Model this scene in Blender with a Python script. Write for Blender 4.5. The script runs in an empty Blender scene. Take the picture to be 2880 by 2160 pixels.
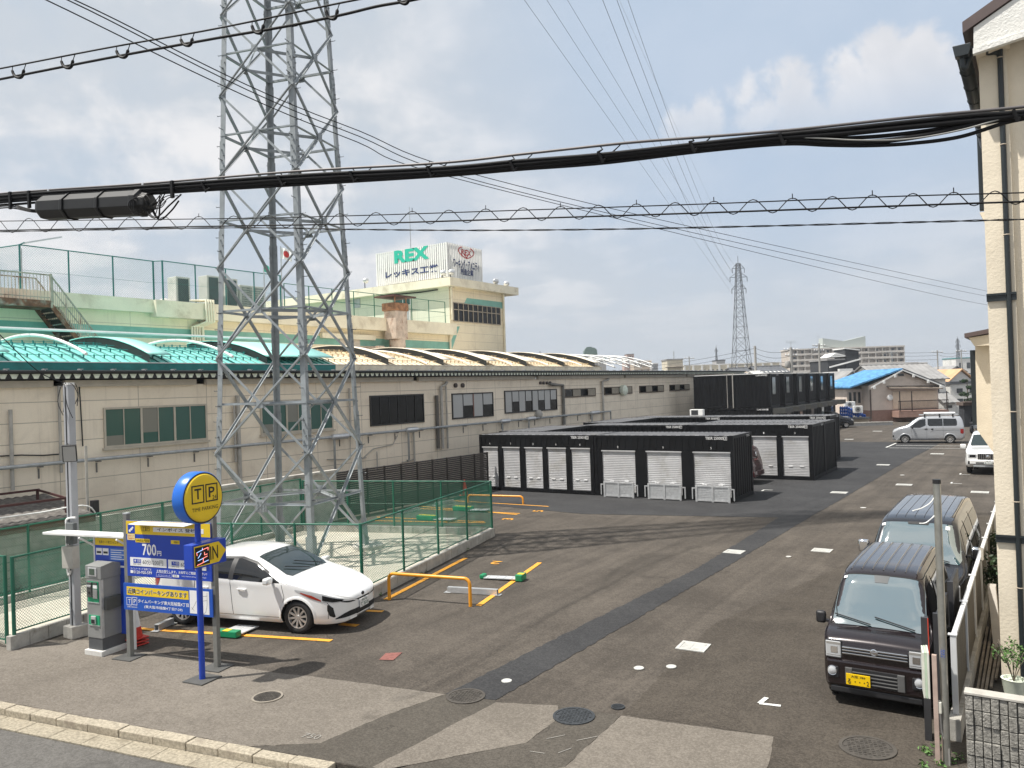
import bpy, bmesh, math, random
from mathutils import Vector, Matrix
R = math.radians
V = Vector
random.seed(7)
SC = bpy.context.scene
COL = SC.collection
# ------------------------------------------------------------------ camera
F, EYE = 2240.0, V((0, 0, 4.694))
AX_R = V((0.83280969, 0.55251797, -0.03393991))
AX_U = V((0.03171416, 0.01358841, 0.99940461))
AX_F = V((-0.5526502, 0.83339021, 0.00620609))
cam = bpy.data.cameras.new('camera')
cam.sensor_width = 36.0
cam.lens = F / 2880 * 36
cam.clip_start, cam.clip_end = 0.1, 6000
camo = bpy.data.objects.new('camera', cam)
COL.objects.link(camo)
mw = Matrix((AX_R, AX_U, -AX_F)).transposed().to_4x4()
mw.translation = EYE
camo.matrix_world = mw
SC.camera = camo
SC.view_settings.view_transform = 'Standard'
SC.view_settings.look = 'None'
SC.view_settings.gamma = 1
SC.view_settings.exposure = 0.5
SC.cycles.max_bounces = 6
SC.cycles.diffuse_bounces = 3
SC.cycles.glossy_bounces = 3
SC.cycles.transparent_max_bounces = 6
# ------------------------------------------------------------------ sun
SUN_EL, SUN_AZ = 63.0, 224.0          # azimuth clockwise from +Y
sd = V((math.sin(R(SUN_AZ)) * math.cos(R(SUN_EL)), math.cos(R(SUN_AZ)) * math.cos(R(SUN_EL)), math.sin(R(SUN_EL))))
sl = bpy.data.lights.new('sun', 'SUN')
sl.energy, sl.angle, sl.color = 4.3, R(0.8), (1.0, 0.955, 0.88)
so = bpy.data.objects.new('sun', sl)
so.rotation_euler = (-sd).to_track_quat('-Z', 'Y').to_euler()
COL.objects.link(so)
# ------------------------------------------------------------------ node helpers


class NT:
    def __init__(self, tree):
        self.t = tree
        tree.nodes.clear()

    def n(self, typ, **kw):
        nd = self.t.nodes.new('ShaderNode' + typ)
        for k, v in kw.items():
            if k[:2] == 'i_':
                nd.inputs[k[2:].replace('_', ' ')].default_value = v
            else:
                setattr(nd, k, v)
        return nd

    def l(self, a, b):
        self.t.links.new(a, b)

    def set(self, sock, v):
        if hasattr(v, 'is_linked') or hasattr(v, 'links'):
            self.l(v, sock)
        else:
            sock.default_value = v

    def math(self, op, a, b=0.0, c=None, clamp=False):
        nd = self.n('Math', operation=op, use_clamp=clamp)
        self.set(nd.inputs[0], a)
        self.set(nd.inputs[1], b)
        if c is not None:
            self.set(nd.inputs[2], c)
        return nd.outputs[0]

    def mix(self, f, a, b):
        nd = self.n('Mix', data_type='RGBA')
        self.set(nd.inputs[0], f)
        self.set(nd.inputs[6], a if not isinstance(a, tuple) else (*a[:3], 1))
        self.set(nd.inputs[7], b if not isinstance(b, tuple) else (*b[:3], 1))
        return nd.outputs[2]

    def noise(self, vec, scale, detail=4, rough=0.55, dist=0.0):
        nd = self.n('TexNoise')
        nd.inputs['Scale'].default_value = scale
        nd.inputs['Detail'].default_value = detail
        nd.inputs['Roughness'].default_value = rough
        nd.inputs['Distortion'].default_value = dist
        if vec is not None:
            self.l(vec, nd.inputs['Vector'])
        return nd.outputs[0]

    def sstep(self, v, a, b, lo=0.0, hi=1.0):
        nd = self.n('MapRange', interpolation_type='SMOOTHSTEP')
        self.set(nd.inputs['Value'], v)
        for k, x in (('From Min', a), ('From Max', b), ('To Min', lo), ('To Max', hi)):
            nd.inputs[k].default_value = x
        return nd.outputs[0]

    def vmath(self, op, a, b=None, s=None):
        nd = self.n('VectorMath', operation=op)
        self.set(nd.inputs[0], a)
        if b is not None:
            self.set(nd.inputs[1], b)
        if s is not None:
            self.set(nd.inputs['Scale'], s)
        return nd.outputs[1] if op in ('DOT_PRODUCT', 'LENGTH', 'DISTANCE') else nd.outputs[0]


# ------------------------------------------------------------------ sky: physical sky with broken hazy cloud, all laid out by world direction
wd = bpy.data.worlds.new('World')
SC.world = wd
wd.use_nodes = True
w = NT(wd.node_tree)
sky = w.n('TexSky', sky_type='NISHITA', sun_disc=False)
sky.sun_elevation, sky.sun_rotation = R(SUN_EL), R(SUN_AZ)
sky.air_density, sky.dust_density, sky.ozone_density = 1.0, 1.2, 1.0
tc = w.n('TexCoord').outputs['Generated']
sep = w.n('SeparateXYZ')
w.l(tc, sep.inputs[0])
den = w.math('ADD', w.math('MAXIMUM', sep.outputs[2], 0.0), 0.10)
cv = w.n('CombineXYZ')
w.l(w.math('DIVIDE', sep.outputs[0], den), cv.inputs[0])
w.l(w.math('DIVIDE', sep.outputs[1], den), cv.inputs[1])
cv.inputs[2].default_value = 3.1
n1 = w.noise(cv.outputs[0], 0.62, 6, 0.52, 0.25)
n2 = w.noise(cv.outputs[0], 1.7, 5, 0.55, 0.2)
n3 = w.noise(tc, 9.0, 7, 0.6, 0.15)
veil = w.sstep(w.math('ADD', n1, w.math('MULTIPLY', w.math('SUBTRACT', n3, 0.5), 0.55)), 0.30, 0.52)
# cumulus bank low in the north (world directions), crisp upper outline


def wray(x, y):
    return (AX_F + AX_R * ((x - 1440) / F) - AX_U * ((y - 1080) / F)).normalized()


best = None
for (bx, by, br) in ((2205, 225, 52), (2250, 280, 70), (2390, 200, 62), (2480, 150, 78), (2570, 175, 95), (2660, 215, 80), (2520, 265, 125), (2400, 300, 110), (2090, 275, 40),
                     (2770, 280, 110), (2900, 270, 150), (2640, 330, 150), (2130, 340, 70), (1980, 330, 60), (1930, 360, 70), (2280, 370, 120)):
    c = wray(bx, by)
    dd = w.vmath('DISTANCE', tc, tuple(c))
    v = w.math('SUBTRACT', br / F, dd)
    best = v if best is None else w.math('MAXIMUM', best, v)
edge = w.math('ADD', best, w.math('MULTIPLY', w.math('SUBTRACT', w.noise(tc, 22.0, 8, 0.62, 0.2), 0.5), 0.085))
cum = w.math('MULTIPLY', w.sstep(edge, -0.005, 0.020), w.sstep(sep.outputs[2], 0.24, 0.36))
shade = w.sstep(w.math('ADD', w.noise(tc, 7.0, 6, 0.6, 0.3), w.math('MULTIPLY', w.math('SUBTRACT', sep.outputs[2], 0.33), 0.9)), 0.36, 0.68)
cumcol = w.mix(shade, (6.7, 6.85, 7.25), (8.7, 8.6, 8.7))
veilcol = w.mix(w.sstep(w.math('ADD', n2, w.math('MULTIPLY', w.math('SUBTRACT', n3, 0.5), 0.55)), 0.40, 0.66), (5.6, 6.05, 6.6), (8.3, 8.2, 8.25))
thin = w.mix(0.92, w.vmath('SCALE', sky.outputs[0], s=0.92), (5.25, 5.95, 6.8))
# clear blue patch toward the right of the view
bl = w.sstep(w.vmath('DISTANCE', tc, tuple(wray(2250, -80))), 0.16, 0.55)
blue = w.mix(bl, (4.5, 5.5, 6.9), thin)
col = w.mix(w.math('MULTIPLY', w.math('MULTIPLY', veil, 0.9), w.math('MAXIMUM', bl, 0.12)), blue, veilcol)
col = w.mix(cum, col, cumcol)
hz = w.sstep(sep.outputs[2], 0.0, 0.20)
col = w.mix(hz, (5.5, 5.95, 6.5), col)
bg = w.n('Background')
bg.inputs['Strength'].default_value = 0.078
w.l(col, bg.inputs['Color'])
wo = w.n('OutputWorld')
w.l(bg.outputs[0], wo.inputs['Surface'])

# ------------------------------------------------------------------ materials
MATS = {}


def mat(name, col, rough=0.6, metal=0.0, var=0.12, vs=3.0, bump=0.0, bs=30.0, coat=0.0, spec=0.5, dirt=None, dirts=1.2, emit=0.0):
    if name in MATS:
        return MATS[name]
    m = bpy.data.materials.new(name)
    m.use_nodes = True
    t = NT(m.node_tree)
    b = t.n('BsdfPrincipled')
    o = t.n('OutputMaterial')
    t.l(b.outputs[0], o.inputs[0])
    obj = t.n('TexCoord').outputs['Object']
    base = (*col, 1)
    if var > 0:
        nz = t.noise(obj, vs, 5, 0.6)
        k = t.sstep(nz, 0.3, 0.7)
        lo = tuple(c * (1 - var) for c in col)
        hi = tuple(min(1, c * (1 + var)) for c in col)
        cc = t.mix(k, lo, hi)
        if dirt:
            dn = t.sstep(t.noise(obj, dirts, 7, 0.65, 0.4), 0.5, 0.72)
            cc = t.mix(dn, cc, dirt)
        t.l(cc, b.inputs['Base Color'])
    else:
        b.inputs['Base Color'].default_value = base
    if bump:
        bn = t.n('Bump')
        bn.inputs['Strength'].default_value = bump
        bn.inputs['Distance'].default_value = 0.02
        t.l(t.noise(obj, bs, 5, 0.6), bn.inputs['Height'])
        t.l(bn.outputs[0], b.inputs['Normal'])
    b.inputs['Roughness'].default_value = rough
    b.inputs['Metallic'].default_value = metal
    b.inputs['Specular IOR Level'].default_value = spec
    if coat:
        b.inputs['Coat Weight'].default_value = coat
        b.inputs['Coat Roughness'].default_value = 0.04
    if emit:
        b.inputs['Emission Color'].default_value = base
        b.inputs['Emission Strength'].default_value = emit
    MATS[name] = m
    return m


def custom(name):
    m = bpy.data.materials.new(name)
    m.use_nodes = True
    t = NT(m.node_tree)
    b = t.n('BsdfPrincipled')
    o = t.n('OutputMaterial')
    t.l(b.outputs[0], o.inputs[0])
    MATS[name] = m
    return m, t, b


def asphalt(name, lo, hi, streak=0.0, speck=0.85, ang=0.0, stain=0.25):
    m, t, b = custom(name)
    obj = t.n('TexCoord').outputs['Object']
    fine = t.noise(obj, 60, 3, 0.7)
    mid = t.noise(obj, 7, 5, 0.6)
    big = t.noise(obj, 0.55, 6, 0.62, 0.6)
    f = t.math('ADD', t.math('MULTIPLY', t.math('SUBTRACT', fine, 0.5), speck), t.math('MULTIPLY', big, 0.75))
    f = t.math('ADD', f, t.math('MULTIPLY', t.math('SUBTRACT', mid, 0.5), 0.5))
    f = t.math('ADD', f, t.math('MULTIPLY', t.math('SUBTRACT', t.noise(obj, 24, 2, 0.75), 0.5), speck * 1.3))
    if streak:
        mp = t.n('Mapping')
        mp.inputs['Scale'].default_value = (2.6, 0.09, 1)
        mp.inputs['Rotation'].default_value = (0, 0, ang)
        t.l(obj, mp.inputs[0])
        f = t.math('ADD', f, t.math('MULTIPLY', t.math('SUBTRACT', t.noise(mp.outputs[0], 1.0, 4, 0.6, 0.2), 0.5), streak))
    c = t.mix(t.sstep(f, 0.1, 0.72), lo, hi)
    st = t.sstep(t.noise(obj, 1.1, 7, 0.68, 0.8), 0.60, 0.72)
    c = t.mix(t.math('MULTIPLY', st, stain), c, tuple(x * 0.55 for x in lo))
    # pale aggregate chips
    vo = t.n('TexVoronoi')
    vo.inputs['Scale'].default_value = 38
    t.l(obj, vo.inputs['Vector'])
    ch = t.math('MULTIPLY', t.math('LESS_THAN', vo.outputs['Distance'], 0.16), t.sstep(t.noise(obj, 31, 1), 0.55, 0.7))
    c = t.mix(t.math('MULTIPLY', ch, 0.45), c, tuple(min(1, x * 2.3) for x in hi))
    ve = t.n('TexVoronoi', feature='DISTANCE_TO_EDGE')
    ve.inputs['Scale'].default_value = 0.33
    wv = t.n('Mix', data_type='VECTOR')
    wv.inputs[0].default_value = 0.12
    t.l(obj, wv.inputs[4])
    nv = t.n('TexNoise')
    nv.inputs['Scale'].default_value = 2.2
    nv.inputs['Detail'].default_value = 5
    t.l(obj, nv.inputs['Vector'])
    t.l(t.vmath('SCALE', nv.outputs['Color'], s=6.0), wv.inputs[5])
    t.l(wv.outputs[1], ve.inputs['Vector'])
    ck = t.math('MULTIPLY', t.math('LESS_THAN', ve.outputs['Distance'], 0.0022), t.sstep(t.noise(obj, 0.35, 3), 0.48, 0.6))
    c = t.mix(t.math('MULTIPLY', ck, 0.55), c, tuple(x * 0.4 for x in lo))
    oil = t.math('MULTIPLY', t.sstep(t.noise(obj, 0.8, 2, 0.5), 0.66, 0.74), t.sstep(t.noise(obj, 6, 4), 0.35, 0.6))
    c = t.mix(t.math('MULTIPLY', oil, 0.45), c, tuple(x * 0.45 for x in lo))
    t.l(c, b.inputs['Base Color'])
    bn = t.n('Bump')
    bn.inputs['Strength'].default_value = 0.5
    bn.inputs['Distance'].default_value = 0.012
    t.l(fine, bn.inputs['Height'])
    t.l(bn.outputs[0], b.inputs['Normal'])
    b.inputs['Roughness'].default_value = 0.92
    b.inputs['Specular IOR Level'].default_value = 0.25
    return m


def panels(name, col, joint, bw, rh, axes='yz', off=0.0, mort=0.012, var=0.1, stain=(0.2, 0.17, 0.13), stainamt=0.35, rough=0.8, bump=0.0, bs=30, band=None, streak=True):
    """wall of cast panels: joints at real sizes, rain streaks, blotches"""
    m, t, b = custom(name)
    obj = t.n('TexCoord').outputs['Object']
    s = t.n('SeparateXYZ')
    t.l(obj, s.inputs[0])
    cb = t.n('CombineXYZ')
    idx = {'x': 0, 'y': 1, 'z': 2}
    t.l(s.outputs[idx[axes[0]]], cb.inputs[0])
    t.l(s.outputs[idx[axes[1]]], cb.inputs[1])
    br = t.n('TexBrick')
    br.offset = off
    br.inputs['Scale'].default_value = 1
    br.inputs['Brick Width'].default_value = bw
    br.inputs['Row Height'].default_value = rh
    br.inputs['Mortar Size'].default_value = mort
    br.inputs['Mortar Smooth'].default_value = 0.3
    br.inputs['Color1'].default_value = (*[c * (1 - var * 0.5) for c in col], 1)
    br.inputs['Color2'].default_value = (*[min(1, c * (1 + var * 0.5)) for c in col], 1)
    br.inputs['Mortar'].default_value = (*joint, 1)
    t.l(cb.outputs[0], br.inputs['Vector'])
    c = br.outputs['Color']
    if band:
        z0, z1, bc = band
        k = t.math('MULTIPLY', t.math('GREATER_THAN', s.outputs[2], z0), t.math('LESS_THAN', s.outputs[2], z1))
        c = t.mix(k, c, bc)
    bl = t.sstep(t.noise(obj, 0.8, 6, 0.65, 0.5), 0.45, 0.75)
    c = t.mix(t.math('MULTIPLY', bl, stainamt), c, stain)
    if streak:
        mp = t.n('Mapping')
        mp.inputs['Scale'].default_value = (3.2, 3.2, 0.12)
        t.l(obj, mp.inputs[0])
        sk = t.sstep(t.noise(mp.outputs[0], 1.5, 4, 0.7), 0.52, 0.78)
        c = t.mix(t.math('MULTIPLY', sk, stainamt * 0.8), c, tuple(x * 0.75 for x in stain))
    t.l(c, b.inputs['Base Color'])
    b.inputs['Roughness'].default_value = rough
    if bump:
        bn = t.n('Bump')
        bn.inputs['Strength'].default_value = bump
        bn.inputs['Distance'].default_value = 0.02
        t.l(t.noise(obj, bs, 4, 0.6), bn.inputs['Height'])
        t.l(bn.outputs[0], b.inputs['Normal'])
    return m


def glass(name, col=(0.02, 0.03, 0.035), rough=0.04, spec=0.8):
    if name in MATS:
        return MATS[name]
    m, t, b = custom(name)
    obj = t.n('TexCoord').outputs['Object']
    b.inputs['Base Color'].default_value = (*col, 1)
    b.inputs['Roughness'].default_value = rough
    b.inputs['IOR'].default_value = 1.5
    b.inputs['Specular IOR Level'].default_value = spec
    bn = t.n('Bump')
    bn.inputs['Strength'].default_value = 0.05
    bn.inputs['Distance'].default_value = 0.02
    t.l(t.noise(obj, 2.5, 2), bn.inputs['Height'])
    t.l(bn.outputs[0], b.inputs['Normal'])
    return m


# ------------------------------------------------------------------ geometry helpers


def ray(x, y):
    return AX_F + AX_R * ((x - 1440) / F) - AX_U * ((y - 1080) / F)


def gp(x, y, z=0.0):          # point of the photo on the level z
    d = ray(x, y)
    return EYE + d * ((z - EYE.z) / d.z)


def xp(x, y, X):              # ... on the wall plane X
    d = ray(x, y)
    return EYE + d * (X / d.x)


def yp(x, y, Y):
    d = ray(x, y)
    return EYE + d * (Y / d.y)


def dp(x, y, dist):
    return EYE + ray(x, y) * dist


def vp(x, y, p0, ang):        # ... on the vertical plane through p0 running at angle ang
    n = V((-math.sin(ang), math.cos(ang), 0))
    d = ray(x, y)
    return EYE + d * (n.dot(V((p0[0], p0[1], 0)) - EYE) / n.dot(d))


OFF = {}


class MB:
    def __init__(self):
        self.v, self.f = [], []

    def add(self, vs, fs):
        k = len(self.v)
        self.v += [tuple(p) for p in vs]
        self.f += [tuple(i + k for i in f) for f in fs]
        return self

    def poly(self, pts):
        return self.add(pts, [tuple(range(len(pts)))])

    def box(self, a, b):
        (x0, y0, z0), (x1, y1, z1) = [min(p, q) for p, q in zip(a, b)], [max(p, q) for p, q in zip(a, b)]
        return self.add([(x0, y0, z0), (x1, y0, z0), (x1, y1, z0), (x0, y1, z0), (x0, y0, z1), (x1, y0, z1), (x1, y1, z1), (x0, y1, z1)],
                        [(3, 2, 1, 0), (4, 5, 6, 7), (0, 1, 5, 4), (1, 2, 6, 5), (2, 3, 7, 6), (3, 0, 4, 7)])

    def cbox(self, c, s):
        return self.box([c[i] - s[i] / 2 for i in range(3)], [c[i] + s[i] / 2 for i in range(3)])

    def obox(self, o, x, y, z):
        """box from corner o along the edge vectors x, y, z"""
        o, x, y, z = V(o), V(x), V(y), V(z)
        if x.cross(y).dot(z) < 0:
            x, y = y, x
        return self.add([o, o + x, o + x + y, o + y, o + z, o + x + z, o + x + y + z, o + y + z],
                        [(3, 2, 1, 0), (4, 5, 6, 7), (0, 1, 5, 4), (1, 2, 6, 5), (2, 3, 7, 6), (3, 0, 4, 7)])

    def bar(self, p, q, wd, ht=None, up=(0, 0, 1)):
        p, q = V(p), V(q)
        ht = ht or wd
        d = (q - p).normalized()
        u = V(up)
        if abs(d.dot(u)) > 0.98:
            u = V((1, 0, 0))
        s = d.cross(u).normalized()
        u = s.cross(d)
        return self.obox(p - s * wd / 2 - u * ht / 2, s * wd, u * ht, q - p)

    def angle(self, p, q, wd, t, a, b):
        """L section from p to q with flanges along a and b"""
        p, q, a, b = V(p), V(q), V(a), V(b)
        d = (q - p).normalized()
        a = (a - d * a.dot(d)).normalized()
        b = (b - d * b.dot(d)).normalized()
        self.obox(p, a * wd, b * t, q - p)
        self.obox(p + b * t, a * t, b * (wd - t), q - p)
        return self

    def tube(self, pts, r, n=8, cap=True, closed=False):
        pts = [V(p) for p in pts]
        m = len(pts)
        rr = r if isinstance(r, (list, tuple)) else [r] * m
        prev = None
        rings = []
        for i, p in enumerate(pts):
            if closed:
                d = pts[(i + 1) % m] - pts[i - 1]
            else:
                d = (pts[min(i + 1, m - 1)] - pts[max(i - 1, 0)])
            d = d.normalized() if d.length > 1e-9 else V((0, 0, 1))
            if prev is None:
                u = V((0, 0, 1)) if abs(d.z) < 0.9 else V((1, 0, 0))
            else:
                u = prev
            s = d.cross(u)
            if s.length < 1e-6:
                s = d.cross(V((0, 1, 0)))
            s.normalize()
            u = s.cross(d)
            prev = u
            rings.append([p + (s * math.cos(2 * math.pi * k / n) + u * math.sin(2 * math.pi * k / n)) * rr[i] for k in range(n)])
        vs = [q for rg in rings for q in rg]
        fs = []
        last = m if closed else m - 1
        for i in range(last):
            j = (i + 1) % m
            for k in range(n):
                fs.append((i * n + k, i * n + (k + 1) % n, j * n + (k + 1) % n, j * n + k))
        if cap and not closed:
            fs.append(tuple(reversed(range(n))))
            fs.append(tuple(range((m - 1) * n, m * n)))
        return self.add(vs, fs)

    def lathe(self, prof, c=(0, 0, 0), n=24, axis='z', caps=True):
        vs, fs = [], []
        for (r, h) in prof:
            for k in range(n):
                a = 2 * math.pi * k / n
                x, y = r * math.cos(a), r * math.sin(a)
                p = {'z': (x, y, h), 'y': (x, h, -y), 'x': (h, x, y)}[axis]
                vs.append((c[0] + p[0], c[1] + p[1], c[2] + p[2]))
        for i in range(len(prof) - 1):
            for k in range(n):
                fs.append((i * n + k, i * n + (k + 1) % n, (i + 1) * n + (k + 1) % n, (i + 1) * n + k))
        if caps and prof[0][0] > 1e-6:
            fs.append(tuple(reversed(range(n))))
        if caps and prof[-1][0] > 1e-6:
            fs.append(tuple(range((len(prof) - 1) * n, len(prof) * n)))
        return self.add(vs, fs)

    def prism(self, pts, ext):
        """polygon pts (3d) swept along ext"""
        pts = [V(p) for p in pts]
        e = V(ext)
        n = len(pts)
        nrm = V((0, 0, 0))
        for i in range(n):
            nrm += (pts[i] - pts[0]).cross(pts[(i + 1) % n] - pts[0])
        if nrm.dot(e) > 0:
            pts.reverse()
        vs = pts + [p + e for p in pts]
        fs = [tuple(range(n)), tuple(reversed(range(n, 2 * n)))]
        fs += [(i, n + i, n + (i + 1) % n, (i + 1) % n) for i in range(n)]
        return self.add(vs, fs)

    def grid(self, rows):
        m = len(rows[0])
        return self.add([p for r in rows for p in r],
                        [(i * m + j, i * m + j + 1, (i + 1) * m + j + 1, (i + 1) * m + j) for i in range(len(rows) - 1) for j in range(m - 1)])

    def build(self, name, material, parent=None, smooth=None, bevel=0.0, sub=0, sol=0.0):
        me = bpy.data.meshes.new(name)
        off = OFF.get(parent.name, V((0, 0, 0))) if parent else V((0, 0, 0))
        me.from_pydata([(p[0] - off[0], p[1] - off[1], p[2] - off[2]) for p in self.v], [], self.f)
        me.materials.append(material)
        if smooth:
            me.polygons.foreach_set('use_smooth', [True] * len(me.polygons))
            if smooth < 170:
                me.set_sharp_from_angle(angle=R(smooth))
        me.update()
        o = bpy.data.objects.new(name, me)
        COL.objects.link(o)
        if parent:
            o.parent = parent
            OFF[o.name] = off
        if sol:
            md = o.modifiers.new('solidify', 'SOLIDIFY')
            md.thickness = sol
        if bevel:
            md = o.modifiers.new('bevel', 'BEVEL')
            md.width, md.segments, md.limit_method, md.angle_limit = bevel, 2, 'ANGLE', R(40)
        if sub:
            md = o.modifiers.new('subsurf', 'SUBSURF')
            md.levels = md.render_levels = sub
        return o


def tag(o, label, cat, group=None, kind=None):
    if label:
        o['label'] = label
    if cat:
        o['category'] = cat
    if group:
        o['group'] = group
    if kind:
        o['kind'] = kind
    return o


def thing(name, label, cat, loc=(0, 0, 0), rz=0.0, group=None, local=False):
    o = bpy.data.objects.new(name, None)
    o.empty_display_size = 0.3
    COL.objects.link(o)
    o.location = loc
    o.rotation_euler = (0, 0, rz)
    OFF[o.name] = V((0, 0, 0)) if local else V(loc)
    return tag(o, label, cat, group)


def single(mb, name, material, label, cat, group=None, base=None, **kw):
    """a thing that is one mesh, its origin at its base"""
    xs = [p[0] for p in mb.v]
    ys = [p[1] for p in mb.v]
    b = V(base) if base else V((sum(xs) / len(xs), sum(ys) / len(ys), min(p[2] for p in mb.v)))
    mb.v = [(p[0] - b.x, p[1] - b.y, p[2] - b.z) for p in mb.v]
    o = mb.build(name, material, **kw)
    o.location = b
    return tag(o, label, cat, group)


def dup(root, loc, rz=None, label=None, group=None):
    r = root.copy()
    COL.objects.link(r)
    r.location = loc
    if rz is not None:
        r.rotation_euler = (0, 0, rz)
    if label:
        r['label'] = label
    if group:
        r['group'] = group
    for ch in list(root.children):
        c = ch.copy()
        COL.objects.link(c)
        c.parent = r
        for g in list(ch.children):
            d = g.copy()
            COL.objects.link(d)
            d.parent = c
    return r


def txt(s, parent, material, O, Rv, U, wdt=None, hgt=None, name='lettering', bold=0.0, depth=0.002, center=False):
    """raised lettering: lower-left corner O, running along Rv, up along U, fitted to wdt x hgt"""
    cu = bpy.data.curves.new('tmp', 'FONT')
    cu.body = s
    cu.offset = bold
    cu.resolution_u = 2
    to = bpy.data.objects.new('tmp', cu)
    COL.objects.link(to)
    dg = bpy.context.evaluated_depsgraph_get()
    me = bpy.data.meshes.new_from_object(to.evaluated_get(dg))
    bpy.data.objects.remove(to)
    bpy.data.curves.remove(cu)
    xs = [v.co.x for v in me.vertices]
    ys = [v.co.y for v in me.vertices]
    if not xs:
        return None
    x0, y0, ww, hh = min(xs), min(ys), max(xs) - min(xs), max(ys) - min(ys)
    ww, hh = max(ww, 1e-3), max(hh, 1e-3)
    sx = wdt / ww if wdt else hgt / hh
    sy = hgt / hh if hgt else sx
    O, Rv, U = V(O), V(Rv).normalized(), V(U).normalized()
    N = Rv.cross(U)
    if center:
        O = O - Rv * (ww * sx / 2)
    mb = MB()
    off = OFF.get(parent.name, V((0, 0, 0))) if parent else V((0, 0, 0))
    vs = [O + Rv * ((v.co.x - x0) * sx) + U * ((v.co.y - y0) * sy) + N * depth for v in me.vertices]
    mb.add(vs, [tuple(p.vertices) for p in me.polygons])
    bpy.data.meshes.remove(me)
    return mb.build(name, material, parent)


def lerp(a, b, t):
    return V(a) * (1 - t) + V(b) * t


def sag(a, b, s, n=16):
    """points of a hanging wire"""
    return [lerp(a, b, i / n) - V((0, 0, s * 4 * (i / n) * (1 - i / n))) for i in range(n + 1)]


def spline(pts, n=6):
    """Catmull-Rom through pts"""
    P = [V(p) for p in pts]
    out = []
    for i in range(len(P) - 1):
        a, b, c, d = P[max(i - 1, 0)], P[i], P[i + 1], P[min(i + 2, len(P) - 1)]
        for k in range(n):
            t = k / n
            out.append(0.5 * ((2 * b) + (c - a) * t + (2 * a - 5 * b + 4 * c - d) * t * t + (3 * b - a - 3 * c + d) * t ** 3))
    out.append(P[-1])
    return out


# common materials
GALV = mat('galvanised', (0.42, 0.44, 0.45), 0.5, 0.35, 0.14, 4)
BLACKP = mat('black_plastic', (0.018, 0.018, 0.02), 0.5, var=0.1)
CABLE = mat('cable_black', (0.006, 0.006, 0.007), 0.6, var=0.1, spec=0.25)
WHITE = mat('white_paint', (0.78, 0.78, 0.76), 0.5, var=0.05)
PLWHITE = mat('sign_white', (0.8, 0.8, 0.8), 0.4, var=0.0)
ALU = mat('aluminium', (0.62, 0.63, 0.64), 0.38, 0.6, 0.08, 6)
GREENP = mat('fence_green', (0.012, 0.125, 0.075), 0.45, var=0.12)
GREENW = mat('fence_wire_green', (0.025, 0.17, 0.105), 0.5, var=0.1)
BLUE = mat('sign_blue', (0.012, 0.055, 0.42), 0.35, var=0.04)
YELL = mat('sign_yellow', (0.80, 0.56, 0.02), 0.38, var=0.04)
NAVY = mat('letter_navy', (0.012, 0.02, 0.045), 0.5, var=0)
CONC = mat('concrete', (0.46, 0.44, 0.40), 0.9, var=0.12, vs=5, bump=0.2, bs=60, dirt=(0.28, 0.26, 0.23))
CHROME = mat('chrome', (0.75, 0.76, 0.78), 0.08, 1.0, 0)
# ================================================================== ground, lot, road


def struct(mb, name, material, **kw):
    o = mb.build(name, material, **kw)
    o['kind'] = 'structure'
    return o


CITY = mat('city_ground', (0.16, 0.155, 0.145), 0.95, var=0.25, vs=0.05)
LOT = asphalt('lot_asphalt', (0.055, 0.0475, 0.040), (0.122, 0.105, 0.088), streak=0.55, ang=0.0)
APRON = asphalt('apron_asphalt', (0.130, 0.114, 0.096), (0.218, 0.194, 0.165), streak=0.12, stain=0.2)
FRESH = asphalt('fresh_asphalt', (0.032, 0.032, 0.034), (0.060, 0.060, 0.061), stain=0.1)
TRENCH = asphalt('trench_asphalt', (0.062, 0.055, 0.046), (0.108, 0.096, 0.081), stain=0.2)
DARKLOT = asphalt('dark_asphalt', (0.046, 0.039, 0.032), (0.096, 0.082, 0.067), streak=0.3)
ROAD = asphalt('road_asphalt', (0.090, 0.085, 0.079), (0.150, 0.143, 0.133), stain=0.3)
GRAN = mat('kerb_granite', (0.37, 0.325, 0.25), 0.9, var=0.28, vs=26, bump=0.5, bs=70, dirt=(0.26, 0.22, 0.17), dirts=3)
GUTT = mat('gutter_concrete', (0.33, 0.29, 0.22), 0.95, var=0.3, vs=22, bump=0.6, bs=55, dirt=(0.22, 0.19, 0.14), dirts=2.5)
PAINTY = mat('paint_yellow', (0.78, 0.36, 0.035), 0.7, var=0.12, vs=12, dirt=(0.45, 0.22, 0.05), dirts=6)
PAINTW = mat('paint_white', (0.64, 0.64, 0.61), 0.7, var=0.1, vs=12, dirt=(0.4, 0.39, 0.36), dirts=5)

struct(MB().poly([(-1500, -300, -0.12), (1500, -300, -0.12), (1500, 1800, -0.12), (-1500, 1800, -0.12)]), 'ground', CITY)
KS = (7.12 - 5.99) / (-7.89 + 13.95)


def kerb_y(x):
    return 5.99 + (x + 13.95) * KS


struct(MB().prism([(-40, kerb_y(-40), 0), (14, kerb_y(14), 0), (14, 130, 0), (-40, 130, 0)], (0, 0, -0.119)), 'parking_lot', LOT)
struct(MB().poly([(-60, kerb_y(-60) - 0.5, -0.116), (-60, kerb_y(-60) - 9, -0.116), (40, kerb_y(40) - 9, -0.116), (40, kerb_y(40) - 0.5, -0.116)]), 'road', ROAD)
ka = math.atan(KS)
kd, kn = V((math.cos(ka), math.sin(ka), 0)), V((math.sin(ka), -math.cos(ka), 0))
k0 = V((-13.95, 5.99, 0))
mb = MB()
s = -16.0
while s < 6.3:
    ln = random.uniform(0.55, 0.68)
    o = k0 + kd * s + V((0, 0, random.uniform(0.006, 0.02)))
    mb.obox(o - V((0, 0, 0.13)), kd * (ln - 0.012), kn * (0.20 + random.uniform(-0.006, 0.006)), V((0, 0, 0.13)))
    s += ln
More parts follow.
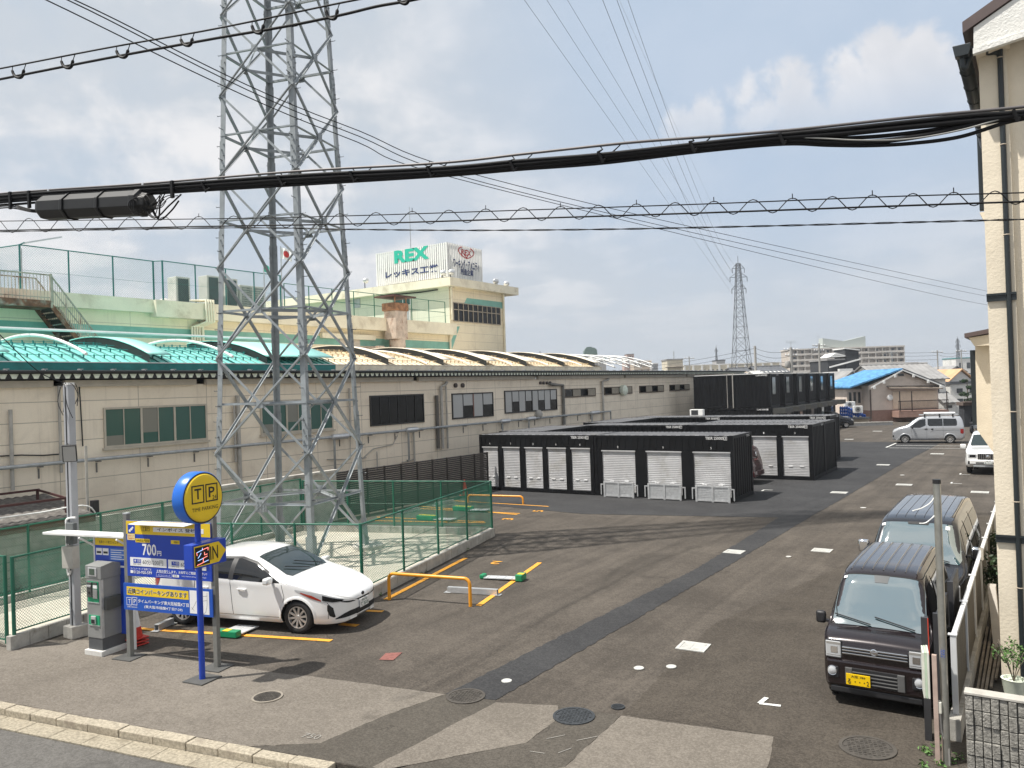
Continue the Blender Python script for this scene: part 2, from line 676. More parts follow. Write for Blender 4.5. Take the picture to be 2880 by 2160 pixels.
struct(mb, 'kerb', GRAN, bevel=0.012)
mb = MB()
s = -16.0
while s < 6.3:
    ln = 0.66
    o = k0 + kd * s + kn * 0.21
    mb.obox(o + V((0, 0, -0.116)), kd * (ln - 0.008), kn * 0.33, V((0, 0, 0.022 + random.uniform(0, 0.004))))
    s += ln
struct(mb, 'gutter', GUTT, bevel=0.004)


def sheet(name, px, z, m, jag=0.0):
    pts = [gp(x, y) if not isinstance(x, str) else V((y[0], y[1], 0)) for x, y in px]
    if jag:
        out = []
        for i, p in enumerate(pts):
            q = pts[(i + 1) % len(pts)]
            k = max(1, int((q - p).length / 0.12))
            for j in range(k):
                c = lerp(p, q, j / k)
                out.append(c + (V((random.uniform(-jag, jag), random.uniform(-jag, jag), 0)) if j else V((0, 0, 0))))
        pts = out
    m_ = MB()
    n = len(pts)
    m_.poly([(p.x, p.y, z) for p in pts])
    me = m_.build(name, m)
    me['kind'] = 'structure'
    # fan-safe triangulation of a possibly concave outline
    bm = bmesh.new()
    bm.from_mesh(me.data)
    bmesh.ops.triangulate(bm, faces=bm.faces[:], ngon_method='EAR_CLIP')
    for f in bm.faces:
        if f.normal.z < 0:
            f.normal_flip()
    bm.to_mesh(me.data)
    bm.free()
    return me


def P(X, Y):
    return ('p', (X, Y))


def kp(x):
    return P(x, kerb_y(x) + 0.006)


# apron left of the trench, reaching to the kerb
sheet('apron', [kp(-40), kp(-9.05), (900, 2091), (1090, 2010), (1253, 1953), (900, 1906), (780, 1893), (480, 1845), (240, 1800), P(-17.9, 7.33), P(-40, 3.4)], 0.004, APRON, 0.012)
# trench patch from the lot strip to the road
sheet('trench', [(1253, 1953), (1090, 2010), (900, 2091), kp(-9.0), kp(-6.9), (1394, 1976), (1394, 1970)], 0.0045, TRENCH, 0.012)
sheet('apron', [(1394, 1976), (1570, 1985), (1566, 2024), (1480, 2090), P(-7.0, kerb_y(-7.0)), P(-6.85, kerb_y(-6.9) + 0.01), (1047, 2158)], 0.005, APRON, 0.01)
sheet('trench', [(1571, 1985), (1746, 2014), (1588, 2158), P(-6.0, kerb_y(-6.0)), P(-6.95, kerb_y(-6.95)), (1482, 2090), (1568, 2024)], 0.0055, TRENCH, 0.012)
sheet('apron', [(1747, 2014), (2175, 2073), (2163, 2147), P(-2.9, 9.3), P(-5.9, kerb_y(-5.9)), (1589, 2158)], 0.006, APRON, 0.01)
# darker lot surface by the right-hand fence
sheet('dark_surface', [(1750, 2010), (2180, 2070), (2150, 2158), P(-2.0, 9.2), P(-0.9, 9.5), P(-0.9, 30), P(-3.4, 30), P(-4.1, 22), (2000, 1760), (1830, 1930)], 0.003, DARKLOT, 0.03)
# fresh strip and the fresh surface round the containers
sheet('fresh_strip', [(1253, 1953), (1394, 1970), (1700, 1793), (2034, 1600), (2306, 1439), (2430, 1367), (2541, 1302), P(-5.8, 62), P(-22.5, 62), P(-22.5, 28.6), (1322, 1416), (1640, 1446), (2190, 1456), (2120, 1500), (1958, 1600), (1600, 1778)], 0.008, FRESH, 0.025)


# painted lines
def stripe(p, q, wd, z=0.012, m=PAINTY, name='parking_line'):
    p, q = V((p[0], p[1], 0)), V((q[0], q[1], 0))
    d = (q - p).normalized()
    s_ = V((-d.y, d.x, 0)) * wd / 2
    mb_ = MB().poly([p - s_ + V((0, 0, z)), q - s_ + V((0, 0, z)), q + s_ + V((0, 0, z)), p + s_ + V((0, 0, z))])
    o_ = struct(mb_, name, m)
    return o_


def g2(x, y):
    p = gp(x, y)
    return (p.x, p.y)


stripe(g2(352, 1767), g2(932, 1803), 0.13)
stripe(g2(1000, 1717), g2(1077, 1721), 0.13)
stripe(g2(1085, 1687), g2(1310, 1570), 0.13)
stripe(g2(1345, 1705), g2(1518, 1583), 0.13)
for (a, b) in (((1262, 1408), (1543, 1425)), ((1182, 1431), (1462, 1445)), ((1176, 1424), (1455, 1448)), ((1050, 1465), (1366, 1471)), ((1060, 1455), (1363, 1468))):
    stripe(g2(*a), g2(*b), 0.10)
FX = V((math.cos(R(13)), math.sin(R(13)), 0))     # the stall rows run 13 degrees off the container rows
FY = V((-FX.y, FX.x, 0))


def digit(s_, x, y, up, h, w_):
    p = gp(x, y) + V((0, 0, 0.012))
    rt = V((up.y, -up.x, 0))
    o_ = txt(s_, None, PAINTY, p, rt, up, w_, h, 'stall_number', bold=0.01, depth=0.0)
    o_['kind'] = 'structure'


digit('1', 1000, 1764, -FX, 0.42, 0.16)
digit('2', 1415, 1580, FY * -1, 0.36, 0.30)
digit('3', 1440, 1463, -FX, 0.42, 0.3)
digit('5', 1525, 1440, -FX, 0.42, 0.3)


# white lines of the far bay and corner marks
stripe(g2(2492, 1259), g2(2524, 1245), 0.12, m=PAINTW)
stripe(g2(2500, 1260), (0.5, 57.4), 0.12, m=PAINTW)
stripe(g2(2520, 1253), (0.5, 59.0), 0.12, m=PAINTW)
for k in range(6):
    stripe((-4.2, 62.5 + k * 1.6), (1.5, 62.9 + k * 1.6), 0.13, m=PAINTW)


def ell(x, y, a, b, wd=0.07):
    """corner mark: two short strokes meeting at a pixel on the lot"""
    p = gp(x, y)
    mb_ = MB()
    for d in (V(a), V(b)):
        d.z = 0
        n_ = V((-d.y, d.x, 0)).normalized() * wd / 2
        mb_.poly([p - n_ + V((0, 0, .012)), p + d - n_ + V((0, 0, .012)), p + d + n_ + V((0, 0, .012)), p + n_ + V((0, 0, .012))])
    mb_.v = [(v[0], v[1], v[2] + (0.0006 if i > 3 else 0)) for i, v in enumerate(mb_.v)]
    o_ = struct(mb_, 'corner_mark', PAINTW)


ell(2136, 1980, (0.29, 0.055, 0), (0.03, 0.26, 0))
ell(2700, 1335, (0.4, 0.0, 0), (0.0, 0.5, 0))
ell(2675, 1360, (0.4, 0.0, 0), (0.0, 0.4, 0))
ell(2150, 1378, (0.35, 0, 0), (0.0, -0.4, 0))

# catch-basin covers, access caps, manholes: each a thing
COVER = mat('cover_pale', (0.50, 0.50, 0.475), 0.75, var=0.12, vs=8, dirt=(0.36, 0.35, 0.32), dirts=4)
GRATE = mat('grate_dark', (0.05, 0.05, 0.05), 0.7)


def drain(x, y, sx, sy, label, slots=True, rz=0.0):
    p = gp(x, y)
    t = thing('drain_cover', label, 'drain cover', (p.x, p.y, 0), rz, 'pale drain covers set in the lot', local=True)
    mb_ = MB()
    f_ = 0.055
    mb_.box((-sx / 2, -sy / 2, 0.001), (sx / 2, -sy / 2 + f_, 0.022)).box((-sx / 2, sy / 2 - f_, 0.001), (sx / 2, sy / 2, 0.022))
    mb_.box((-sx / 2, -sy / 2 + f_, 0.001), (-sx / 2 + f_, sy / 2 - f_, 0.022)).box((sx / 2 - f_, -sy / 2 + f_, 0.001), (sx / 2, sy / 2 - f_, 0.022))
    mb_.build('frame', COVER, t, bevel=0.004)
    mb_ = MB().box((-sx / 2 + f_, -sy / 2 + f_, 0.001), (sx / 2 - f_, sy / 2 - f_, 0.014))
    n_ = 5
    for k in range(n_):
        yy = -sy / 2 + f_ + (sy - 2 * f_) * (k + 0.5) / n_
        for h in (-1, 1):
            mb_.box((h * 0.012 if h > 0 else -sx / 2 + f_ + 0.01, yy - 0.022, 0.014), (sx / 2 - f_ - 0.01 if h > 0 else -0.012, yy + 0.022, 0.021))
    mb_.build('lid', COVER, t)
    return t


drain(1950, 1820, 0.52, 0.46, 'large pale ribbed drain cover on the dark asphalt left of the brown van', rz=R(4))
drain(2065, 1553, 0.50, 0.46, 'pale drain cover lying beside the fresh dark asphalt strip')
drain(2312, 1549, 0.50, 0.44, 'pale drain cover on the asphalt left of the rear black van')
drain(2360, 1386, 0.62, 0.5, 'pale drain cover on fresh asphalt in front of the shutters of the middle container row')
drain(2543, 1364, 0.62, 0.5, 'pale drain cover in the middle of the lane before the white off-roader')
drain(2484, 1308, 0.62, 0.5, 'pale drain cover level with the corner of the middle container row')
drain(2756, 1385, 0.62, 0.5, 'pale drain cover near the beige house, below the white off-roader')
drain(2636, 1277, 0.7, 0.5, 'pale drain cover just in front of the silver van bay')
drain(2468, 1213, 0.7, 0.5, 'most distant pale drain cover, by the low grey wall')
drain(2388, 1236, 0.6, 0.5, 'small distant pale drain cover right of the rear container row')


def cap(x, y, r_, label):
    p = gp(x, y)
    single(MB().lathe([(r_, 0), (r_, 0.012), (r_ * 0.9, 0.016), (r_ * 0.86, 0.012), (0, 0.013)], n=24), 'access_cap', COVER, label, 'access cap', 'small round pale caps in the lot', base=(0, 0, 0), smooth=30).location = (p.x, p.y, 0.008)


cap(1425, 1917, 0.085, 'small round pale cap set in the fresh dark strip')
cap(1797, 1881, 0.085, 'left of two small round pale caps lying side by side in the lane')
cap(1888, 1877, 0.085, 'right of two small round pale caps lying side by side in the lane')
cap(2428, 1429, 0.1, 'small round pale cap far up the lane beside the fresh strip')
cap(2538, 1337, 0.1, 'small round pale cap far up the lane between two drain covers')
cap(2218, 1567, 0.07, 'faint little round cap in the lane between two drain covers')


def manhole(x, y, r_, m, label, ring=None):
    p = gp(x, y)
    t = thing('manhole', label, 'manhole cover', (p.x, p.y, 0.0045), 0.3, None, local=True)
    MB().lathe([(r_, 0), (r_, 0.016), (r_ * 0.87, 0.016), (r_ * 0.87, 0.006)], n=40).build('rim', ring or m, t, smooth=30)
    mb_ = MB().lathe([(r_ * 0.86, 0), (r_ * 0.86, 0.010), (0, 0.010)], n=40)
    for i in range(-5, 6):
        for j in range(-5, 6):
            X, Y = i * r_ * 0.155, j * r_ * 0.155
            if X * X + Y * Y < (r_ * 0.78) ** 2:
                mb_.cbox((X, Y, 0.013), (r_ * 0.1, r_ * 0.1 if (i + j) % 2 else r_ * 0.05, 0.008))
    mb_.build('lid', m, t)


IRON = mat('cast_iron', (0.055, 0.06, 0.065), 0.6, 0.4, 0.25, 20)
IRONB = mat('cast_iron_dusty', (0.066, 0.059, 0.051), 0.85, 0.1, 0.3, 14)
manhole(1614, 2016, 0.30, IRON, 'dark iron manhole cover with raised studs at the corner of the light apron')
manhole(1310, 1960, 0.30, IRONB, 'dusty manhole cover sunk in the seam at the end of the fresh strip', mat('rim_dusty', (0.070, 0.062, 0.053), 0.9))
manhole(752, 1962, 0.24, IRONB, 'brownish round grate with a pale concrete ring in the left apron', mat('rim_tan', (0.26, 0.23, 0.19), 0.9))
manhole(2440, 2105, 0.34, IRONB, 'worn manhole cover in front of the brown van near the pole', mat('rim_dusty', (0.070, 0.062, 0.053), 0.9))
manhole(1738, 1990, 0.10, IRON, 'tiny dark valve lid at the lot edge right of the studded manhole')
sheet('red_patch', [(1066, 1857), (1085, 1838), (1132, 1836), (1106, 1858)], 0.010, mat('red_paint', (0.22, 0.085, 0.07), 0.8, var=0.2, vs=14))
# chalk scribbles
CH = mat('chalk', (0.27, 0.255, 0.23), 0.9)
o = txt('750', None, CH, gp(845, 2075) + V((0, 0, .012)), FX, FY, 0.27, 0.14, 'chalk_mark', depth=0.0)
o['kind'] = 'structure'
for (x, y, a, b) in ((1537, 2080, .16, .22), (1622, 2085, .18, .25), (1490, 2115, .2, .04), (1570, 2120, .08, .2)):
    p = gp(x, y)
    stripe((p.x, p.y), (p.x + a, p.y + b), 0.014, 0.0125, CH, 'chalk_mark')
# ================================================================== steel pylon, its concrete pad and the chain-link fences
PADC = mat('pad_concrete', (0.52, 0.48, 0.40), 0.9, var=0.08, vs=1.5, dirt=(0.40, 0.36, 0.29), dirts=0.8, bump=0.15, bs=50)
STEEL = mat('pylon_steel', (0.27, 0.295, 0.31), 0.6, 0.0, 0.14, 2.5, dirt=(0.19, 0.21, 0.22), dirts=2)
BOLT = mat('bolt_steel', (0.10, 0.11, 0.12), 0.5, 0.5, 0)
BLK = panels('curb_block', (0.50, 0.485, 0.45), (0.30, 0.29, 0.27), 0.40, 0.26, 'xz', 0.0, 0.008, 0.12, (0.30, 0.27, 0.22), 0.3, 0.9)
C1 = V((-12.84, 13.0, 0))
p = gp(1384, 1487, 0.25)
C2 = V((p.x, p.y, 0))
C0 = V((-17.43, 11.32, 0))
A0 = V((-16.68, 7.45, 0))
B2 = V((-21.35, 18.9, 0))
B0 = V((-20.2, 7.6, 0))
mb = MB().prism([(q.x, q.y, 0.0) for q in (A0, C0, C1, C2, B2, B0)], (0, 0, 0.05))
o = mb.build('concrete_pad', PADC)
o['kind'] = 'structure'
ARMS = (33.2, 36.0, 38.8)
CX, CY, PA, S0, SK = -18.102, 15.654, -0.502, 1.541, 0.029
ZJ = [3.145, 5.788, 8.319, 10.855, 13.16, 15.44, 17.6, 19.6, 21.5, 23.3, 25.0, 26.6, 28.1, 29.5, 30.8, 32.1, 33.3, 34.5, 35.6, 36.6, 37.6, 38.5, 39.4, 40.3]


def leg(d, z):
    s_ = (S0 - SK * z) * 1.41421
    th = PA + d * math.pi / 2
    return V((CX + s_ * math.cos(th), CY + s_ * math.sin(th), z))


pyl = thing('pylon', 'tall galvanised steel lattice pylon standing on the fenced concrete pad beside the parked white car', 'pylon', (CX, CY, 0.05))
ctr = V((CX, CY, 0))
for d in range(4):
    n1_ = (leg((d + 1) % 4, 0) - leg(d, 0)).normalized()
    n2_ = (leg((d - 1) % 4, 0) - leg(d, 0)).normalized()
    lg = MB()
    lg.angle(leg(d, 0.05), leg(d, 41.0), 0.15, 0.018, n1_, n2_)
    lg.angle(leg(d, 0.05) - (n1_ + n2_) * .02, leg(d, 0.95) - (n1_ + n2_) * .02, 0.21, 0.02, n1_, n2_)
    lo_ = lg.build('leg', STEEL, pyl)
    for zj in ZJ[:6]:
        b = MB()
        z0 = zj + 0.25
        q, q2 = leg(d, z0), leg(d, z0 + 0.8)
        b.angle(q - (n1_ + n2_) * .012, q2 - (n1_ + n2_) * .012, 0.175, 0.012, n1_, n2_)
        for k in range(5):
            c = leg(d, z0 + 0.1 + 0.15 * k)
            for (na, nb) in ((n1_, n2_), (n2_, n1_)):
                cc = c + na * (0.055 if k % 2 else 0.12) - nb * 0.012
                b.bar(cc, cc - nb * 0.035, 0.035)
        b.build('splice_plate', STEEL, lo_)
    if d != 2:
        for k in range(33):
            z = 1.9 + k * 0.43
            dr = -(n1_ if k % 2 else n2_)
            q = leg(d, z) + (n2_ if k % 2 else n1_) * 0.08
            MB().tube([q, q + dr * 0.17, q + dr * 0.17 + V((0, 0, 0.02))], 0.010, 5).build('step_bolt', BOLT, lo_)
    c = leg(d, 0)
    MB().lathe([(0.46, 0.05), (0.46, 0.14), (0.43, 0.17), (0, 0.17)], (c.x, c.y, 0), 28).build('footing', CONC, pyl, smooth=30)
zb = [0.30] + ZJ
upb = MB()
for d in range(4):
    e = (d + 1) % 4
    out = ((leg(d, 1) + leg(e, 1)) / 2 - ctr)
    out.z = 0
    out.normalize()
    for k in range(len(zb) - 1):
        z0, z1 = zb[k], zb[k + 1]
        wd_ = max(.04, 0.068 - 0.002 * k)
        for (p_, q_, lift) in ((leg(d, z0), leg(e, z1), 0.02), (leg(e, z0), leg(d, z1), 0.045)):
            dd_ = (q_ - p_).normalized()
            sd_ = dd_.cross(out)
            if k > 8:
                upb.bar(p_ + out * lift, q_ + out * lift, wd_)
                continue
            if lift < .03:
                if sd_.z > 0:
                    sd_ = -sd_
                MB().angle(p_ + out * lift, q_ + out * lift, wd_ * 1.1, 0.012, out, -sd_).build('diagonal_brace', STEEL, pyl)
            else:
                MB().angle(p_ + out * lift, q_ + out * lift, wd_, 0.012, sd_, -out).build('diagonal_brace', STEEL, pyl)
        # ring at the crossing
        s0_, s1_ = S0 - SK * z0, S0 - SK * z1
        zc = z0 + (z1 - z0) * s0_ / (s0_ + s1_)
        p_, q_ = leg(d, zc), leg(e, zc)
        if k < 8:
            MB().angle(p_ - out * .05, q_ - out * .05, 0.062, 0.010, out, V((0, 0, 1))).build('ring_beam', STEEL, pyl)
            m0 = (p_ + q_) / 2
            m1 = (leg(e, zc) + leg((e + 1) % 4, zc)) / 2
            MB().angle(m0, m1, 0.045, 0.008, V((0, 0, 1)), (ctr - m0)).build('plan_brace', STEEL, pyl)
            gs = MB()
            tang = (q_ - p_).normalized()
            sz = 0.17 if k == 0 else 0.1
            gs.obox(m0 - tang * sz - V((0, 0, sz)) + out * 0.062, tang * 2 * sz, V((0, 0, 2 * sz)), out * 0.012)
            if k == 0:
                for i in (-1, 0, 1):
                    for j in (-1, 0, 1):
                        c = m0 + tang * i * 0.1 + V((0, 0, j * 0.1)) + out * 0.074
                        gs.bar(c, c + out * 0.025, 0.035)
            gs.build('gusset_plate', STEEL, pyl)
upb.build('upper_bracing', STEEL, pyl)['kind'] = 'stuff'
# cross-arms above the frame that carry the lines
ax = V((math.cos(PA + math.pi / 4), math.sin(PA + math.pi / 4), 0))
for z in ARMS:
    ar = MB()
    for s_ in (-1, 1):
        tip = ctr + ax * s_ * 3.6 + V((0, 0, z + 0.3))
        for d in range(4):
            q = leg(d, z)
            if (q - ctr).dot(ax) * s_ > 0:
                ar.bar(q, tip, 0.07)
                ar.bar(q + V((0, 0, 0.9)), tip, 0.05)
        ar.tube([tip, tip - V((0, 0, 1.1))], 0.05, 6)
    ar.build('cross_arm', STEEL, pyl)


# ------------------------------------------------------------------ chain-link fences
def chain_fence(name, label, path, z0, z1, post=1.8, cat='fence', sp=0.062, wr=0.0036, postr=0.030, midrail=True, group=None, mat_p=None, mat_w=None, ends=True):
    mat_p, mat_w = mat_p or GREENP, mat_w or GREENW
    b = V(path[0])
    t = thing(name, label, cat, (b.x, b.y, z0), 0, group)
    rl, wm = MB(), MB()
    for i in range(len(path) - 1):
        p_, q_ = V(path[i]), V(path[i + 1])
        p_ = V((p_.x, p_.y, 0))
        q_ = V((q_.x, q_.y, 0))
        L_ = (q_ - p_).length
        d_ = (q_ - p_) / L_
        nrm_ = V((-d_.y, d_.x, 0)) * 0.006
        k = max(1, round(L_ / post))
        for j in range(0 if i == 0 and ends else 1, k + 1):
            c = p_ + d_ * L_ * j / k
            big = j in (0, k)
            MB().tube([c + V((0, 0, z0)), c + V((0, 0, z1 + 0.02))], postr * (1.25 if big else 1.0), 8).build('post', mat_p, t, smooth=50)
        rl.tube([p_ + V((0, 0, z1)), q_ + V((0, 0, z1))], postr * 0.72, 8)
        rl.tube([p_ + V((0, 0, z0 + 0.07)), q_ + V((0, 0, z0 + 0.07))], postr * 0.5, 6)
        if midrail:
            rl.tube([p_ + V((0, 0, (z0 + z1) / 2)), q_ + V((0, 0, (z0 + z1) / 2))], 0.006, 4)
        h_ = z1 - z0 - 0.08
        zb_ = z0 + 0.08
        m_ = int((L_ + h_) / sp)
        for s_ in (0, 1):
            for a in range(m_ + 1):
                x0 = a * sp - h_
                xs_, xe = max(0, x0), min(L_, x0 + h_)
                if xe - xs_ < 0.02:
                    continue
                u0, u1 = xs_ - x0, xe - x0
                if s_ == 0:
                    a_, b_ = (xs_, u0), (xe, u1)
                else:
                    a_, b_ = (xs_, h_ - u0), (xe, h_ - u1)
                wm.tube([p_ + d_ * a_[0] + V((0, 0, zb_ + a_[1])) + nrm_ * (1 if s_ else -1), p_ + d_ * b_[0] + V((0, 0, zb_ + b_[1])) + nrm_ * (1 if s_ else -1)], wr, 3, cap=False)
    rl.build('rail', mat_p, t, smooth=50)
    wm.build('wire_mesh', mat_w, t)
    return t


def curb(path, h, wd_, m, name, label, cat='curb', group=None):
    b = V(path[0])
    t = thing(name, label, cat, (b.x, b.y, 0), 0, group)
    for i in range(len(path) - 1):
        p_, q_ = V(path[i]), V(path[i + 1])
        d_ = (q_ - p_).normalized()
        s_ = V((-d_.y, d_.x, 0))
        L_ = (q_ - p_).length
        mb_ = MB()
        x = -wd_ / 2 if i else -0.12
        while x < L_ + (wd_ / 2 - 0.02):
            ln = min(0.395, L_ + wd_ / 2 - x)
            mb_.obox(p_ + d_ * x - s_ * wd_ / 2, d_ * (ln - 0.006), s_ * wd_, V((0, 0, h + (0.0015 if i % 2 else 0))))
            x += 0.4
        mb_.build('blockwork', m, t, bevel=0.006)
    return t


BLKC = mat('block_grey', (0.40, 0.385, 0.35), 0.92, var=0.16, vs=4, bump=0.3, bs=50, dirt=(0.24, 0.22, 0.185), dirts=2.2)
curb([A0, C0, C1, C2, B2 + V((0.1, 0, 0))], 0.27, 0.13, BLKC, 'block_curb', 'low pale block curb under the green fence round the pylon pad', 'block wall')
chain_fence('chain_link_fence', 'green chain-link fence round the pylon pad, beside the white car and the stalls', [A0, C0, C1, C2, B2], 0.27, 1.76)
chain_fence('chain_link_fence', 'green chain-link fence along the old block wall behind the payment machine', [B0, lerp(B0, B2, 0.5), B2 + V((-0.12, 0.0, 0))], 0.22, 1.82, group=None)
curb([B0 + V((0, -1.2, 0)), B2 + V((-0.12, 0.1, 0))], 0.22, 0.14, BLKC, 'block_curb', 'low block curb under the fence along the old block wall', 'block wall')
gt = chain_fence('mesh_gate', 'narrow green mesh gate post and panel at the left end of the pad fence', [A0 + V((-0.16, -0.06, 0)), A0 + V((-2.6, -0.5, 0))], 0.10, 1.78, cat='gate', post=1.3)
# old block wall and smooth wall behind
OLDW = panels('old_block_wall', (0.36, 0.34, 0.29), (0.20, 0.19, 0.165), 0.42, 0.20, 'yz', 0.5, 0.010, 0.25, (0.10, 0.105, 0.085), 0.75, 0.95, 0.3, 40)
mb = MB().box((-22.2, 3.0, -0.1), (-22.05, 15.6, 1.52))
single(mb, 'block_wall', OLDW, 'old stained concrete block wall with dark streaks behind the green fence', 'block wall')
t = thing('retaining_wall', 'plain pale concrete wall with capping behind the pylon', 'wall', (-22.1, 15.7, 0))
MB().box((-22.25, 15.62, -0.1), (-22.1, 21.2, 1.80)).build('wall', CONC, t)
MB().box((-22.31, 15.62, 1.80), (-22.04, 21.25, 1.90)).build('capping', CONC, t, bevel=0.01)
# louvre fence in front of the warehouse
BRN = mat('louvre_brown', (0.046, 0.041, 0.038), 0.55, 0.2, 0.12)
t = thing('louvre_fence', 'dark brown horizontal louvre fence between the warehouse and the far stalls', 'fence', (-22.1, 20.6, 0))
p0, p1 = V((-22.15, 20.9, 0)), V((-21.55, 30.2, 0))
d_ = (p1 - p0).normalized()
n_ = V((d_.y, -d_.x, 0))
L_ = (p1 - p0).length
k = 10
for j in range(k + 1):
    c = p0 + d_ * L_ * j / k
    MB().obox(c - d_ * .025 - n_ * .03, d_ * .05, n_ * .07, V((0, 0, 1.80))).build('post', BRN, t)
for j in range(k):
    mb = MB()
    a_ = p0 + d_ * (L_ * j / k + 0.025)
    for i in range(21):
        z = 0.08 + i * 0.083
        mb.obox(a_ + V((0, 0, z)) - n_ * .012, d_ * (L_ / k - 0.05), n_ * .022 + V((0, 0, -0.02)), V((0, 0, 0.052)))
    mb.build('louvre_panel', BRN, t)
# shed roof between the walls
TILE = mat('old_tile', (0.12, 0.11, 0.10), 0.85, var=0.35, vs=8, dirt=(0.22, 0.21, 0.19), dirts=5)
RUSTP = mat('rusty_red', (0.11, 0.035, 0.02), 0.85, var=0.4, vs=6)
MAROON = mat('maroon_steel', (0.055, 0.014, 0.014), 0.6)
t = thing('shed', 'small old shed with a tiled lean-to roof and rusty fascia behind the block wall', 'shed', (-23.2, 9, 0))
rows = []
for i in range(15):
    u = i / 14
    row = []
    for j in range(181):
        y = 3.0 + j * 0.05
        row.append((-22.0 - 2.6 * u, y, 1.62 + 0.42 * u + 0.035 * abs(math.sin(math.pi * y / 0.24)) + 0.012 * ((i % 3) / 2)))
    rows.append(row)
MB().grid(rows).build('roof', TILE, t, smooth=60, sol=0.03)
MB().box((-22.04, 3.0, 1.42), (-21.98, 12.0, 1.60)).build('fascia', RUSTP, t)
MB().box((-24.5, 3.0, 0), (-22.25, 11.9, 1.60)).build('wall', OLDW, t)
fr = MB()
for y in (4.0, 7.6, 11.4):
    fr.bar((-22.35, y, 1.72), (-22.35, y, 2.12), 0.06).bar((-23.9, y, 2.0), (-23.9, y, 2.28), 0.06).bar((-22.35, y, 2.12), (-23.9, y, 2.28), 0.05)
fr.bar((-22.35, 3, 2.12), (-22.35, 11.45, 2.12), 0.06).bar((-23.9, 3, 2.28), (-23.9, 11.45, 2.28), 0.06)
fr.build('roof_frame', MAROON, t)
pt = [(-22.12, 3.0, 1.86), (-22.12, 6, 1.80), (-22.12, 8.0, 1.80), (-22.12, 9.2, 1.85), (-22.15, 10.6, 1.85), (-22.2, 11.9, 1.84), (-22.35, 12.3, 1.2)]
MB().tube(spline(pt), 0.022, 6).build('conduit', WHITE, t, smooth=60)
MB().cbox((-22.1, 8.55, 1.90), (0.1, 0.34, 0.30)).build('junction_box', WHITE, t, bevel=0.01)
# ================================================================== long warehouse
WX = -25.0
WALLM = panels('warehouse_wall', (0.89, 0.79, 0.645), (0.44, 0.385, 0.31), 2.6, 0.61, 'yz', 0.0, 0.013, 0.06, (0.54, 0.46, 0.36), 0.40, 0.88, 0.12, 60)
TEAL = mat('teal_sheet', (0.20, 0.64, 0.56), 0.42, 0.0, 0.10, 1.5, dirt=(0.20, 0.60, 0.55), dirts=0.7)
TEALD = mat('teal_dark', (0.012, 0.20, 0.19), 0.5, var=0.15)
TEALP = mat('teal_panel', (0.32, 0.70, 0.64), 0.45, var=0.08, vs=1)
CREAM = mat('cream_sheet', (0.84, 0.76, 0.60), 0.5, var=0.12, vs=2, dirt=(0.55, 0.44, 0.30), dirts=1.2)
CREAMD = mat('cream_rib', (0.50, 0.38, 0.22), 0.6, var=0.2)
CREAMP = mat('cream_panel', (0.80, 0.74, 0.62), 0.5, var=0.08)
DARKM = mat('dark_metal', (0.02, 0.022, 0.022), 0.55, 0.2, 0.1)
PALEG = mat('pale_closure', (0.74, 0.80, 0.68), 0.7, var=0.15, vs=6)
PIPE = mat('pipe_grey', (0.42, 0.40, 0.365), 0.6, var=0.12)
WFR = mat('window_frame_beige', (0.50, 0.45, 0.37), 0.6, var=0.08)
WFD = mat('window_frame_dark', (0.02, 0.018, 0.016), 0.5)
GBLIND = glass('green_blind_glass', (0.040, 0.115, 0.095), 0.12, 0.5)
GGREY = glass('grey_blind_glass', (0.22, 0.22, 0.19), 0.15, 0.5)
GDARK = glass('dark_glass', (0.006, 0.007, 0.008), 0.08, 0.3)
GREFL = glass('reflection_glass', (0.40, 0.41, 0.41), 0.05, 1.0)  # pale base colour stands in for the white reflection in these panes
wh = thing('warehouse', 'long beige panel-walled warehouse with teal and cream vaulted roofs behind the pylon', 'warehouse', (WX, 10, -0.1))
MB().box((WX, 2.0, -0.1), (WX - 11, 79, 5.25)).build('wall', WALLM, wh)
# eave beam below the deck, deck edge with open troughs, gutter
eb = MB()
y = 2.0
for a, b in ((2.0, 12.4), (12.75, 17.3), (17.7, 29), (29.4, 40), (40.3, 52), (52.3, 64), (64.3, 79)):
    eb.box((WX + 0.002, a, 5.22), (WX + 0.16, b, 5.42))
eb.build('eave_beam', WFR, wh)
dk, dr = MB(), MB()
per = 0.30
for i in range(int(77 / per)):
    y = 2.0 + i * per
    dk.prism([(WX + 0.50, y + 0.025, 5.615), (WX + 0.50, y + 0.275, 5.615), (WX + 0.50, y + 0.205, 5.465), (WX + 0.50, y + 0.095, 5.465)], (-0.03, 0, 0))
    dr.prism([(WX + 0.492, y - 0.105, 5.46), (WX + 0.492, y + 0.105, 5.46), (WX + 0.492, y + 0.03, 5.60), (WX + 0.492, y - 0.03, 5.60)], (-1.0, 0, 0))
dk.build('trough_closures', PALEG, wh)
dr.box((WX + 0.55, 2, 5.602), (WX - 11, 79, 5.63))
dr.build('roof_deck', DARKM, wh)
MB().tube([(WX + 0.56, 2, 5.66), (WX + 0.56, 79, 5.66)], 0.06, 10).build('gutter', DARKM, wh, smooth=60)
br = MB()
for i in range(72):
    br.box((WX + 0.40, 2.5 + i * 1.05, 5.66), (WX + 0.60, 2.53 + i * 1.05, 5.76)).box((WX + 0.58, 2.45 + i * 1.05, 5.735), (WX + 0.60, 2.58 + i * 1.05, 5.76))
br.build('gutter_brackets', GALV, wh)

VX0, VX1, VZ, VH = -24.95, -33.2, 5.95, 0.84


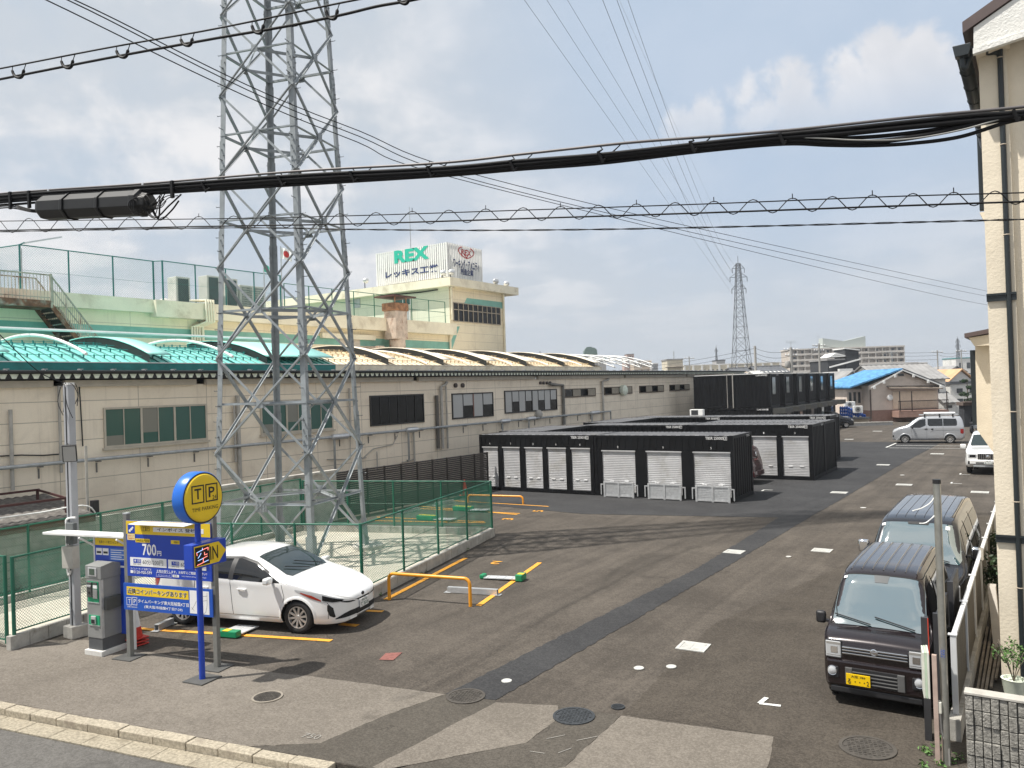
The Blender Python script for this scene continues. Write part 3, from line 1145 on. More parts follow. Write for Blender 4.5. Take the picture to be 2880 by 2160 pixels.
def arc(y, lift=0.0, a0=0.0, a1=1.0, n=22):
    out = []
    w2, cx = (VX0 - VX1) / 2, (VX0 + VX1) / 2
    for k in range(n + 1):
        t_ = a0 + (a1 - a0) * k / n
        x = VX0 + (VX1 - VX0) * t_
        u = (x - cx) / w2
        out.append(V((x, y, VZ + lift + VH * (1 - u * u))))
    return out


def wy(px, py=1032, X=-25.0):
    return xp(px, py, X).y


YT = wy(940)             # teal ends, cream begins
YC = wy(1690)            # cream skin ends, bare arches go on
YE = wy(1835)


def vault(y0, y1, skin, rib, step):
    MB().grid([arc(y0 + (y1 - y0) * k / 40) for k in range(41)]).build('vault_roof', skin, wh, smooth=60)
    rb = MB()
    y_ = y0 + 0.1
    while y_ < y1:
        rb.tube(arc(y_, 0.015, 0, 0.6, 12), 0.022, 4, cap=False)
        y_ += step
    rb.build('roof_ribs', rib, wh)
    hk = MB()
    for t_ in (0.06, 0.16, 0.26, 0.36):
        y_ = y0 + 0.1
        while y_ < y1:
            q = arc(y_, 0.03, t_, t_ + .01, 1)[0]
            hk.box((q.x - 0.02, y_ - 0.018, q.z), (q.x + 0.02, y_ + 0.018, q.z + 0.10))
            y_ += step
        a_ = arc(y0, 0.10, t_, t_ + 0.01, 1)[0]
        hk.tube([a_, (a_.x, y1, a_.z)], 0.009, 4)
    hk.build('roof_hooks', rib, wh)
    MB().box((VX0 + 0.03, y0, 5.64), (VX0 - 0.1, y1 - 0.005, 5.97)).build('vault_fascia', TEALD if skin is TEAL else CREAM, wh)
    MB().box((VX0 + 0.05, y0, 5.97), (VX0 - 0.12, y1 - 0.005, 6.0)).build('vault_rail', WHITE if skin is TEAL else CREAMP, wh)


vault(2.0, YT - 0.0, TEAL, TEALD, 0.34)
vault(YT + 0.01, YC, CREAM, CREAMD, 0.34)


def band(y0, y1, m, name='vent_band'):
    b_ = MB()
    b_.grid([arc(y_, 0.30, 0.005, 0.62) for y_ in (y0, y1)])
    o_ = b_.build(name, m, wh, smooth=60, sol=0.03)
    MB().grid([[p_ + V((0, 0, d_)) for p_ in arc(y0 + 0.02, 0, 0.005, 0.62)] for d_ in (0.02, 0.30)]).build('vent_gap_shade', DARKM, wh)  # dark sheet stands in for the shaded gap beneath the raised band


for a, b in ((-20, 28), (420, 482)):
    band(wy(a), wy(b), TEALP)
band(wy(750), YT - 0.02, TEALP)
for a, b in ((1092, 1114), (1247, 1270), (1368, 1396), (1481, 1506), (1586, 1604), (1672, 1690)):
    band(wy(a), wy(b), CREAMP)
for x in (241, 653):
    MB().tube(arc(wy(x), 0.30, 0.0, 0.9), 0.055, 8).build('arch_pipe', WHITE, wh, smooth=60)
for x in (1200, 1320, 1440, 1540, 1635):
    MB().tube(arc(wy(x), 0.12, 0.0, 0.9), 0.05, 6).build('arch_pipe', CREAMP, wh, smooth=60)
fm = MB()
ys = [YC + (YE - YC) * k / 4 for k in range(5)]
for y in ys:
    for lf in (0.0, 0.28):
        fm.tube(arc(y, lf, 0, 1, 14), 0.05, 6)
    a_, b_ = arc(y, 0, 0, 1, 14), arc(y, 0.28, 0, 1, 14)
    for k in range(14):
        fm.tube([a_[k], b_[k + 1]], 0.025, 4)
for t_ in (0.02, 0.25, 0.5):
    q = arc(0, 0.28, t_, t_ + 0.01, 1)[0]
    fm.tube([(q.x, YC, q.z), (q.x, YE, q.z)], 0.04, 5)
fm.build('bare_arches', WHITE, wh)
for z in (6.95, 7.02):
    MB().tube([(-28.0 - (z - 6.9) * 9, 2, z + 0.32), (-28.0 - (z - 6.9) * 9, YT, z + 0.32)], 0.045, 6).build('ridge_rail', WHITE, wh)


def win(pts, kind):
    (xa, ya), (xb, yb) = pts
    a_, b_ = xp(xa, ya, WX), xp(xb, yb, WX)
    y0, y1, z0, z1 = a_.y, b_.y, min(b_.z, a_.z), max(a_.z, b_.z)
    fr_m = WFR if kind in ('blind',) else WFD if kind != 'small' else mat('frame_bronze', (0.11, 0.085, 0.06), 0.5)
    f_ = MB()
    for (c, d) in (((WX, y0, z0), (WX + .06, y1, z0 + .07)), ((WX, y0, z1 - .06), (WX + .06, y1, z1)), ((WX, y0, z0 + .07), (WX + .06, y0 + .06, z1 - .06)), ((WX, y1 - .06, z0 + .07), (WX + .06, y1, z1 - .06))):
        f_.box(c, d)
    if kind == 'blind':
        f_.box((WX, y0 - .06, z0 - .07), (WX + .12, y1 + .06, z0 - .002))
    n_ = {'blind': 6, 'dark': 6, 'brown': 4, 'bars': 8, 'small': 4}[kind]
    fo = f_.build('window', fr_m, wh)
    w_ = (y1 - y0 - .12) / n_
    for k in range(n_):
        ya_ = y0 + .06 + k * w_
        if k:
            thick = 0.075 if (kind == 'blind' and k % 2 == 0) or (kind in ('brown', 'bars') and k == n_ // 2) else 0.03
            MB().box((WX, ya_ - thick / 2, z0 + .07), (WX + (.055 if thick > .05 else .045), ya_ + thick / 2, z1 - .06)).build('mullion', mat('mullion_brown', (0.22, 0.11, 0.085), 0.6) if kind == 'brown' and thick > .05 else fr_m, fo)
        x_ = WX + 0.018 + 0.010 * (k % 2)
        if kind == 'small' and k % 2:
            lv = MB()
            for q in range(9):
                zz = z0 + .08 + (z1 - z0 - .15) * q / 9
                lv.obox((x_, ya_ + .02, zz), (0, w_ - .04, 0), (0.02, 0, 0.012), (0, 0, (z1 - z0 - .15) / 13))
            lv.build('louvre', mat('louvre_tan', (0.42, 0.38, 0.31), 0.6), fo)
            continue
        g_ = {'blind': GBLIND, 'dark': GDARK, 'brown': GREFL, 'bars': GREFL, 'small': GDARK}[kind]
        zl, zh = z0 + .07, z1 - .06
        if kind == 'blind' and k in (0, 2):
            zm = zl + (zh - zl) * (0.27 if k == 0 else 0.3)
            MB().box((WX + .004, ya_, zl), (x_, ya_ + w_, zm)).build('pane', GGREY if k == 0 else GBLIND, fo)
            MB().box((WX + .004, ya_, zm), (x_ + .004, ya_ + w_, zh)).build('pane', GBLIND if k == 0 else GGREY, fo)
        elif kind in ('brown', 'bars') and k % 2:
            zm = zl + (zh - zl) * 0.5
            MB().box((WX + .004, ya_, zl), (x_, ya_ + w_, zm)).build('pane', GDARK, fo)
            MB().box((WX + .004, ya_, zm), (x_, ya_ + w_, zh)).build('pane', GREFL, fo)
        else:
            MB().box((WX + .004, ya_, zl), (x_, ya_ + w_, zh)).build('pane', g_, fo)
    return fo


win(((289, 1147), (582, 1237)), 'blind')
win(((730, 1127), (936, 1207)), 'blind')
win(((1038, 1113), (1192, 1187)), 'dark')
win(((1269, 1107), (1387, 1170)), 'brown')
win(((1417, 1099), (1566, 1152)), 'bars')
for q in (((1586, 1094), (1674, 1114)), ((1698, 1089), (1777, 1107)), ((1797, 1085), (1866, 1102)), ((1882, 1082), (1938, 1097))):
    win(q, 'small')
# service pipe along the wall with sleeves, feet and clips
MB().tube([(WX + .22, 2, 2.93), (WX + .22, wy(1709, 1155), 2.93), (WX + .22, wy(1709, 1155), 1.5)], 0.058, 10).build('service_pipe', GALV, wh, smooth=60)
for a, b, yy in ((922, 969, 1233), (1132, 1164, 1207), (1399, 1424, 1184), (1474, 1496, 1177), (1653, 1677, 1159)):
    y0, y1 = wy(a, yy), wy(b, yy)
    MB().lathe([(0.06, y0), (0.115, y0 + 0.04), (0.125, y0 + 0.1), (0.125, y1 - 0.1), (0.115, y1 - 0.04), (0.06, y1)], (WX + .22, 0, 2.93), 14, 'y').build('pipe_sleeve', ALU, wh, smooth=40)
    MB().tube([(WX + .22, y0 + .15, 2.85), (WX + .22, y0 + .15, 1.55), (WX + .1, y0 + .15, 1.5)], 0.05, 8).build('drop_pipe', GALV, wh, smooth=60)
CLIPM = mat('clip_grey', (0.16, 0.15, 0.14), 0.7)
for i in range(26):
    y = 3.2 + i * 1.75
    MB().box((WX, y, 2.50), (WX + .03, y + .04, 2.80)).box((WX, y - .02, 2.84), (WX + .24, y + .06, 2.87)).build('pipe_clip', CLIPM, wh)


def vpipe(x, ya, yb, r_, X=WX + .12, m=None, elbow=None):
    a_, b_ = xp(x, ya, X), xp(x, yb, X)
    pts = [(X, a_.y, b_.z), (X, a_.y, a_.z)]
    if elbow:
        pts += [(X + elbow[0], a_.y + elbow[1] * .8, a_.z + elbow[2] * .5), (X + elbow[0], a_.y + elbow[1], a_.z + elbow[2])]
    MB().tube(pts, r_, 10).build('downpipe', m or PIPE, wh, smooth=60)


for a in ((29, 1152, 1380, .055), (668, 1112, 1352, .075), (658, 1135, 1300, .04), (982, 1092, 1225, .05), (1000, 1098, 1200, .03), (1240, 1088, 1262, .075, WX + .14, PIPE, (0.0, 0.5, 0.25)), (1254, 1086, 1262, .05),
          (1228, 1112, 1262, .09, WX + .12, mat('duct_dark', (0.12, 0.11, 0.10), 0.6)), (1583, 1083, 1195, .10, WX + .14, mat('duct_grey', (0.20, 0.195, 0.18), 0.6), (0, -1.6, 0.12)), (1694, 1073, 1184, .075, WX + .14, PIPE, (0.0, 1.0, 0.2)), (165, 1085, 1330, .045),
          (1163, 1207, 1300, .05), (1060, 1270, 1320, .03)):
    vpipe(*a)
for pts in ([(1020, 1290), (1050, 1262), (1105, 1250), (1118, 1225)], [(920, 1292), (985, 1292), (985, 1225)], [(1010, 1312), (1016, 1290), (1030, 1287)], [(1130, 1300), (1150, 1297), (1163, 1292)], [(0, 1283), (60, 1280), (120, 1281), (170, 1277)], [(222, 1075), (226, 1130), (233, 1255)]):
    MB().tube([xp(x, y, WX + .07) for x, y in pts], 0.022, 6).build('conduit', PIPE if pts[0][0] > 300 else DARKM, wh, smooth=60)
for (x, y) in ((1279, 1084), (1299, 1084)):
    q = xp(x, y, WX)
    MB().lathe([(0.11, 0), (0.12, 0.10), (0.07, 0.12)], (q.x, q.y, q.z), 12, 'x').build('vent_cap', mat('vent_brown', (0.06, 0.045, 0.04), 0.6), wh, smooth=40)
for k in range(4):
    q = xp(1518 + k * 9, 1077, WX)
    MB().lathe([(0.09, 0), (0.10, 0.10), (0.05, 0.12)], (q.x, q.y, q.z), 10, 'x').build('vent_cap', MATS['vent_brown'], wh, smooth=40)
q = xp(1748, 1098, WX)
MB().lathe([(0.38, 0), (0.38, 0.28), (0.30, 0.36), (0.02, 0.40)], (q.x, q.y, q.z), 16, 'x').build('vent_hood', PALEG, wh, smooth=40)
q = xp(1510, 1166, WX)
MB().lathe([(0.28, 0), (0.28, 0.2), (0.2, 0.28), (0.02, 0.3)], (q.x, q.y, q.z), 16, 'x').build('vent_hood', PIPE, wh, smooth=40)

# posts with black boxes by the wall
for (x, yt, yb_, X, lab, zb_) in ((241, 1254, 1440, -22.75, 'thin grey post with a black box, beside the old tiled shed', 1.4), (792, 1356, 1400, -23.0, 'short post topped by a black box behind the pylon', 0.0)):
    a_ = xp(x, yt, X)
    t = thing('service_post', lab, 'post', (X, a_.y, 0))
    MB().tube([(X, a_.y, 0), (X, a_.y, a_.z)], 0.04, 8).build('post', PIPE, t, smooth=60)
    if zb_:
        MB().box((X + .05, a_.y + .04, 1.35), (X + .22, a_.y + .22, 1.92)).build('box', BLACKP, t, bevel=0.01)
    else:
        MB().box((X - .1, a_.y - .17, a_.z - .42), (X + .12, a_.y + .17, a_.z)).build('box', BLACKP, t, bevel=0.015)

# ================================================================== factory block behind
FXX = -35.0
FWALL = panels('factory_wall', (0.87, 0.77, 0.57), (0.58, 0.50, 0.37), 3.0, 0.60, 'yz', 0.0, 0.014, 0.05, (0.50, 0.42, 0.30), 0.3, 0.85, 0.1, 40)
FWALL2 = panels('factory_wall_green_bounce', (0.72, 0.72, 0.58), (0.50, 0.52, 0.42), 3.0, 0.60, 'xz', 0.0, 0.014, 0.05, (0.48, 0.50, 0.38), 0.25, 0.85)  # sunlight and green bounce off the roof are put into this colour
PARA = mat('parapet_cream', (0.83, 0.77, 0.61), 0.8, var=0.06, vs=0.8, dirt=(0.58, 0.51, 0.38), dirts=0.6)
TSTR = mat('stripe_teal', (0.22, 0.46, 0.39), 0.7, var=0.14, vs=0.8)
fa = thing('factory', 'large cream factory block with a teal stripe and corner tower behind the warehouse', 'factory', (FXX, 30, -0.1))
MB().box((FXX, -8, -0.1), (-80, 52, 9.0)).build('wall', FWALL, fa)
MB().box((FXX + 0.003, -8, xp(100, 939, FXX).z), (FXX - 0.02, wy(1265, 980, FXX), xp(100, 905, FXX).z)).build('painted_stripe', TSTR, fa)
# parapet: plain left run, deeper step, then on to the tower
YJ = wy(420, 845, FXX)
pm = MB()
pm.box((FXX + 0.30, -8, 8.86), (FXX - 0.25, YJ, 9.48)).box((FXX + 0.55, YJ, 8.66), (FXX - 0.25, 45.1, 9.46))
pm.build('parapet', PARA, fa)
MB().box((FXX - 0.25, -8, 9.0), (-80, 45, 9.05)).build('roof', mat('roof_green', (0.22, 0.32, 0.25), 0.8, var=0.2), fa)
YTW, YTE = 45.06, 52.05
MB().box((FXX - 0.002, YTW, 9.0), (-80, YTE, 12.15)).build('tower', FWALL, fa)
MB().box((FXX - 0.01, YTW - 0.004, 9.4), (-80, YTW, 12.15)).build('tower_front', FWALL2, fa)
MB().box((FXX + 0.55, YTW - 0.55, 12.15), (-80.5, YTE + 1.3, 12.75)).build('tower_roof', PARA, fa)
# teal band on the tower and the slanting stripe
def fx(x, y, dx=0.004):
    q = xp(x, y, FXX)
    return V((FXX + dx, q.y, q.z))
a_, b_, c_, d_ = fx(1313, 838), fx(1413, 850), fx(1413, 868), fx(1305, 854)
MB().prism([a_, b_, c_, d_], (-0.01, 0, 0)).build('painted_stripe', TSTR, fa)
MB().prism([fx(1286, 918), fx(1293, 918), fx(1271, 983), fx(1258, 983)], (-0.01, 0, 0)).build('painted_stripe', TSTR, fa)
# tower window band
q0, q1 = fx(1273, 853), fx(1407, 920)
z0, z1 = 9.75, 11.02
f_ = MB()
f_.box((FXX, q0.y, z0 - .05), (FXX + .08, q1.y, z0)).box((FXX, q0.y, z1), (FXX + .08, q1.y, z1 + .05)).box((FXX, q0.y, z0 + .78), (FXX + .075, q1.y, z0 + .84))
n_ = 10
for k in range(n_ + 1):
    y = q0.y + (q1.y - q0.y) * k / n_
    f_.box((FXX, y - .035, z0), (FXX + .07, y + .035, z1))
fo = f_.build('window', mat('frame_tan', (0.36, 0.31, 0.24), 0.6), fa)
for k in range(n_):
    y = q0.y + (q1.y - q0.y) * k / n_
    w_ = (q1.y - q0.y) / n_
    MB().box((FXX + .004, y + .03, z0), (FXX + .03, y + w_ - .03, z0 + .78)).build('pane', GDARK, fo)
    MB().box((FXX + .004, y + .03, z0 + .84), (FXX + .03, y + w_ - .03, z1)).build('pane', GDARK, fo)
# door and windows on the tower's south side
def fy(x, y):
    return yp(x, y, YTW)
a_, b_ = fy(1114, 852), fy(1155, 893)
MB().box((a_.x, YTW - .04, 9.5), (b_.x, YTW - .006, 10.75)).build('door', WHITE, fa)
a_, b_ = fy(1113, 842), fy(1156, 858)
wo_ = MB().box((a_.x, YTW - .06, b_.z), (b_.x, YTW - .005, a_.z)).build('window', WHITE, fa)
for k in range(2):
    xa = a_.x + (b_.x - a_.x) * (0.03 + .5 * k)
    MB().box((xa, YTW - .07, b_.z + .06), (xa + (b_.x - a_.x) * .44, YTW - .062, a_.z - .06)).build('pane', GBLIND, wo_)
a_, b_ = fy(994, 842), fy(1014, 865)
MB().box((a_.x, YTW - .05, b_.z), (b_.x, YTW - .005, a_.z)).build('vent_panel', GALV, fa)
a_, b_ = fy(1126, 872), fy(1164, 901)
MB().box((a_.x, YTW - .6, 9.45), (b_.x, YTW - .55, a_.z)).build('screen_panel', GALV, fa)
MB().tube([fy(800, 856) + V((0, -.05, 0)), fy(870, 836) + V((0, -.05, 0)), fy(1000, 833) + V((0, -.05, 0)), fy(1120, 828) + V((0, -.05, 0)), fy(1185, 822) + V((0, -.05, 0)), fy(1232, 815) + V((0, -.05, 0))], 0.05, 6).build('cable', DARKM, fa)
for (x, ya, yb_) in ((1265, 808, 900), (1262, 935, 1002), (1412, 828, 1003), (565, 905, 1000), (1119, 925, 1000)):
    a_, b_ = fx(x, ya), fx(x, yb_)
    MB().tube([(FXX + .12, a_.y, a_.z), (FXX + .12, a_.y, b_.z)], 0.08, 8).build('downpipe', PARA, fa, smooth=60)
    MB().box((FXX + .02, a_.y - .22, a_.z), (FXX + .3, a_.y + .22, a_.z + .35)).build('rain_head', PIPE, fa)
# pipes spilling over the parapet
for k in range(4):
    q = fx(556 + k * 7, 840)
    q2 = fx(527 + k * 7, 905)
    MB().tube([(FXX - .6, q.y, 9.7), (FXX + .65, q.y, 9.62), (FXX + .68, q.y, 8.55), (FXX + .2, q.y - .2, 8.4), (FXX + .18, q.y - .5, 8.3), (FXX + .18, q.y - .5, 7.5)], 0.055, 7).build('coolant_pipe', PARA, fa, smooth=60)
# louvre door strip on the wall
a_, b_ = fx(898, 922), fx(1048, 940)
MB().box((FXX + .02, a_.y, 8.05), (FXX + .25, b_.y, 8.35)).build('shutter_box', PARA, fa)
MB().box((FXX + .01, a_.y + 1.6, 6), (FXX + .06, b_.y - 1.2, 8.05)).build('wall_panel', mat('panel_offwhite', (0.62, 0.56, 0.48), 0.8), fa)
# rusty exhaust duct
RUSTD = mat('duct_rusty', (0.56, 0.46, 0.38), 0.7, 0.0, 0.15, 3, dirt=(0.25, 0.10, 0.04), dirts=1.6)
t = thing('exhaust_duct', 'pinkish rusty exhaust duct with a flat cap standing up the factory wall', 'duct', (FXX + .9, 36, 6))
yc = fx(1088, 930).y
MB().box((FXX + .35, yc - .62, 8.1), (FXX + 1.35, yc + .5, 9.9)).build('riser', RUSTD, t, bevel=.03)
MB().prism([(FXX + .3, yc - .75, 9.9), (FXX + 1.4, yc - .75, 9.9), (FXX + 1.4, yc + .6, 9.9), (FXX + .3, yc + .6, 9.9)], (0, 0, .5)).build('head', mat('duct_rust', (0.33, 0.17, 0.09), 0.8, var=0.4, vs=4), t, bevel=.04)
MB().prism([(FXX, yc - 1.1, 10.75), (FXX + 1.7, yc - 1.1, 10.75), (FXX + 1.7, yc + 1.0, 10.75), (FXX, yc + 1.0, 10.75)], (0, 0, .08)).build('cap', mat('duct_cap', (0.09, 0.035, 0.03), 0.7), t)
MB().tube(spline([(FXX + .85, yc, 8.1), (FXX + .85, yc, 7.5), (FXX + .85, yc - .3, 6.95), (FXX + .85, yc - .9, 6.8), (FXX + .85, yc - 2.0, 6.8)]), 0.52, 14).build('elbow', RUSTD, t, smooth=60)
MB().box((FXX + .2, yc - 2.4, 6.35), (FXX + 1.5, yc - 1.9, 7.6)).build('inlet', RUSTD, t, bevel=.02)
for yy in (-.6, .45):
    MB().bar((FXX + 1.3, yc + yy, 10.4), (FXX + 1.3, yc + yy, 10.75), .06).build('strut', MATS['duct_rust'], t)

# rooftop billboard
SX, SY0 = FXX - 0.4, YTW + 0.4
xl = yp(1057, 702, SY0).x
yr = xp(1355, 708, SX).y
ZB0, ZB1 = 12.95, 15.45
t = thing('billboard', 'white slatted rooftop billboard with teal and navy lettering on the factory tower', 'billboard', (SX, SY0, 12.75))
sl_ = MB()
x = xl
while x < SX:
    sl_.box((x, SY0 - .03, ZB0), (x + .12, SY0 + .03, ZB1 + 0.0))
    x += .2
sl_.build('front_slats', WHITE, t)
sl_ = MB()
y = SY0
while y < yr:
    sl_.box((SX - .03, y, ZB0), (SX + .03, y + .12, ZB1))
    y += .2
sl_.build('side_slats', WHITE, t)
fr_ = MB()
for z in (ZB0 + .1, (ZB0 + ZB1) / 2, ZB1 - .1):
    fr_.box((xl, SY0 + .04, z - .04), (SX - .04, SY0 + .10, z + .04)).box((SX - .10, SY0 + .10, z - .04), (SX - .04, yr, z + .04))
for k in range(8):
    xx = xl + (SX - .1 - xl) * k / 7
    fr_.box((xx, SY0 + .1, 12.75), (xx + .08, SY0 + .18, ZB1 - .2))
MB().box((xl + .3, SY0 + .5, ZB0 + .1), (SX - .5, yr - .4, ZB1 - .15)).build('backing', mat('billboard_back', (0.55, 0.57, 0.58), 0.8), t)
fr_.build('frame', GALV, t)
TEALL = mat('letter_teal', (0.02, 0.45, 0.32), 0.5, var=0)
NAVYL = mat('letter_blue', (0.012, 0.03, 0.13), 0.5, var=0)
REDL = mat('letter_red', (0.45, 0.03, 0.03), 0.5, var=0)


def face_txt(s_, a, b, face, m, bold=0.03):
    if face == 'L':
        P0, P1 = yp(*a, SY0 - .05), yp(*b, SY0 - .05)
        txt(s_, t, m, (P0.x, SY0 - .05, min(P0.z, P1.z)), (1, 0, 0), (0, 0, 1), P1.x - P0.x, abs(P1.z - P0.z), bold=bold)
    else:
        P0, P1 = xp(*a, SX + .05), xp(*b, SX + .05)
        txt(s_, t, m, (SX + .05, P0.y, min(P0.z, P1.z)), (0, 1, 0), (0, 0, 1), P1.y - P0.y, abs(P1.z - P0.z), bold=bold)


face_txt('REX', (1109, 742), (1206, 690), 'L', TEALL, 0.05)
face_txt('レッキス工業', (1084, 784), (1233, 742), 'L', NAVYL, 0.03)
face_txt('ワーキング・アメニティ', (1276, 752), (1347, 738), 'R', NAVYL, 0.02)
face_txt('創造企業', (1296, 772), (1331, 760), 'R', NAVYL, 0.02)
face_txt('REX', (1298, 716), (1325, 706), 'R', REDL, 0.02)
P0, P1 = xp(1289, 690, SX + .05), xp(1333, 732, SX + .05)
cy_, cz_ = (P0.y + P1.y) / 2, (P0.z + P1.z) / 2
hy, hz_ = (P1.y - P0.y) / 2, (P0.z - P1.z) / 2
for s_ in (-1, 1):
    MB().tube(spline([(SX + .06, cy_ + s_ * hy * a, cz_ + hz_ * b) for a, b in ((.55, .85), (.9, .55), (1, .1), (.8, -.35), (.4, -.75), (0, -.95))], 4), .035, 5).build('emblem', REDL, t)
MB().tube([(SX + .06, cy_ - hy * .25, cz_ - hz_ * .3), (SX + .06, cy_, cz_ - hz_ * .85), (SX + .06, cy_ + hy * .25, cz_ - hz_ * .3)], .035, 5).build('emblem', REDL, t)
# lightning rod and floodlights
q = yp(1155, 690, SY0 + 1.2)
single(MB().tube([(q.x, q.y, 12.75), (q.x, q.y, yp(1153, 582, SY0 + 1.2).z)], [.05, .02], 6), 'lightning_rod', GALV, 'thin lightning rod rising behind the rooftop billboard', 'lightning rod')


def flood(x, y, plane, lab):
    q = xp(x, y, FXX + .2) if plane == 'x' else yp(x, y, YTW - .2)
    t_ = thing('floodlight', lab, 'floodlight', (q.x, q.y, 12.76))
    MB().tube([(q.x, q.y, 12.76), (q.x, q.y, q.z), (q.x + .1, q.y + .2, q.z + .05)], .035, 6).build('arm', DARKM, t_)
    MB().lathe([(.06, -.15), (.2, 0), (.24, .18), (.0, .2)], (q.x, q.y, q.z + .15), 14, 'y').build('lamp_head', ALU, t_, smooth=50)


flood(1026, 794, 'y', 'small floodlight on the tower roof edge left of the billboard')
flood(1244, 773, 'y', 'left of two floodlights at the foot of the billboard corner')
flood(1267, 771, 'x', 'right of two floodlights at the foot of the billboard corner')
flood(1392, 796, 'x', 'floodlight on the right end of the tower roof')
flood(1422, 803, 'x', 'outermost floodlight at the right tip of the tower roof')
# flags
FLAGW = mat('flag_white', (0.8, 0.8, 0.8), 0.8, var=0.03)
for (x, yt, D_, lab, gm, w_, h_) in ((789, 692, 44.0, 'white flag with a red disc on a pole above the factory roof', None, 0.62, 0.62), (741, 737, 42.0, 'small green and white flag beside the red disc flag', mat('flag_green', (0.05, 0.42, 0.30), 0.8, var=0.3, vs=6), 0.32, 0.42)):
    q = dp(x, yt, D_)
    t = thing('flag', lab, 'flag', (q.x, q.y, 9.05))
    MB().tube([(q.x, q.y, 9.05), (q.x, q.y, q.z)], .03, 6).build('flagpole', GALV, t)
    dx_ = V((.86, .5, 0))
    rows = [[V((q.x, q.y, q.z - .08 - h_ * j / 8)) + dx_ * (w_ * i / 12) + V((-.5, .86, 0)) * (.05 * math.sin(i * .9 + j * .2)) - V((0, 0, .22 * (i / 12) ** 1.5)) for i in range(13)] for j in range(9)]
    MB().grid(rows).build('cloth', gm or FLAGW, t, smooth=170)
    if gm is None:
        ds = []
        for k in range(20):
            a_ = 2 * math.pi * k / 20
            i, j = 6 + 2.9 * math.cos(a_), 4 + 2.4 * math.sin(a_)
            ds.append(V((q.x, q.y, q.z - .08 - h_ * j / 8)) + dx_ * (w_ * i / 12) + V((-.5, .86, 0)) * (.05 * math.sin(i * .9 + j * .2) - .02) - V((0, 0, .22 * (i / 12) ** 1.5)))
        MB().poly(ds).build('disc', REDL, t)
        dd = [p_ + V((-.5, .86, 0)) * .04 for p_ in reversed(ds)]
        MB().poly(dd).build('disc', REDL, t)

# rooftop fences
TEALF = mat('roof_fence_teal', (0.02, 0.16, 0.15), 0.5)
ROW = mat('roof_wire', (0.10, 0.26, 0.25), 0.6)
ya_ = wy(58, 800, FXX - .9)
chain_fence('roof_fence', 'teal chain-link fence on the factory roof above the rusty stair', [(FXX - 3.4, ya_ - .5, 0), (FXX - .9, ya_, 0), (FXX - .9, wy(432, 800, FXX - .9), 0), (FXX - .5, wy(458, 800, FXX - .5), 0), (FXX - .5, wy(790, 850, FXX - .5), 0)], 9.4, 11.52, post=1.95, sp=.11, wr=.004, postr=.035, midrail=True, mat_p=TEALF, mat_w=ROW)
t = thing('roof_railing', 'thin green railing along the factory roof edge before the tower', 'railing', (FXX - .2, 36, 9.4))
y0, y1 = wy(800, 850, FXX - .2), YTW - .3
rl = MB()
for k in range(9):
    y = y0 + (y1 - y0) * k / 8
    MB().tube([(FXX - .2, y, 9.44), (FXX - .2, y, 11.05)], .03, 6).build('post', GREENP, t)
for z in (11.05, 10.3):
    rl.tube([(FXX - .2, y0, z), (FXX - .2, y1, z)], .022, 6)
rl.build('rail', GREENP, t)

# rooftop air-conditioning units
ACW = mat('ac_casing', (0.62, 0.60, 0.55), 0.6, var=0.08, dirt=(0.4, 0.38, 0.33), dirts=2)
ACD = mat('ac_grille', (0.03, 0.032, 0.035), 0.6)


def ac(xa, xb, yt, lab, double=False):
    X = FXX - 1.1
    q0_, q1_ = xp(xa, yt, X), xp(xb, yt, X)
    t_ = thing('ac_unit', lab, 'air conditioner', (X, q0_.y, 9.05), 0, 'air-conditioning units on the factory roof')
    z1_ = q0_.z
    y0_, y1_ = q0_.y + .25, q1_.y
    MB().box((X - .75, y0_, 9.25), (X, y1_, z1_)).build('casing', ACW, t_, bevel=.03)
    MB().box((X - .7, y0_ + .05, 9.05), (X - .05, y0_ + .15, 9.25)).box((X - .7, y1_ - .15, 9.05), (X - .05, y1_ - .05, 9.25)).build('feet', DARKM, t_)
    n__ = 2 if double else 1
    wd_ = (y1_ - y0_) / n__
    for k in range(n__):
        g = MB().box((X, y0_ + wd_ * k + .1, 9.4), (X + .015, y0_ + wd_ * (k + 1) - .1, z1_ - .1))
        if double:
            gb = MB()
            for i in range(9):
                gb.box((X + .015, y0_ + wd_ * k + .1 + (wd_ - .2) * i / 8 - .012, 9.4), (X + .03, y0_ + wd_ * k + .1 + (wd_ - .2) * i / 8 + .012, z1_ - .1))
            for i in range(12):
                z = 9.4 + (z1_ - .1 - 9.4) * i / 11
                gb.box((X + .03, y0_ + wd_ * k + .1, z - .012), (X + .04, y0_ + wd_ * (k + 1) - .1, z + .012))
            gb.build('guard', ACW, t_)
        g.build('grille', ACD, t_)


ac(482, 534, 775, 'lone air-conditioning unit left of the pylon, on the factory roof')
ac(570, 617, 772, 'tall air-conditioning unit just left of the pylon leg, on the factory roof')
ac(622, 668, 780, 'air-conditioning unit seen between the first pylon legs, on the factory roof')
ac(664, 746, 799, 'wide twin-grille air-conditioning unit behind the pylon, on the factory roof', True)
MB_ = MB()
q = xp(462, 832, FXX - 1.4)
t = thing('roof_fan', 'pale domed roof fan beside the lone air-conditioning unit', 'roof fan', (q.x, q.y, 9.05))
MB().lathe([(.55, 0), (.62, .3), (.45, .6), (.1, .75), (0, .75)], (q.x, q.y, 9.06), 18).build('dome', ACW, t, smooth=50)
MB().tube([(q.x + .4, q.y + .3, 9.3), (q.x + .4, q.y + 1.2, 9.6), (q.x + .3, q.y + 1.6, 9.3)], .12, 8).build('duct', ALU, t, smooth=60)

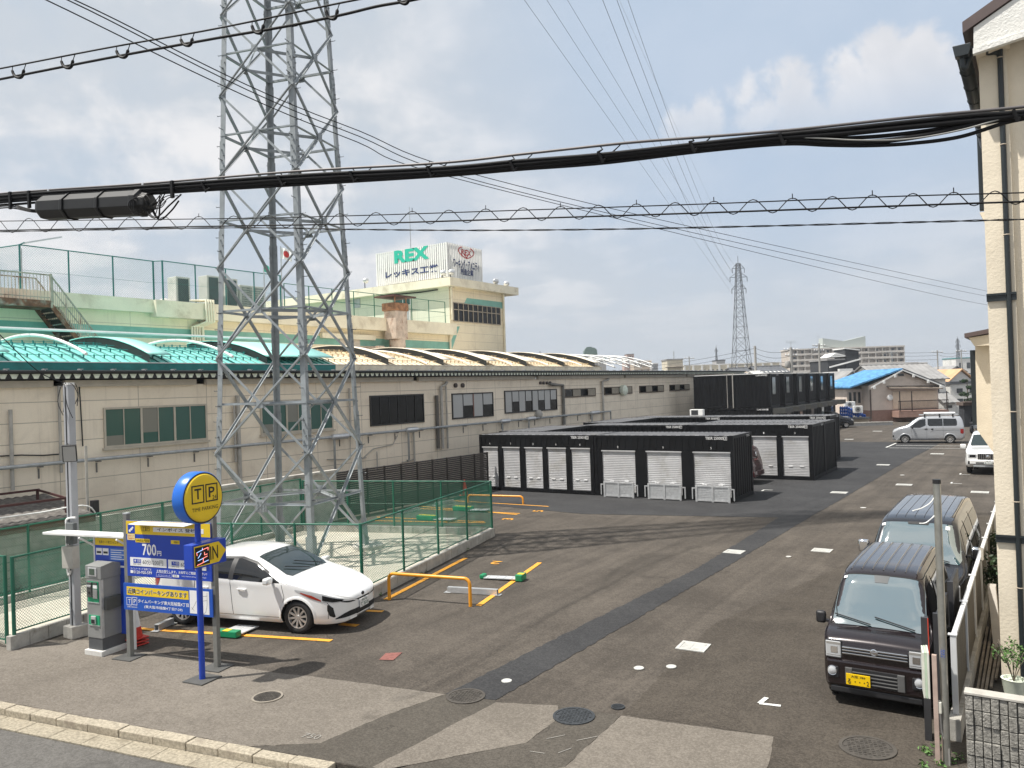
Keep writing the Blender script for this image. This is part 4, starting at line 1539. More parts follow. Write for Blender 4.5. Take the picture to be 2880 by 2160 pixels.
# rusty outside stair
STC = mat('stair_paint_rusty', (0.40, 0.36, 0.30), 0.75, 0, 0.2, 3, dirt=(0.16, 0.055, 0.025), dirts=1.4)
STR = mat('stair_rust', (0.17, 0.07, 0.04), 0.85, 0, 0.45, 4, dirt=(0.40, 0.37, 0.32), dirts=1.6)
TRD = mat('stair_tread', (0.05, 0.045, 0.04), 0.8)
sx0, sx1 = FXX + .05, FXX + 1.35
q = xp(145, 830, sx1)
YL = q.y
ZL = 8.95
t = thing('outdoor_stair', 'rusty pale steel stair with railings descending the factory wall at the left', 'stairs', (sx1, YL, 6))
MB().box((sx0, YL - 4.2, ZL - .28), (sx1, YL, ZL)).build('landing', STR, t)
n_ = 13
Y2 = wy(305, 955, sx1)
rise, run = (ZL - 5.9) / n_, (Y2 - YL) / n_
trd = MB()
for k in range(n_):
    trd.box((sx0 + .06, YL + run * k, ZL - rise * (k + 1) - .03), (sx1 - .06, YL + run * (k + 1.15), ZL - rise * (k + 1)))
    trd.box((sx0 + .06, YL + run * (k + 1), ZL - rise * (k + 1) - .17), (sx1 - .06, YL + run * (k + 1) + .015, ZL - rise * (k + 1) - .03))
trd.build('treads', TRD, t)
for xx in (sx0, sx1 - .05):
    MB().obox((xx, YL - .05, ZL - .30), (.05, 0, 0), (0, Y2 - YL, 5.9 - ZL), (0, 0, .30)).build('stringer', STR, t)
for xx in (sx1 - .03, sx0 + .05):
    rl = MB()
    rl.bar((xx, YL - 4.2, ZL + 1.05), (xx, YL, ZL + 1.05), .05).bar((xx, YL - 4.2, ZL + .12), (xx, YL, ZL + .12), .035)
    rl.bar((xx, YL, ZL + 1.05), (xx, Y2, 5.9 + 1.05), .05).bar((xx, YL, ZL + .55), (xx, Y2, 5.9 + .55), .035)
    for k in range(32):
        y = YL - 4.2 + 4.2 * k / 31
        rl.bar((xx, y, ZL), (xx, y, ZL + 1.05), .018)
    for k in range(1, 28):
        f = k / 28
        y, z = YL + (Y2 - YL) * f, ZL + (5.9 - ZL) * f
        rl.bar((xx, y, z), (xx, y, z + 1.05), .018 if k % 7 else .05)
    rl.build('railing', STC, t)
MB().bar((sx1 - .03, YL, ZL - .3), (sx1 - .03, YL, ZL + 1.1), .09).bar((sx1 - .03, YL - 2.3, ZL - .3), (sx1 - .03, YL - 2.3, ZL + 1.1), .08).build('newel_post', STC, t)
for yy in (YL - 3.9, YL - .4):
    MB().tube([(FXX - .2, yy, ZL), (FXX - .2, yy, ZL + 2.3)], .03, 6).build('rod', GALV, t)
MB().box((sx0, Y2 + .1, 5.9), (sx0 + .05, Y2 + 1.9, 7.05)).build('screen', TEALD, t)
MB().box((FXX + .05, YL - 9, ZL - .15), (FXX + 1.3, YL - 4.2, ZL + .65)).build('side_parapet', PARA, t)
q = dp(128, 697, 34)
t = thing('lamp_arm', 'short lamp on an arm at the corner of the roof fence', 'lamp', (FXX - 1.0, ya_, 11.5))
a_ = V((FXX - .9, ya_, 11.52))
MB().tube([a_, a_ + V((0, 0.2, .12))], .03, 6).build('bracket', TEALF, t)
MB().bar(a_ + V((0, .2, .1)), a_ + V((0.1, 1.7, .55)), .12, .06).build('lamp_head', ALU, t)
# ================================================================== storage containers
CBLK = mat('container_black', (0.0045, 0.0048, 0.006), 0.5, var=0.25, vs=1.2, spec=0.3)
CROOF = mat('container_roof', (0.13, 0.13, 0.135), 0.62, var=0.15, vs=1.0, dirt=(0.19, 0.185, 0.175), dirts=0.8)
SHUT = mat('shutter_silver', (0.60, 0.60, 0.61), 0.42, 0.35, 0.10, 1.3, dirt=(0.46, 0.45, 0.43), dirts=1.1)
LBLW = mat('label_white', (0.75, 0.75, 0.75), 0.6, var=0)
CH_, CW_, CL_ = 2.591, 2.438, 6.058


def container(x0, y0, ln, wd_, label, doors, code, num=None, group='black storage containers in rows', z=0.0, corr_front=False, code_side=True):
    """x0,y0 = front-left corner; front faces -Y; doors = [(xa, xb, ztop)]"""
    t = thing('storage_container', label, 'container', (x0, y0, z), 0, group)
    x1, y1 = x0 + ln, y0 + wd_
    f_ = MB()
    for (a, b) in ((x0, y0), (x1 - .12, y0), (x0, y1 - .12), (x1 - .12, y1 - .12)):
        f_.box((a, b, z + .02), (a + .12, b + .12, z + CH_))
    for yy in (y0, y1 - .1):
        f_.box((x0 + .12, yy + .005, z + CH_ - .12), (x1 - .12, yy + .095, z + CH_ - .004)).box((x0 + .12, yy + .005, z + .02), (x1 - .12, yy + .095, z + .17))
    for xx in (x0, x1 - .1):
        f_.box((xx + .005, y0 + .12, z + CH_ - .12), (xx + .095, y1 - .12, z + CH_ - .004)).box((xx + .005, y0 + .12, z + .02), (xx + .095, y1 - .12, z + .17))
    f_.build('frame', CBLK, t)

    def corr(p_, d_, n__, L__, name):
        w_ = MB()
        pts = []
        s_ = 0.0
        pit = 0.278
        while s_ < L__ - 1e-3:
            for (u, v) in ((0, 0), (.07, 0), (.139, .036), (.209, .036)):
                if s_ + u <= L__:
                    pts.append((s_ + u, v))
            s_ += pit
        pts.append((L__, 0))
        w_.grid([[V(p_) + V(d_) * a - V(n__) * b + V((0, 0, zz)) for a, b in pts] for zz in (.17, CH_ - .12)])
        w_.build(name, CBLK, t)
    corr((x1 - .02, y0 + .12, z), (0, 1, 0), (1, 0, 0), wd_ - .24, 'end_wall')
    corr((x0 + .02, y0 + .12, z), (0, 1, 0), (-1, 0, 0), wd_ - .24, 'end_wall')
    corr((x0 + .12, y1 - .02, z), (1, 0, 0), (0, 1, 0), ln - .24, 'back_wall')
    rows = []
    for yy in (y0 + .06, y1 - .06):
        row = []
        s_ = .05
        while s_ < ln - .05:
            for (u, v) in ((0, 0), (.07, 0), (.1, .022), (.17, .022)):
                row.append((x0 + s_ + u, yy, z + CH_ - .024 + v))
            s_ += .2
        rows.append(row)
    MB().grid(rows).build('roof', CROOF, t)
    ridge = MB()
    for k in range(int(ln / .4)):
        ridge.box((x0 + .1 + .4 * k, y0 + .09, z + CH_ - .004), (x0 + .26 + .4 * k, y0 + .13, z + CH_ + .006))
    ridge.build('roof_clips', SHUT, t)
    if corr_front or not doors:
        corr((x0 + .12, y0 + .02, z), (1, 0, 0), (0, -1, 0), ln - .24, 'front_wall')
    else:
        w_ = MB()
        xs = [x0 + .12]
        zt = doors[0][2]
        for a, b, _ in doors:
            w_.box((xs[-1], y0 + .015, z + .17), (a, y0 + .06, z + zt))
            xs.append(b)
        w_.box((xs[-1], y0 + .015, z + .17), (x1 - .12, y0 + .06, z + zt))
        # ribbed header over the doors
        w_.box((x0 + .12, y0 + .03, z + zt), (x1 - .12, y0 + .06, z + CH_ - .12))
        k = 0
        while x0 + .2 + k * .28 < x1 - .25:
            w_.box((x0 + .2 + k * .28, y0 + .012, z + zt + .06), (x0 + .34 + k * .28, y0 + .03, z + CH_ - .12))
            k += 1
        w_.build('front_wall', CBLK, t)
        for i, (a, b, zt_) in enumerate(doors):
            s_ = MB()
            zz = z + .10
            while zz < z + zt_ - .06:
                s_.add([(a, y0 + .075, zz), (b, y0 + .075, zz), (b, y0 + .055, zz + .018), (a, y0 + .055, zz + .018), (b, y0 + .055, zz + .060), (a, y0 + .055, zz + .060), (b, y0 + .075, zz + .075), (a, y0 + .075, zz + .075)],
                       [(0, 1, 2, 3), (3, 2, 4, 5), (5, 4, 6, 7)])
                zz += .075
            s_.box((a, y0 + .04, z + .05), (b, y0 + .075, z + .10))
            so_ = s_.build('shutter', SHUT, t)
            hd = MB()
            for h in (.28, .72):
                xx = a + (b - a) * h
                hd.box((xx - .09, y0 + .03, z + .62), (xx + .09, y0 + .054, z + .66))
            hd.build('handles', PLWHITE, so_)
            MB().box((a - .02, y0 + .0, z + zt_ - .05), (b + .02, y0 + .05, z + zt_)).build('shutter_hood', SHUT, so_)
            if num:
                txt(str(num[i]), t, LBLW, ((a + b) / 2 - .03, y0 + .008, z + zt_ + .10), (1, 0, 0), (0, 0, 1), .05, .09)
    if code:
        txt(code[0], t, LBLW, (x1 - 1.10, y0 - .001, z + CH_ - .16), (1, 0, 0), (0, 0, 1), .74, .115, bold=.012)
        bx = x1 - .36
        fr_ = MB()
        for (a, b) in (((bx, z + CH_ - .18), (bx + .13, z + CH_ - .168)), ((bx, z + CH_ - .05), (bx + .13, z + CH_ - .038)), ((bx, z + CH_ - .168), (bx + .012, z + CH_ - .05)), ((bx + .118, z + CH_ - .168), (bx + .13, z + CH_ - .05))):
            fr_.box((a[0], y0 - .004, a[1]), (b[0], y0 + .004, b[1]))
        fr_.build('check_digit_box', LBLW, t)
        txt(code[1], t, LBLW, (bx + .035, y0 - .002, z + CH_ - .158), (1, 0, 0), (0, 0, 1), .06, .10)
        if code_side:
            txt(code[0][:6], t, LBLW, (x1 + .001, y0 + wd_ - .75, z + CH_ - .15), (0, 1, 0), (0, 0, 1), .5, .09)
    return t


Y1 = 30.42


def dx(x, y, Y):
    return yp(x, y, Y).x


XR1 = -9.98
xm = XR1 - CL_ - .02
zR = yp(1750, 1267, Y1).z
zL = yp(1500, 1258, Y1).z
dR = [(dx(a, 1330, Y1), dx(b, 1330, Y1), zR) for a, b in ((1694, 1787), (1819, 1917), (1951, 2055))]
dL = [(dx(a, 1320, Y1), dx(b, 1320, Y1), zL) for a, b in ((1355, 1401), (1415, 1462), (1477, 1526), (1540, 1592), (1607, 1660))]
dL = [(max(a, xm - CL_ + .15), b, z) for a, b, z in dL]
container(xm, Y1, CL_, CW_, 'black container with three wide silver shutters, nearest to the lane in the front row', dR, ('TBSR 250005', '3'), (8, 9, 5))
container(xm - CL_ - .03, Y1, CL_, CW_, 'black container with five narrow silver shutters at the left end of the front row', dL, ('TBSR 250010', '5'), (4, 7, 3, 6, 6))
Y2_ = 38.15
XR2 = -8.80
d2 = [(XR2 - CL_ + .35 + 1.87 * k, XR2 - CL_ + .35 + 1.87 * k + 1.45, 2.02) for k in range(3)]
d2[2] = (dx(2202, 1290, Y2_), dx(2275, 1290, Y2_), 2.05)
d2[1] = (dx(2117, 1290, Y2_), dx(2185, 1290, Y2_), 2.05)
container(XR2 - CL_, Y2_, CL_, CW_, 'black container with silver shutters at the lane end of the middle row', d2, ('TBSR 250008', '4'), (2, 1, 3))
container(XR2 - CL_, Y2_ + CW_ + .06, CL_, CW_, 'black container standing directly behind the lane end of the middle row', [], None)
container(XR2 - 2 * CL_ - .03, Y2_, CL_, CW_, 'black container in the middle row, mostly hidden behind the front row', [], ('TBSR 250003', '7'))
Y3_ = 46.85
XR3 = -9.85
container(XR3 - CL_, Y3_, CL_, CW_, 'black container at the lane end of the rear low row', [], ('TBSR 250004', '3'))
container(XR3 - 2 * CL_ - .03, Y3_, CL_, CW_, 'black container in the rear low row, left of the lane end one', [], ('TBSR 250009', '5'))
container(-22.75, 32.98, 2.438, 5.1, 'black container set endwise behind the left end of the front row', [], ('GB 25', '1'), code_side=False)
container(-22.3, 41.0, 2.3, 5.75, 'black container set endwise behind the left end of the middle row', [], ('GB 28', '1'), code_side=False)

# silver ramp gates standing in front of the wide shutters
RAMP = mat('ramp_aluminium', (0.55, 0.56, 0.57), 0.45, 0.4, 0.1, 8)
for i, (a, b, lab) in enumerate(((1700, 1780, 'left'), (1824, 1913, 'middle'), (1958, 2050, 'right'))):
    xa, xb = dx(a, 1380, Y1 - .35), dx(b, 1380, Y1 - .35)
    y = Y1 - .30
    t = thing('ramp_gate', f'silver perforated step ramp before the {lab} one of three wide shutters', 'ramp', (xa, y, 0), 0, 'ramps before the wide shutters')
    f_ = MB()
    for x in (xa, (xa + xb) / 2, xb):
        f_.box((x - .04, y - .05, 0.02), (x + .04, y, .66))
    f_.box((xa + .04, y - .045, .60), (xb - .04, y - .005, .66)).box((xa + .04, y - .045, .05), (xb - .04, y - .005, .11))
    f_.build('frame', RAMP, t)
    for (u, v) in ((xa + .04, (xa + xb) / 2 - .04), ((xa + xb) / 2 + .04, xb - .04)):
        pf = MB().box((u, y - .02, .11), (v, y - .012, .60))
        for r_ in range(7):
            for c in range(5):
                pf.cbox((u + (v - u) * (c + .5 + .2 * (r_ % 2)) / 5.4, y - .024, .15 + r_ * .065), (.075, .010, .022))
        pf.build('tread_plate', RAMP, t)
    hd = MB()
    for x in (xa + .25, xb - .25):
        hd.tube([(x - .1, y - .02, .66), (x - .1, y - .02, .74), (x + .1, y - .02, .74), (x + .1, y - .02, .66)], .012, 6)
    hd.build('handles', RAMP, t)
    sd_ = MB()
    for s_, x in ((-1, xa), (1, xb)):
        sd_.box((x + s_ * .04, y + .0, .52), (x + s_ * .20, y + .03, .56)).box((x + s_ * .16, y + .0, .1), (x + s_ * .20, y + .03, .52))
    sd_.build('side_arms', RAMP, t)

# stacked office containers at the back: six pairs standing gable-on to the lane
OFW = glass('office_glass', (0.16, 0.20, 0.21), 0.05, 1.0)
OFF_N = mat('canopy_grey', (0.055, 0.055, 0.05), 0.6)
LBLN = {0: ('CLAB 240003', '4'), 1: ('CLAB 240002', '1')}
XS1 = -16.95
ordn = ['nearest', 'second', 'third', 'fourth', 'fifth', 'farthest']
for k in range(6):
    y0 = 60.8 + 4.0 * k
    for lv in (0, 1):
        t = container(XS1 - CL_, y0, CL_, CW_, f'{ordn[k]} {"upper" if lv else "lower"} black office container of the double-stacked row at the back', [], LBLN[1 - lv] if k == 0 else None, group='stacked black office containers', z=lv * (CH_ + .012))
        z = lv * (CH_ + .012)
        MB().box((XS1 - .02, y0 + .35, z + 1.0), (XS1 + .012, y0 + 1.35, z + 2.35)).build('window', CBLK, t)
        MB().box((XS1 + .013, y0 + .42, z + 1.05), (XS1 + .02, y0 + 1.28, z + 2.30)).build('pane', OFW, t)
        if lv:
            MB().box((XS1 + .002, y0 + .1, CH_ - .42), (XS1 + 1.0, y0 + 2.3, CH_ - .02)).build('canopy', OFF_N, t)
            MB().box((XS1 - CL_ + .1, y0 + .02, z + CH_ + .006), (XS1 - .1, y0 + .1, z + CH_ + .05)).build('edge_trim', WHITE, t)
            if k == 0:
                for (x, yb_) in ((2062, 1190), (2046, 1185)):
                    xx = dx(x, 1120, y0 - .06)
                    MB().tube([(xx, y0 - .06, 2.62), (xx, y0 - .06, 5.25), (xx, y0 + .2, 5.27)], .04 if x > 2050 else .022, 6).build('conduit', PIPE, t)
q = yp(1940, 1165, Y3_ + 1.2)
t = thing('ac_unit', 'small white air conditioner lying on the rear container roof', 'air conditioner', (q.x, q.y, CH_))
MB().box((q.x, q.y, CH_ + .02), (q.x + .85, q.y + .35, CH_ + .42)).build('casing', WHITE, t, bevel=.02)
MB().box((q.x + .1, q.y - .01, CH_ + .08), (q.x + .55, q.y, CH_ + .38)).build('grille', ACD, t)
# ================================================================== vehicles


def interp(tab, x):
    """monotone cubic through table points"""
    n = len(tab)
    if x <= tab[0][0]:
        return tab[0][1]
    if x >= tab[-1][0]:
        return tab[-1][1]
    d = [(tab[i + 1][1] - tab[i][1]) / (tab[i + 1][0] - tab[i][0]) for i in range(n - 1)]
    m = [d[0]] + [0 if d[i - 1] * d[i] <= 0 else 2 * d[i - 1] * d[i] / (d[i - 1] + d[i]) for i in range(1, n - 1)] + [d[-1]]
    for i in range(n - 1):
        if x <= tab[i + 1][0]:
            h = tab[i + 1][0] - tab[i][0]
            t = (x - tab[i][0]) / h
            return (tab[i][1] * (1 + 2 * t) * (1 - t) ** 2 + m[i] * h * t * (1 - t) ** 2 + tab[i + 1][1] * t * t * (3 - 2 * t) + m[i + 1] * h * t * t * (t - 1))


TYRE = mat('tyre', (0.018, 0.018, 0.019), 0.85, var=0.15, vs=10, bump=0.1)
RIMS = mat('rim_silver', (0.62, 0.60, 0.58), 0.3, 0.75, 0.05)
LENS = glass('lamp_lens', (0.45, 0.46, 0.47), 0.06, 1.0)
LENSR = glass('lamp_red', (0.30, 0.012, 0.012), 0.08, 0.8)
WSH = glass('windshield', (0.05, 0.10, 0.115), 0.03, 1.0)
SIDEG = glass('side_glass', (0.008, 0.009, 0.010), 0.03, 0.8)
WSH.node_tree.nodes['Principled BSDF'].inputs['IOR'].default_value = 2.5
GAP = mat('panel_gap', (0.01, 0.01, 0.01), 0.8, var=0)
ARCHM = mat('wheel_well', (0.006, 0.006, 0.006), 0.95, var=0)


class Car:
    def __init__(self, name, label, cat, loc, rz, S, paint, scale=1.0, group=None):
        self.S, self.paint, self.k = S, paint, scale
        self.L = S['L']
        self.t = thing(name, label, cat, (loc[0], loc[1], loc[2] if len(loc) > 2 else 0), rz, group, local=True)

    def ring(self, x):
        S = self.S
        zt, zb, w = interp(S['top'], x), interp(S['bot'], x), interp(S['w'], x)
        bl = min(interp(S['belt'], x), zt - .035)
        tb = S['tumble']
        ys = max(w * .25, w * .985 - tb * (zt - bl) - .02)
        r = min(.10, (zt - bl) * .35 + .02)
        cr = S.get('crown', .02)
        ctl = [(0, zb), (w * .80, zb), (w * .95, zb + .05), (w * .992, zb + .16), (w, zb + .45 * (bl - zb)), (w * .995, zb + .8 * (bl - zb)), (w * .985, bl),
               (w * .985 + (ys - w * .985) * .5 + .008, bl + (zt - bl) * .5), (ys + .004, zt - r), (ys - r * .35, zt - r * .3), (ys - r * 1.2, zt), (ys * .5, zt + cr * .75), (0, zt + cr)]
        return spline([(y, z, 0) for y, z in ctl], 4)

    def P(self, x, y, z):
        k = self.k
        return ((self.L / 2 - x) * k, y * k, z * k)

    def sidey(self, x, z):
        rg = self._ring(x)
        best = 0
        for a, b in zip(rg, rg[1:]):
            if (a.y - z) * (b.y - z) <= 0 and abs(a.y - b.y) > 1e-9:
                t = (z - a.y) / (b.y - a.y)
                best = max(best, a.x + (b.x - a.x) * t)
        if best == 0:
            best = max(p.x for p in rg) if z < rg[len(rg) // 2].y else 0.02
        return best

    def topz(self, x, y):
        rg = self._ring(x)
        y = abs(y)
        best = None
        for a, b in zip(rg, rg[1:]):
            if (a.x - y) * (b.x - y) <= 0 and abs(a.x - b.x) > 1e-9:
                t = (y - a.x) / (b.x - a.x)
                z = a.y + (b.y - a.y) * t
                best = z if best is None else max(best, z)
        return best if best is not None else rg[-1].y

    def _ring(self, x):
        key = round(x, 4)
        if not hasattr(self, 'c'):
            self.c = {}
        if key not in self.c:
            self.c[key] = self.ring(x)
        return self.c[key]

    def body(self, wheels, ra, step=.035):
        S = self.S
        xs = [0, .01, .022, .04, .065]
        while xs[-1] + step < self.L - .08:
            xs.append(xs[-1] + step)
        xs += [self.L - .06, self.L - .035, self.L - .015, self.L]
        mb = MB()
        R_ = [self._ring(x) for x in xs]
        n = len(R_[0])
        for i, x in enumerate(xs):
            for p in R_[i]:
                mb.v.append(self.P(x, p.x, p.y))
            for p in R_[i]:
                mb.v.append(self.P(x, -p.x, p.y))
        for i in range(len(xs) - 1):
            for j in range(n - 1):
                for s in (0, 1):
                    a, b = i * 2 * n + s * n + j, (i + 1) * 2 * n + s * n + j
                    xm_ = (xs[i] + xs[i + 1]) / 2
                    zm = (R_[i][j].y + R_[i][j + 1].y) / 2
                    ym = R_[i][j].x
                    if any((xm_ - wx) ** 2 + (zm - wr_) ** 2 < ra * ra for wx, wr_ in wheels) and ym > interp(S['w'], xm_) * .5:
                        continue
                    mb.f.append((a, a + 1, b + 1, b) if s else (a, b, b + 1, a + 1))
        for i, rev in ((0, False), (len(xs) - 1, True)):
            lo = list(range(i * 2 * n, i * 2 * n + n)) + list(reversed(range(i * 2 * n + n + 1, i * 2 * n + 2 * n - 1)))
            mb.f.append(tuple(reversed(lo)) if not rev else tuple(lo))
        self.b = mb.build('body', self.paint, self.t, smooth=42)
        for wx, wr_ in wheels:
            for s in (-1, 1):
                lip, lin = MB(), MB()
                rr_, ri = [], []
                for q in range(29):
                    a = math.pi * (-.10 + 1.20 * q / 28)
                    row, rowi = [], []
                    for d in (-.012, 0.0, .035, .045):
                        xx, zz = wx + (ra + d) * math.cos(a), wr_ + (ra + d) * math.sin(a)
                        zz = max(zz, interp(S['bot'], min(max(xx, 0), self.L)) + .0)
                        y = self.sidey(min(max(xx, .01), self.L - .01), zz) + (.010 if d <= 0 else .009 if d < .04 else -.004)
                        row.append(self.P(xx, s * y, zz))
                    y0 = self.sidey(min(max(wx + ra * math.cos(a), .01), self.L - .01), max(wr_ + ra * math.sin(a), interp(S['bot'], wx)))
                    for d in (.0, -.30):
                        rowi.append(self.P(wx + ra * math.cos(a), s * (y0 + d), max(wr_ + ra * math.sin(a), .05)))
                    rr_.append(row)
                    ri.append(rowi)
                lip.grid(rr_).build('arch_lip', S.get('lip', self.paint), self.t, smooth=60)
                lin.grid(ri)
                lin.poly([r[1] for r in ri])
                lin.build('wheel_well', ARCHM, self.t)

    def wheel(self, x, r, rim, w, style=10, yout=None, z=None):
        for s in (-1, 1):
            yo = (yout or (interp(self.S['w'], x) - .015)) * self.k
            rk, rm, wk = r * self.k, rim * self.k, w * self.k
            c = self.P(x, 0, r)
            prof = [(rm, yo - wk * .2), (rm, yo - .012), (rm + .012, yo - .004), (rm + (rk - rm) * .5, yo + .004), (rk - .022, yo - .004), (rk - .004, yo - .025), (rk, yo - .05), (rk, yo - wk + .03), (rk - .03, yo - wk), (rm, yo - wk)]
            wo_ = MB().lathe([(a, b * s) for a, b in prof], (c[0], 0, c[2]), 36, 'y', False).build('wheel', TYRE, self.t, smooth=50)
            rb = MB()
            rb.lathe([(rm + .004, s * (yo - .02)), (rm + .004, s * (yo - .002)), (rm - .014, s * (yo - .004)), (rm - .02, s * (yo - .05))], (c[0], 0, c[2]), 36, 'y', False)
            for q in range(style):
                a = 2 * math.pi * (q + .25) / style
                ca, sa = math.cos(a), math.sin(a)
                wd0, wd1 = rm * .085, rm * (.17 if style < 9 else .10)
                pts = []
                for (rr, ww, dy) in ((rm * .18, wd0, .018), (rm * .97, wd1, .006)):
                    for sg in (-1, 1):
                        pts.append((c[0] + rr * ca - sg * ww * sa, s * (yo - dy), c[2] + rr * sa + sg * ww * ca))
                p = [V(pts[0]), V(pts[1]), V(pts[3]), V(pts[2])]
                rb.prism(p, (0, -s * .025, 0))
            rb.lathe([(0, s * (yo - .008)), (rm * .2, s * (yo - .010)), (rm * .24, s * (yo - .025)), (rm * .24, s * (yo - .06))], (c[0], 0, c[2]), 20, 'y', False)
            rb.build('rim', RIMS, wo_, smooth=40)
            MB().lathe([(0, s * (yo - .055)), (rm, s * (yo - .05))], (c[0], 0, c[2]), 28, 'y').build('spoke_shade_disc', GAP, wo_)  # black disc stands in for the shade between the spokes

    def sidewin(self, name, cols, m, sides=(-1, 1), eps=.005, nz=5):
        """cols = [(x, zlow, zhigh)...]"""
        xs = []
        for (a, b) in zip(cols, cols[1:]):
            k = max(1, int(abs(b[0] - a[0]) / (.006 if a[0] < .3 else .05)))
            xs += [(a[0] + (b[0] - a[0]) * i / k, a[1] + (b[1] - a[1]) * i / k, a[2] + (b[2] - a[2]) * i / k) for i in range(k)]
        xs.append(cols[-1])
        for s in sides:
            rows = []
            for x, z0, z1 in xs:
                rows.append([self.P(x, s * (self.sidey(x, z0 + (z1 - z0) * j / nz) + eps), z0 + (z1 - z0) * j / nz) for j in range(nz + 1)])
            if s < 0:
                rows = [list(reversed(r)) for r in rows]
            MB().grid(rows).build(name, m, self.t, smooth=60)

    def topwin(self, name, cols, m, eps=.006, ny=12, off=0.0):
        """cols = [(x, halfwidth)...] patch lying on the top surface"""
        xs = []
        for (a, b) in zip(cols, cols[1:]):
            k = max(1, int(abs(b[0] - a[0]) / .05))
            xs += [(a[0] + (b[0] - a[0]) * i / k, a[1] + (b[1] - a[1]) * i / k) for i in range(k)]
        xs.append(cols[-1])
        rows = []
        for x, hw in xs:
            rows.append([self.P(x - eps * .6, off + hw * (2 * j / ny - 1), self.topz(x, off + hw * (2 * j / ny - 1)) + eps) for j in range(ny + 1)])
        rows = [list(reversed(r)) for r in rows]
        return MB().grid(rows).build(name, m, self.t, smooth=60)

    def seam(self, pts, sides=(-1, 1), r=.005, name='door_seam', m=None):
        for s in sides:
            q = []
            for (a, b) in zip(pts, pts[1:]):
                k = max(1, int(math.hypot(a[0] - b[0], a[1] - b[1]) / .06))
                q += [(a[0] + (b[0] - a[0]) * i / k, a[1] + (b[1] - a[1]) * i / k) for i in range(k)]
            q.append(pts[-1])
            MB().tube([self.P(x, s * (self.sidey(x, z) + .0005), z) for x, z in q], r * self.k, 5).build(name, m or GAP, self.t)

    def box(self, name, m, a, b, mirror=False, bevel=.01, parent=None):
        """a,b = (x,y,z) corners in car space"""
        for s in ((1, -1) if mirror else (1,)):
            A, B = self.P(a[0], s * a[1], a[2]), self.P(b[0], s * b[1], b[2])
            o = MB().box(A, B).build(name, m, parent or self.t, bevel=bevel)
        return o

    def mirrors(self, x, z, m, y=None, sz=(.10, .20, .15), arm=True):
        for s in (-1, 1):
            yy = (y or self.sidey(x, z)) + .03
            c = self.P(x, s * (yy + sz[1] / 2 + .03), z + .06)
            mb = MB().cbox((0, 0, 0), [q * self.k for q in sz])
            mb.v = [(v[0] + c[0], v[1] + c[1], v[2] + c[2]) for v in mb.v]
            o = mb.build('mirror', m, self.t, bevel=.035 * self.k, smooth=60)
            if arm:
                MB().bar(self.P(x, s * (yy - .05), z), self.P(x, s * (yy + .09), z + .02), .05, .035).build('mirror_arm', BLACKP, o)

    def wipers(self, pts):
        for a, b in pts:
            A = self.P(a[0] - .03, a[1], self.topz(a[0], a[1]) + .03)
            B = self.P(b[0] - .03, b[1], self.topz(b[0], b[1]) + .03)
            MB().tube([A, B], .010 * self.k, 5).build('wiper', BLACKP, self.t)

    def plate(self, x, y, z, ground, ink, top, main, tilt=0.0, wd=.33, ht=.165):
        P0 = V(self.P(x, y, z))
        N = V((1, 0, tilt)).normalized() if x < self.L / 2 else V((-1, 0, tilt)).normalized()
        Rv = V((0, 1, 0)) if N.x > 0 else V((0, -1, 0))
        U = N.cross(Rv)
        k = self.k
        mb = MB().obox(P0 - Rv * wd * k / 2 - U * ht * k / 2, Rv * wd * k, U * ht * k, N * .012)
        o = mb.build('number_plate', ground, self.t, bevel=.004)
        O = P0 + N * .0125
        txt(top, o, ink, O - Rv * wd * k * .30 + U * ht * k * .16, Rv, U, wd * k * .6, ht * k * .24, bold=.01)
        txt(main, o, ink, O - Rv * wd * k * .44 - U * ht * k * .40, Rv, U, wd * k * .88, ht * k * .46, bold=.015)
        return o


def paint(name, col, metal=0.0, rough=0.3, coat=1.0):
    m = mat(name, col, rough, metal, 0.02, 1, coat=coat)
    return m


WPAINT = paint('paint_pearl_white', (0.80, 0.80, 0.79), 0.0, 0.25)
BRPAINT = paint('paint_plum_brown', (0.012, 0.0062, 0.0078), 0.3, 0.24)
BKPAINT = paint('paint_black_blue', (0.010, 0.011, 0.016), 0.2, 0.25)
SVPAINT = paint('paint_silver', (0.50, 0.51, 0.53), 0.6, 0.32)
RDPAINT = paint('paint_maroon', (0.06, 0.008, 0.010), 0.3, 0.3)
YPLATE = mat('plate_yellow', (0.80, 0.52, 0.0), 0.4, var=0)
WPLATE = mat('plate_white', (0.75, 0.75, 0.74), 0.4, var=0)
INKG = mat('plate_ink_green', (0.01, 0.10, 0.05), 0.5, var=0)
INKB = mat('plate_ink_black', (0.01, 0.01, 0.01), 0.5, var=0)

# ---------------------------------------------------------------- white hatchback in the first stall
S = dict(L=4.575, tumble=.46, crown=.025,
         top=[(0, .57), (.03, .625), (.12, .69), (.30, .775), (.65, .89), (.95, .96), (1.22, 1.035), (1.6, 1.235), (2.0, 1.395), (2.3, 1.455), (2.6, 1.47), (3.0, 1.45), (3.5, 1.36), (4.0, 1.20), (4.3, 1.10), (4.45, 1.05), (4.53, .95), (4.575, .80)],
         bot=[(0, .27), (.1, .19), (.4, .17), (4.1, .18), (4.4, .25), (4.575, .38)],
         w=[(0, .20), (.012, .34), (.04, .47), (.09, .575), (.17, .67), (.28, .745), (.46, .815), (.8, .868), (1.4, .88), (3.6, .88), (4.1, .84), (4.4, .74), (4.575, .60)],
         belt=[(0, .60), (.6, .80), (1.2, .925), (2.0, .955), (3.2, 1.02), (4.2, 1.06), (4.575, .9)])
PR = 14.5
ca, sa = math.cos(R(PR)), math.sin(R(PR))
c = Car('parked_car', 'white hatchback car parked behind the blue price board beside the fenced pylon', 'car', (-13.93, 11.21), R(PR), S, WPAINT, 1.035)
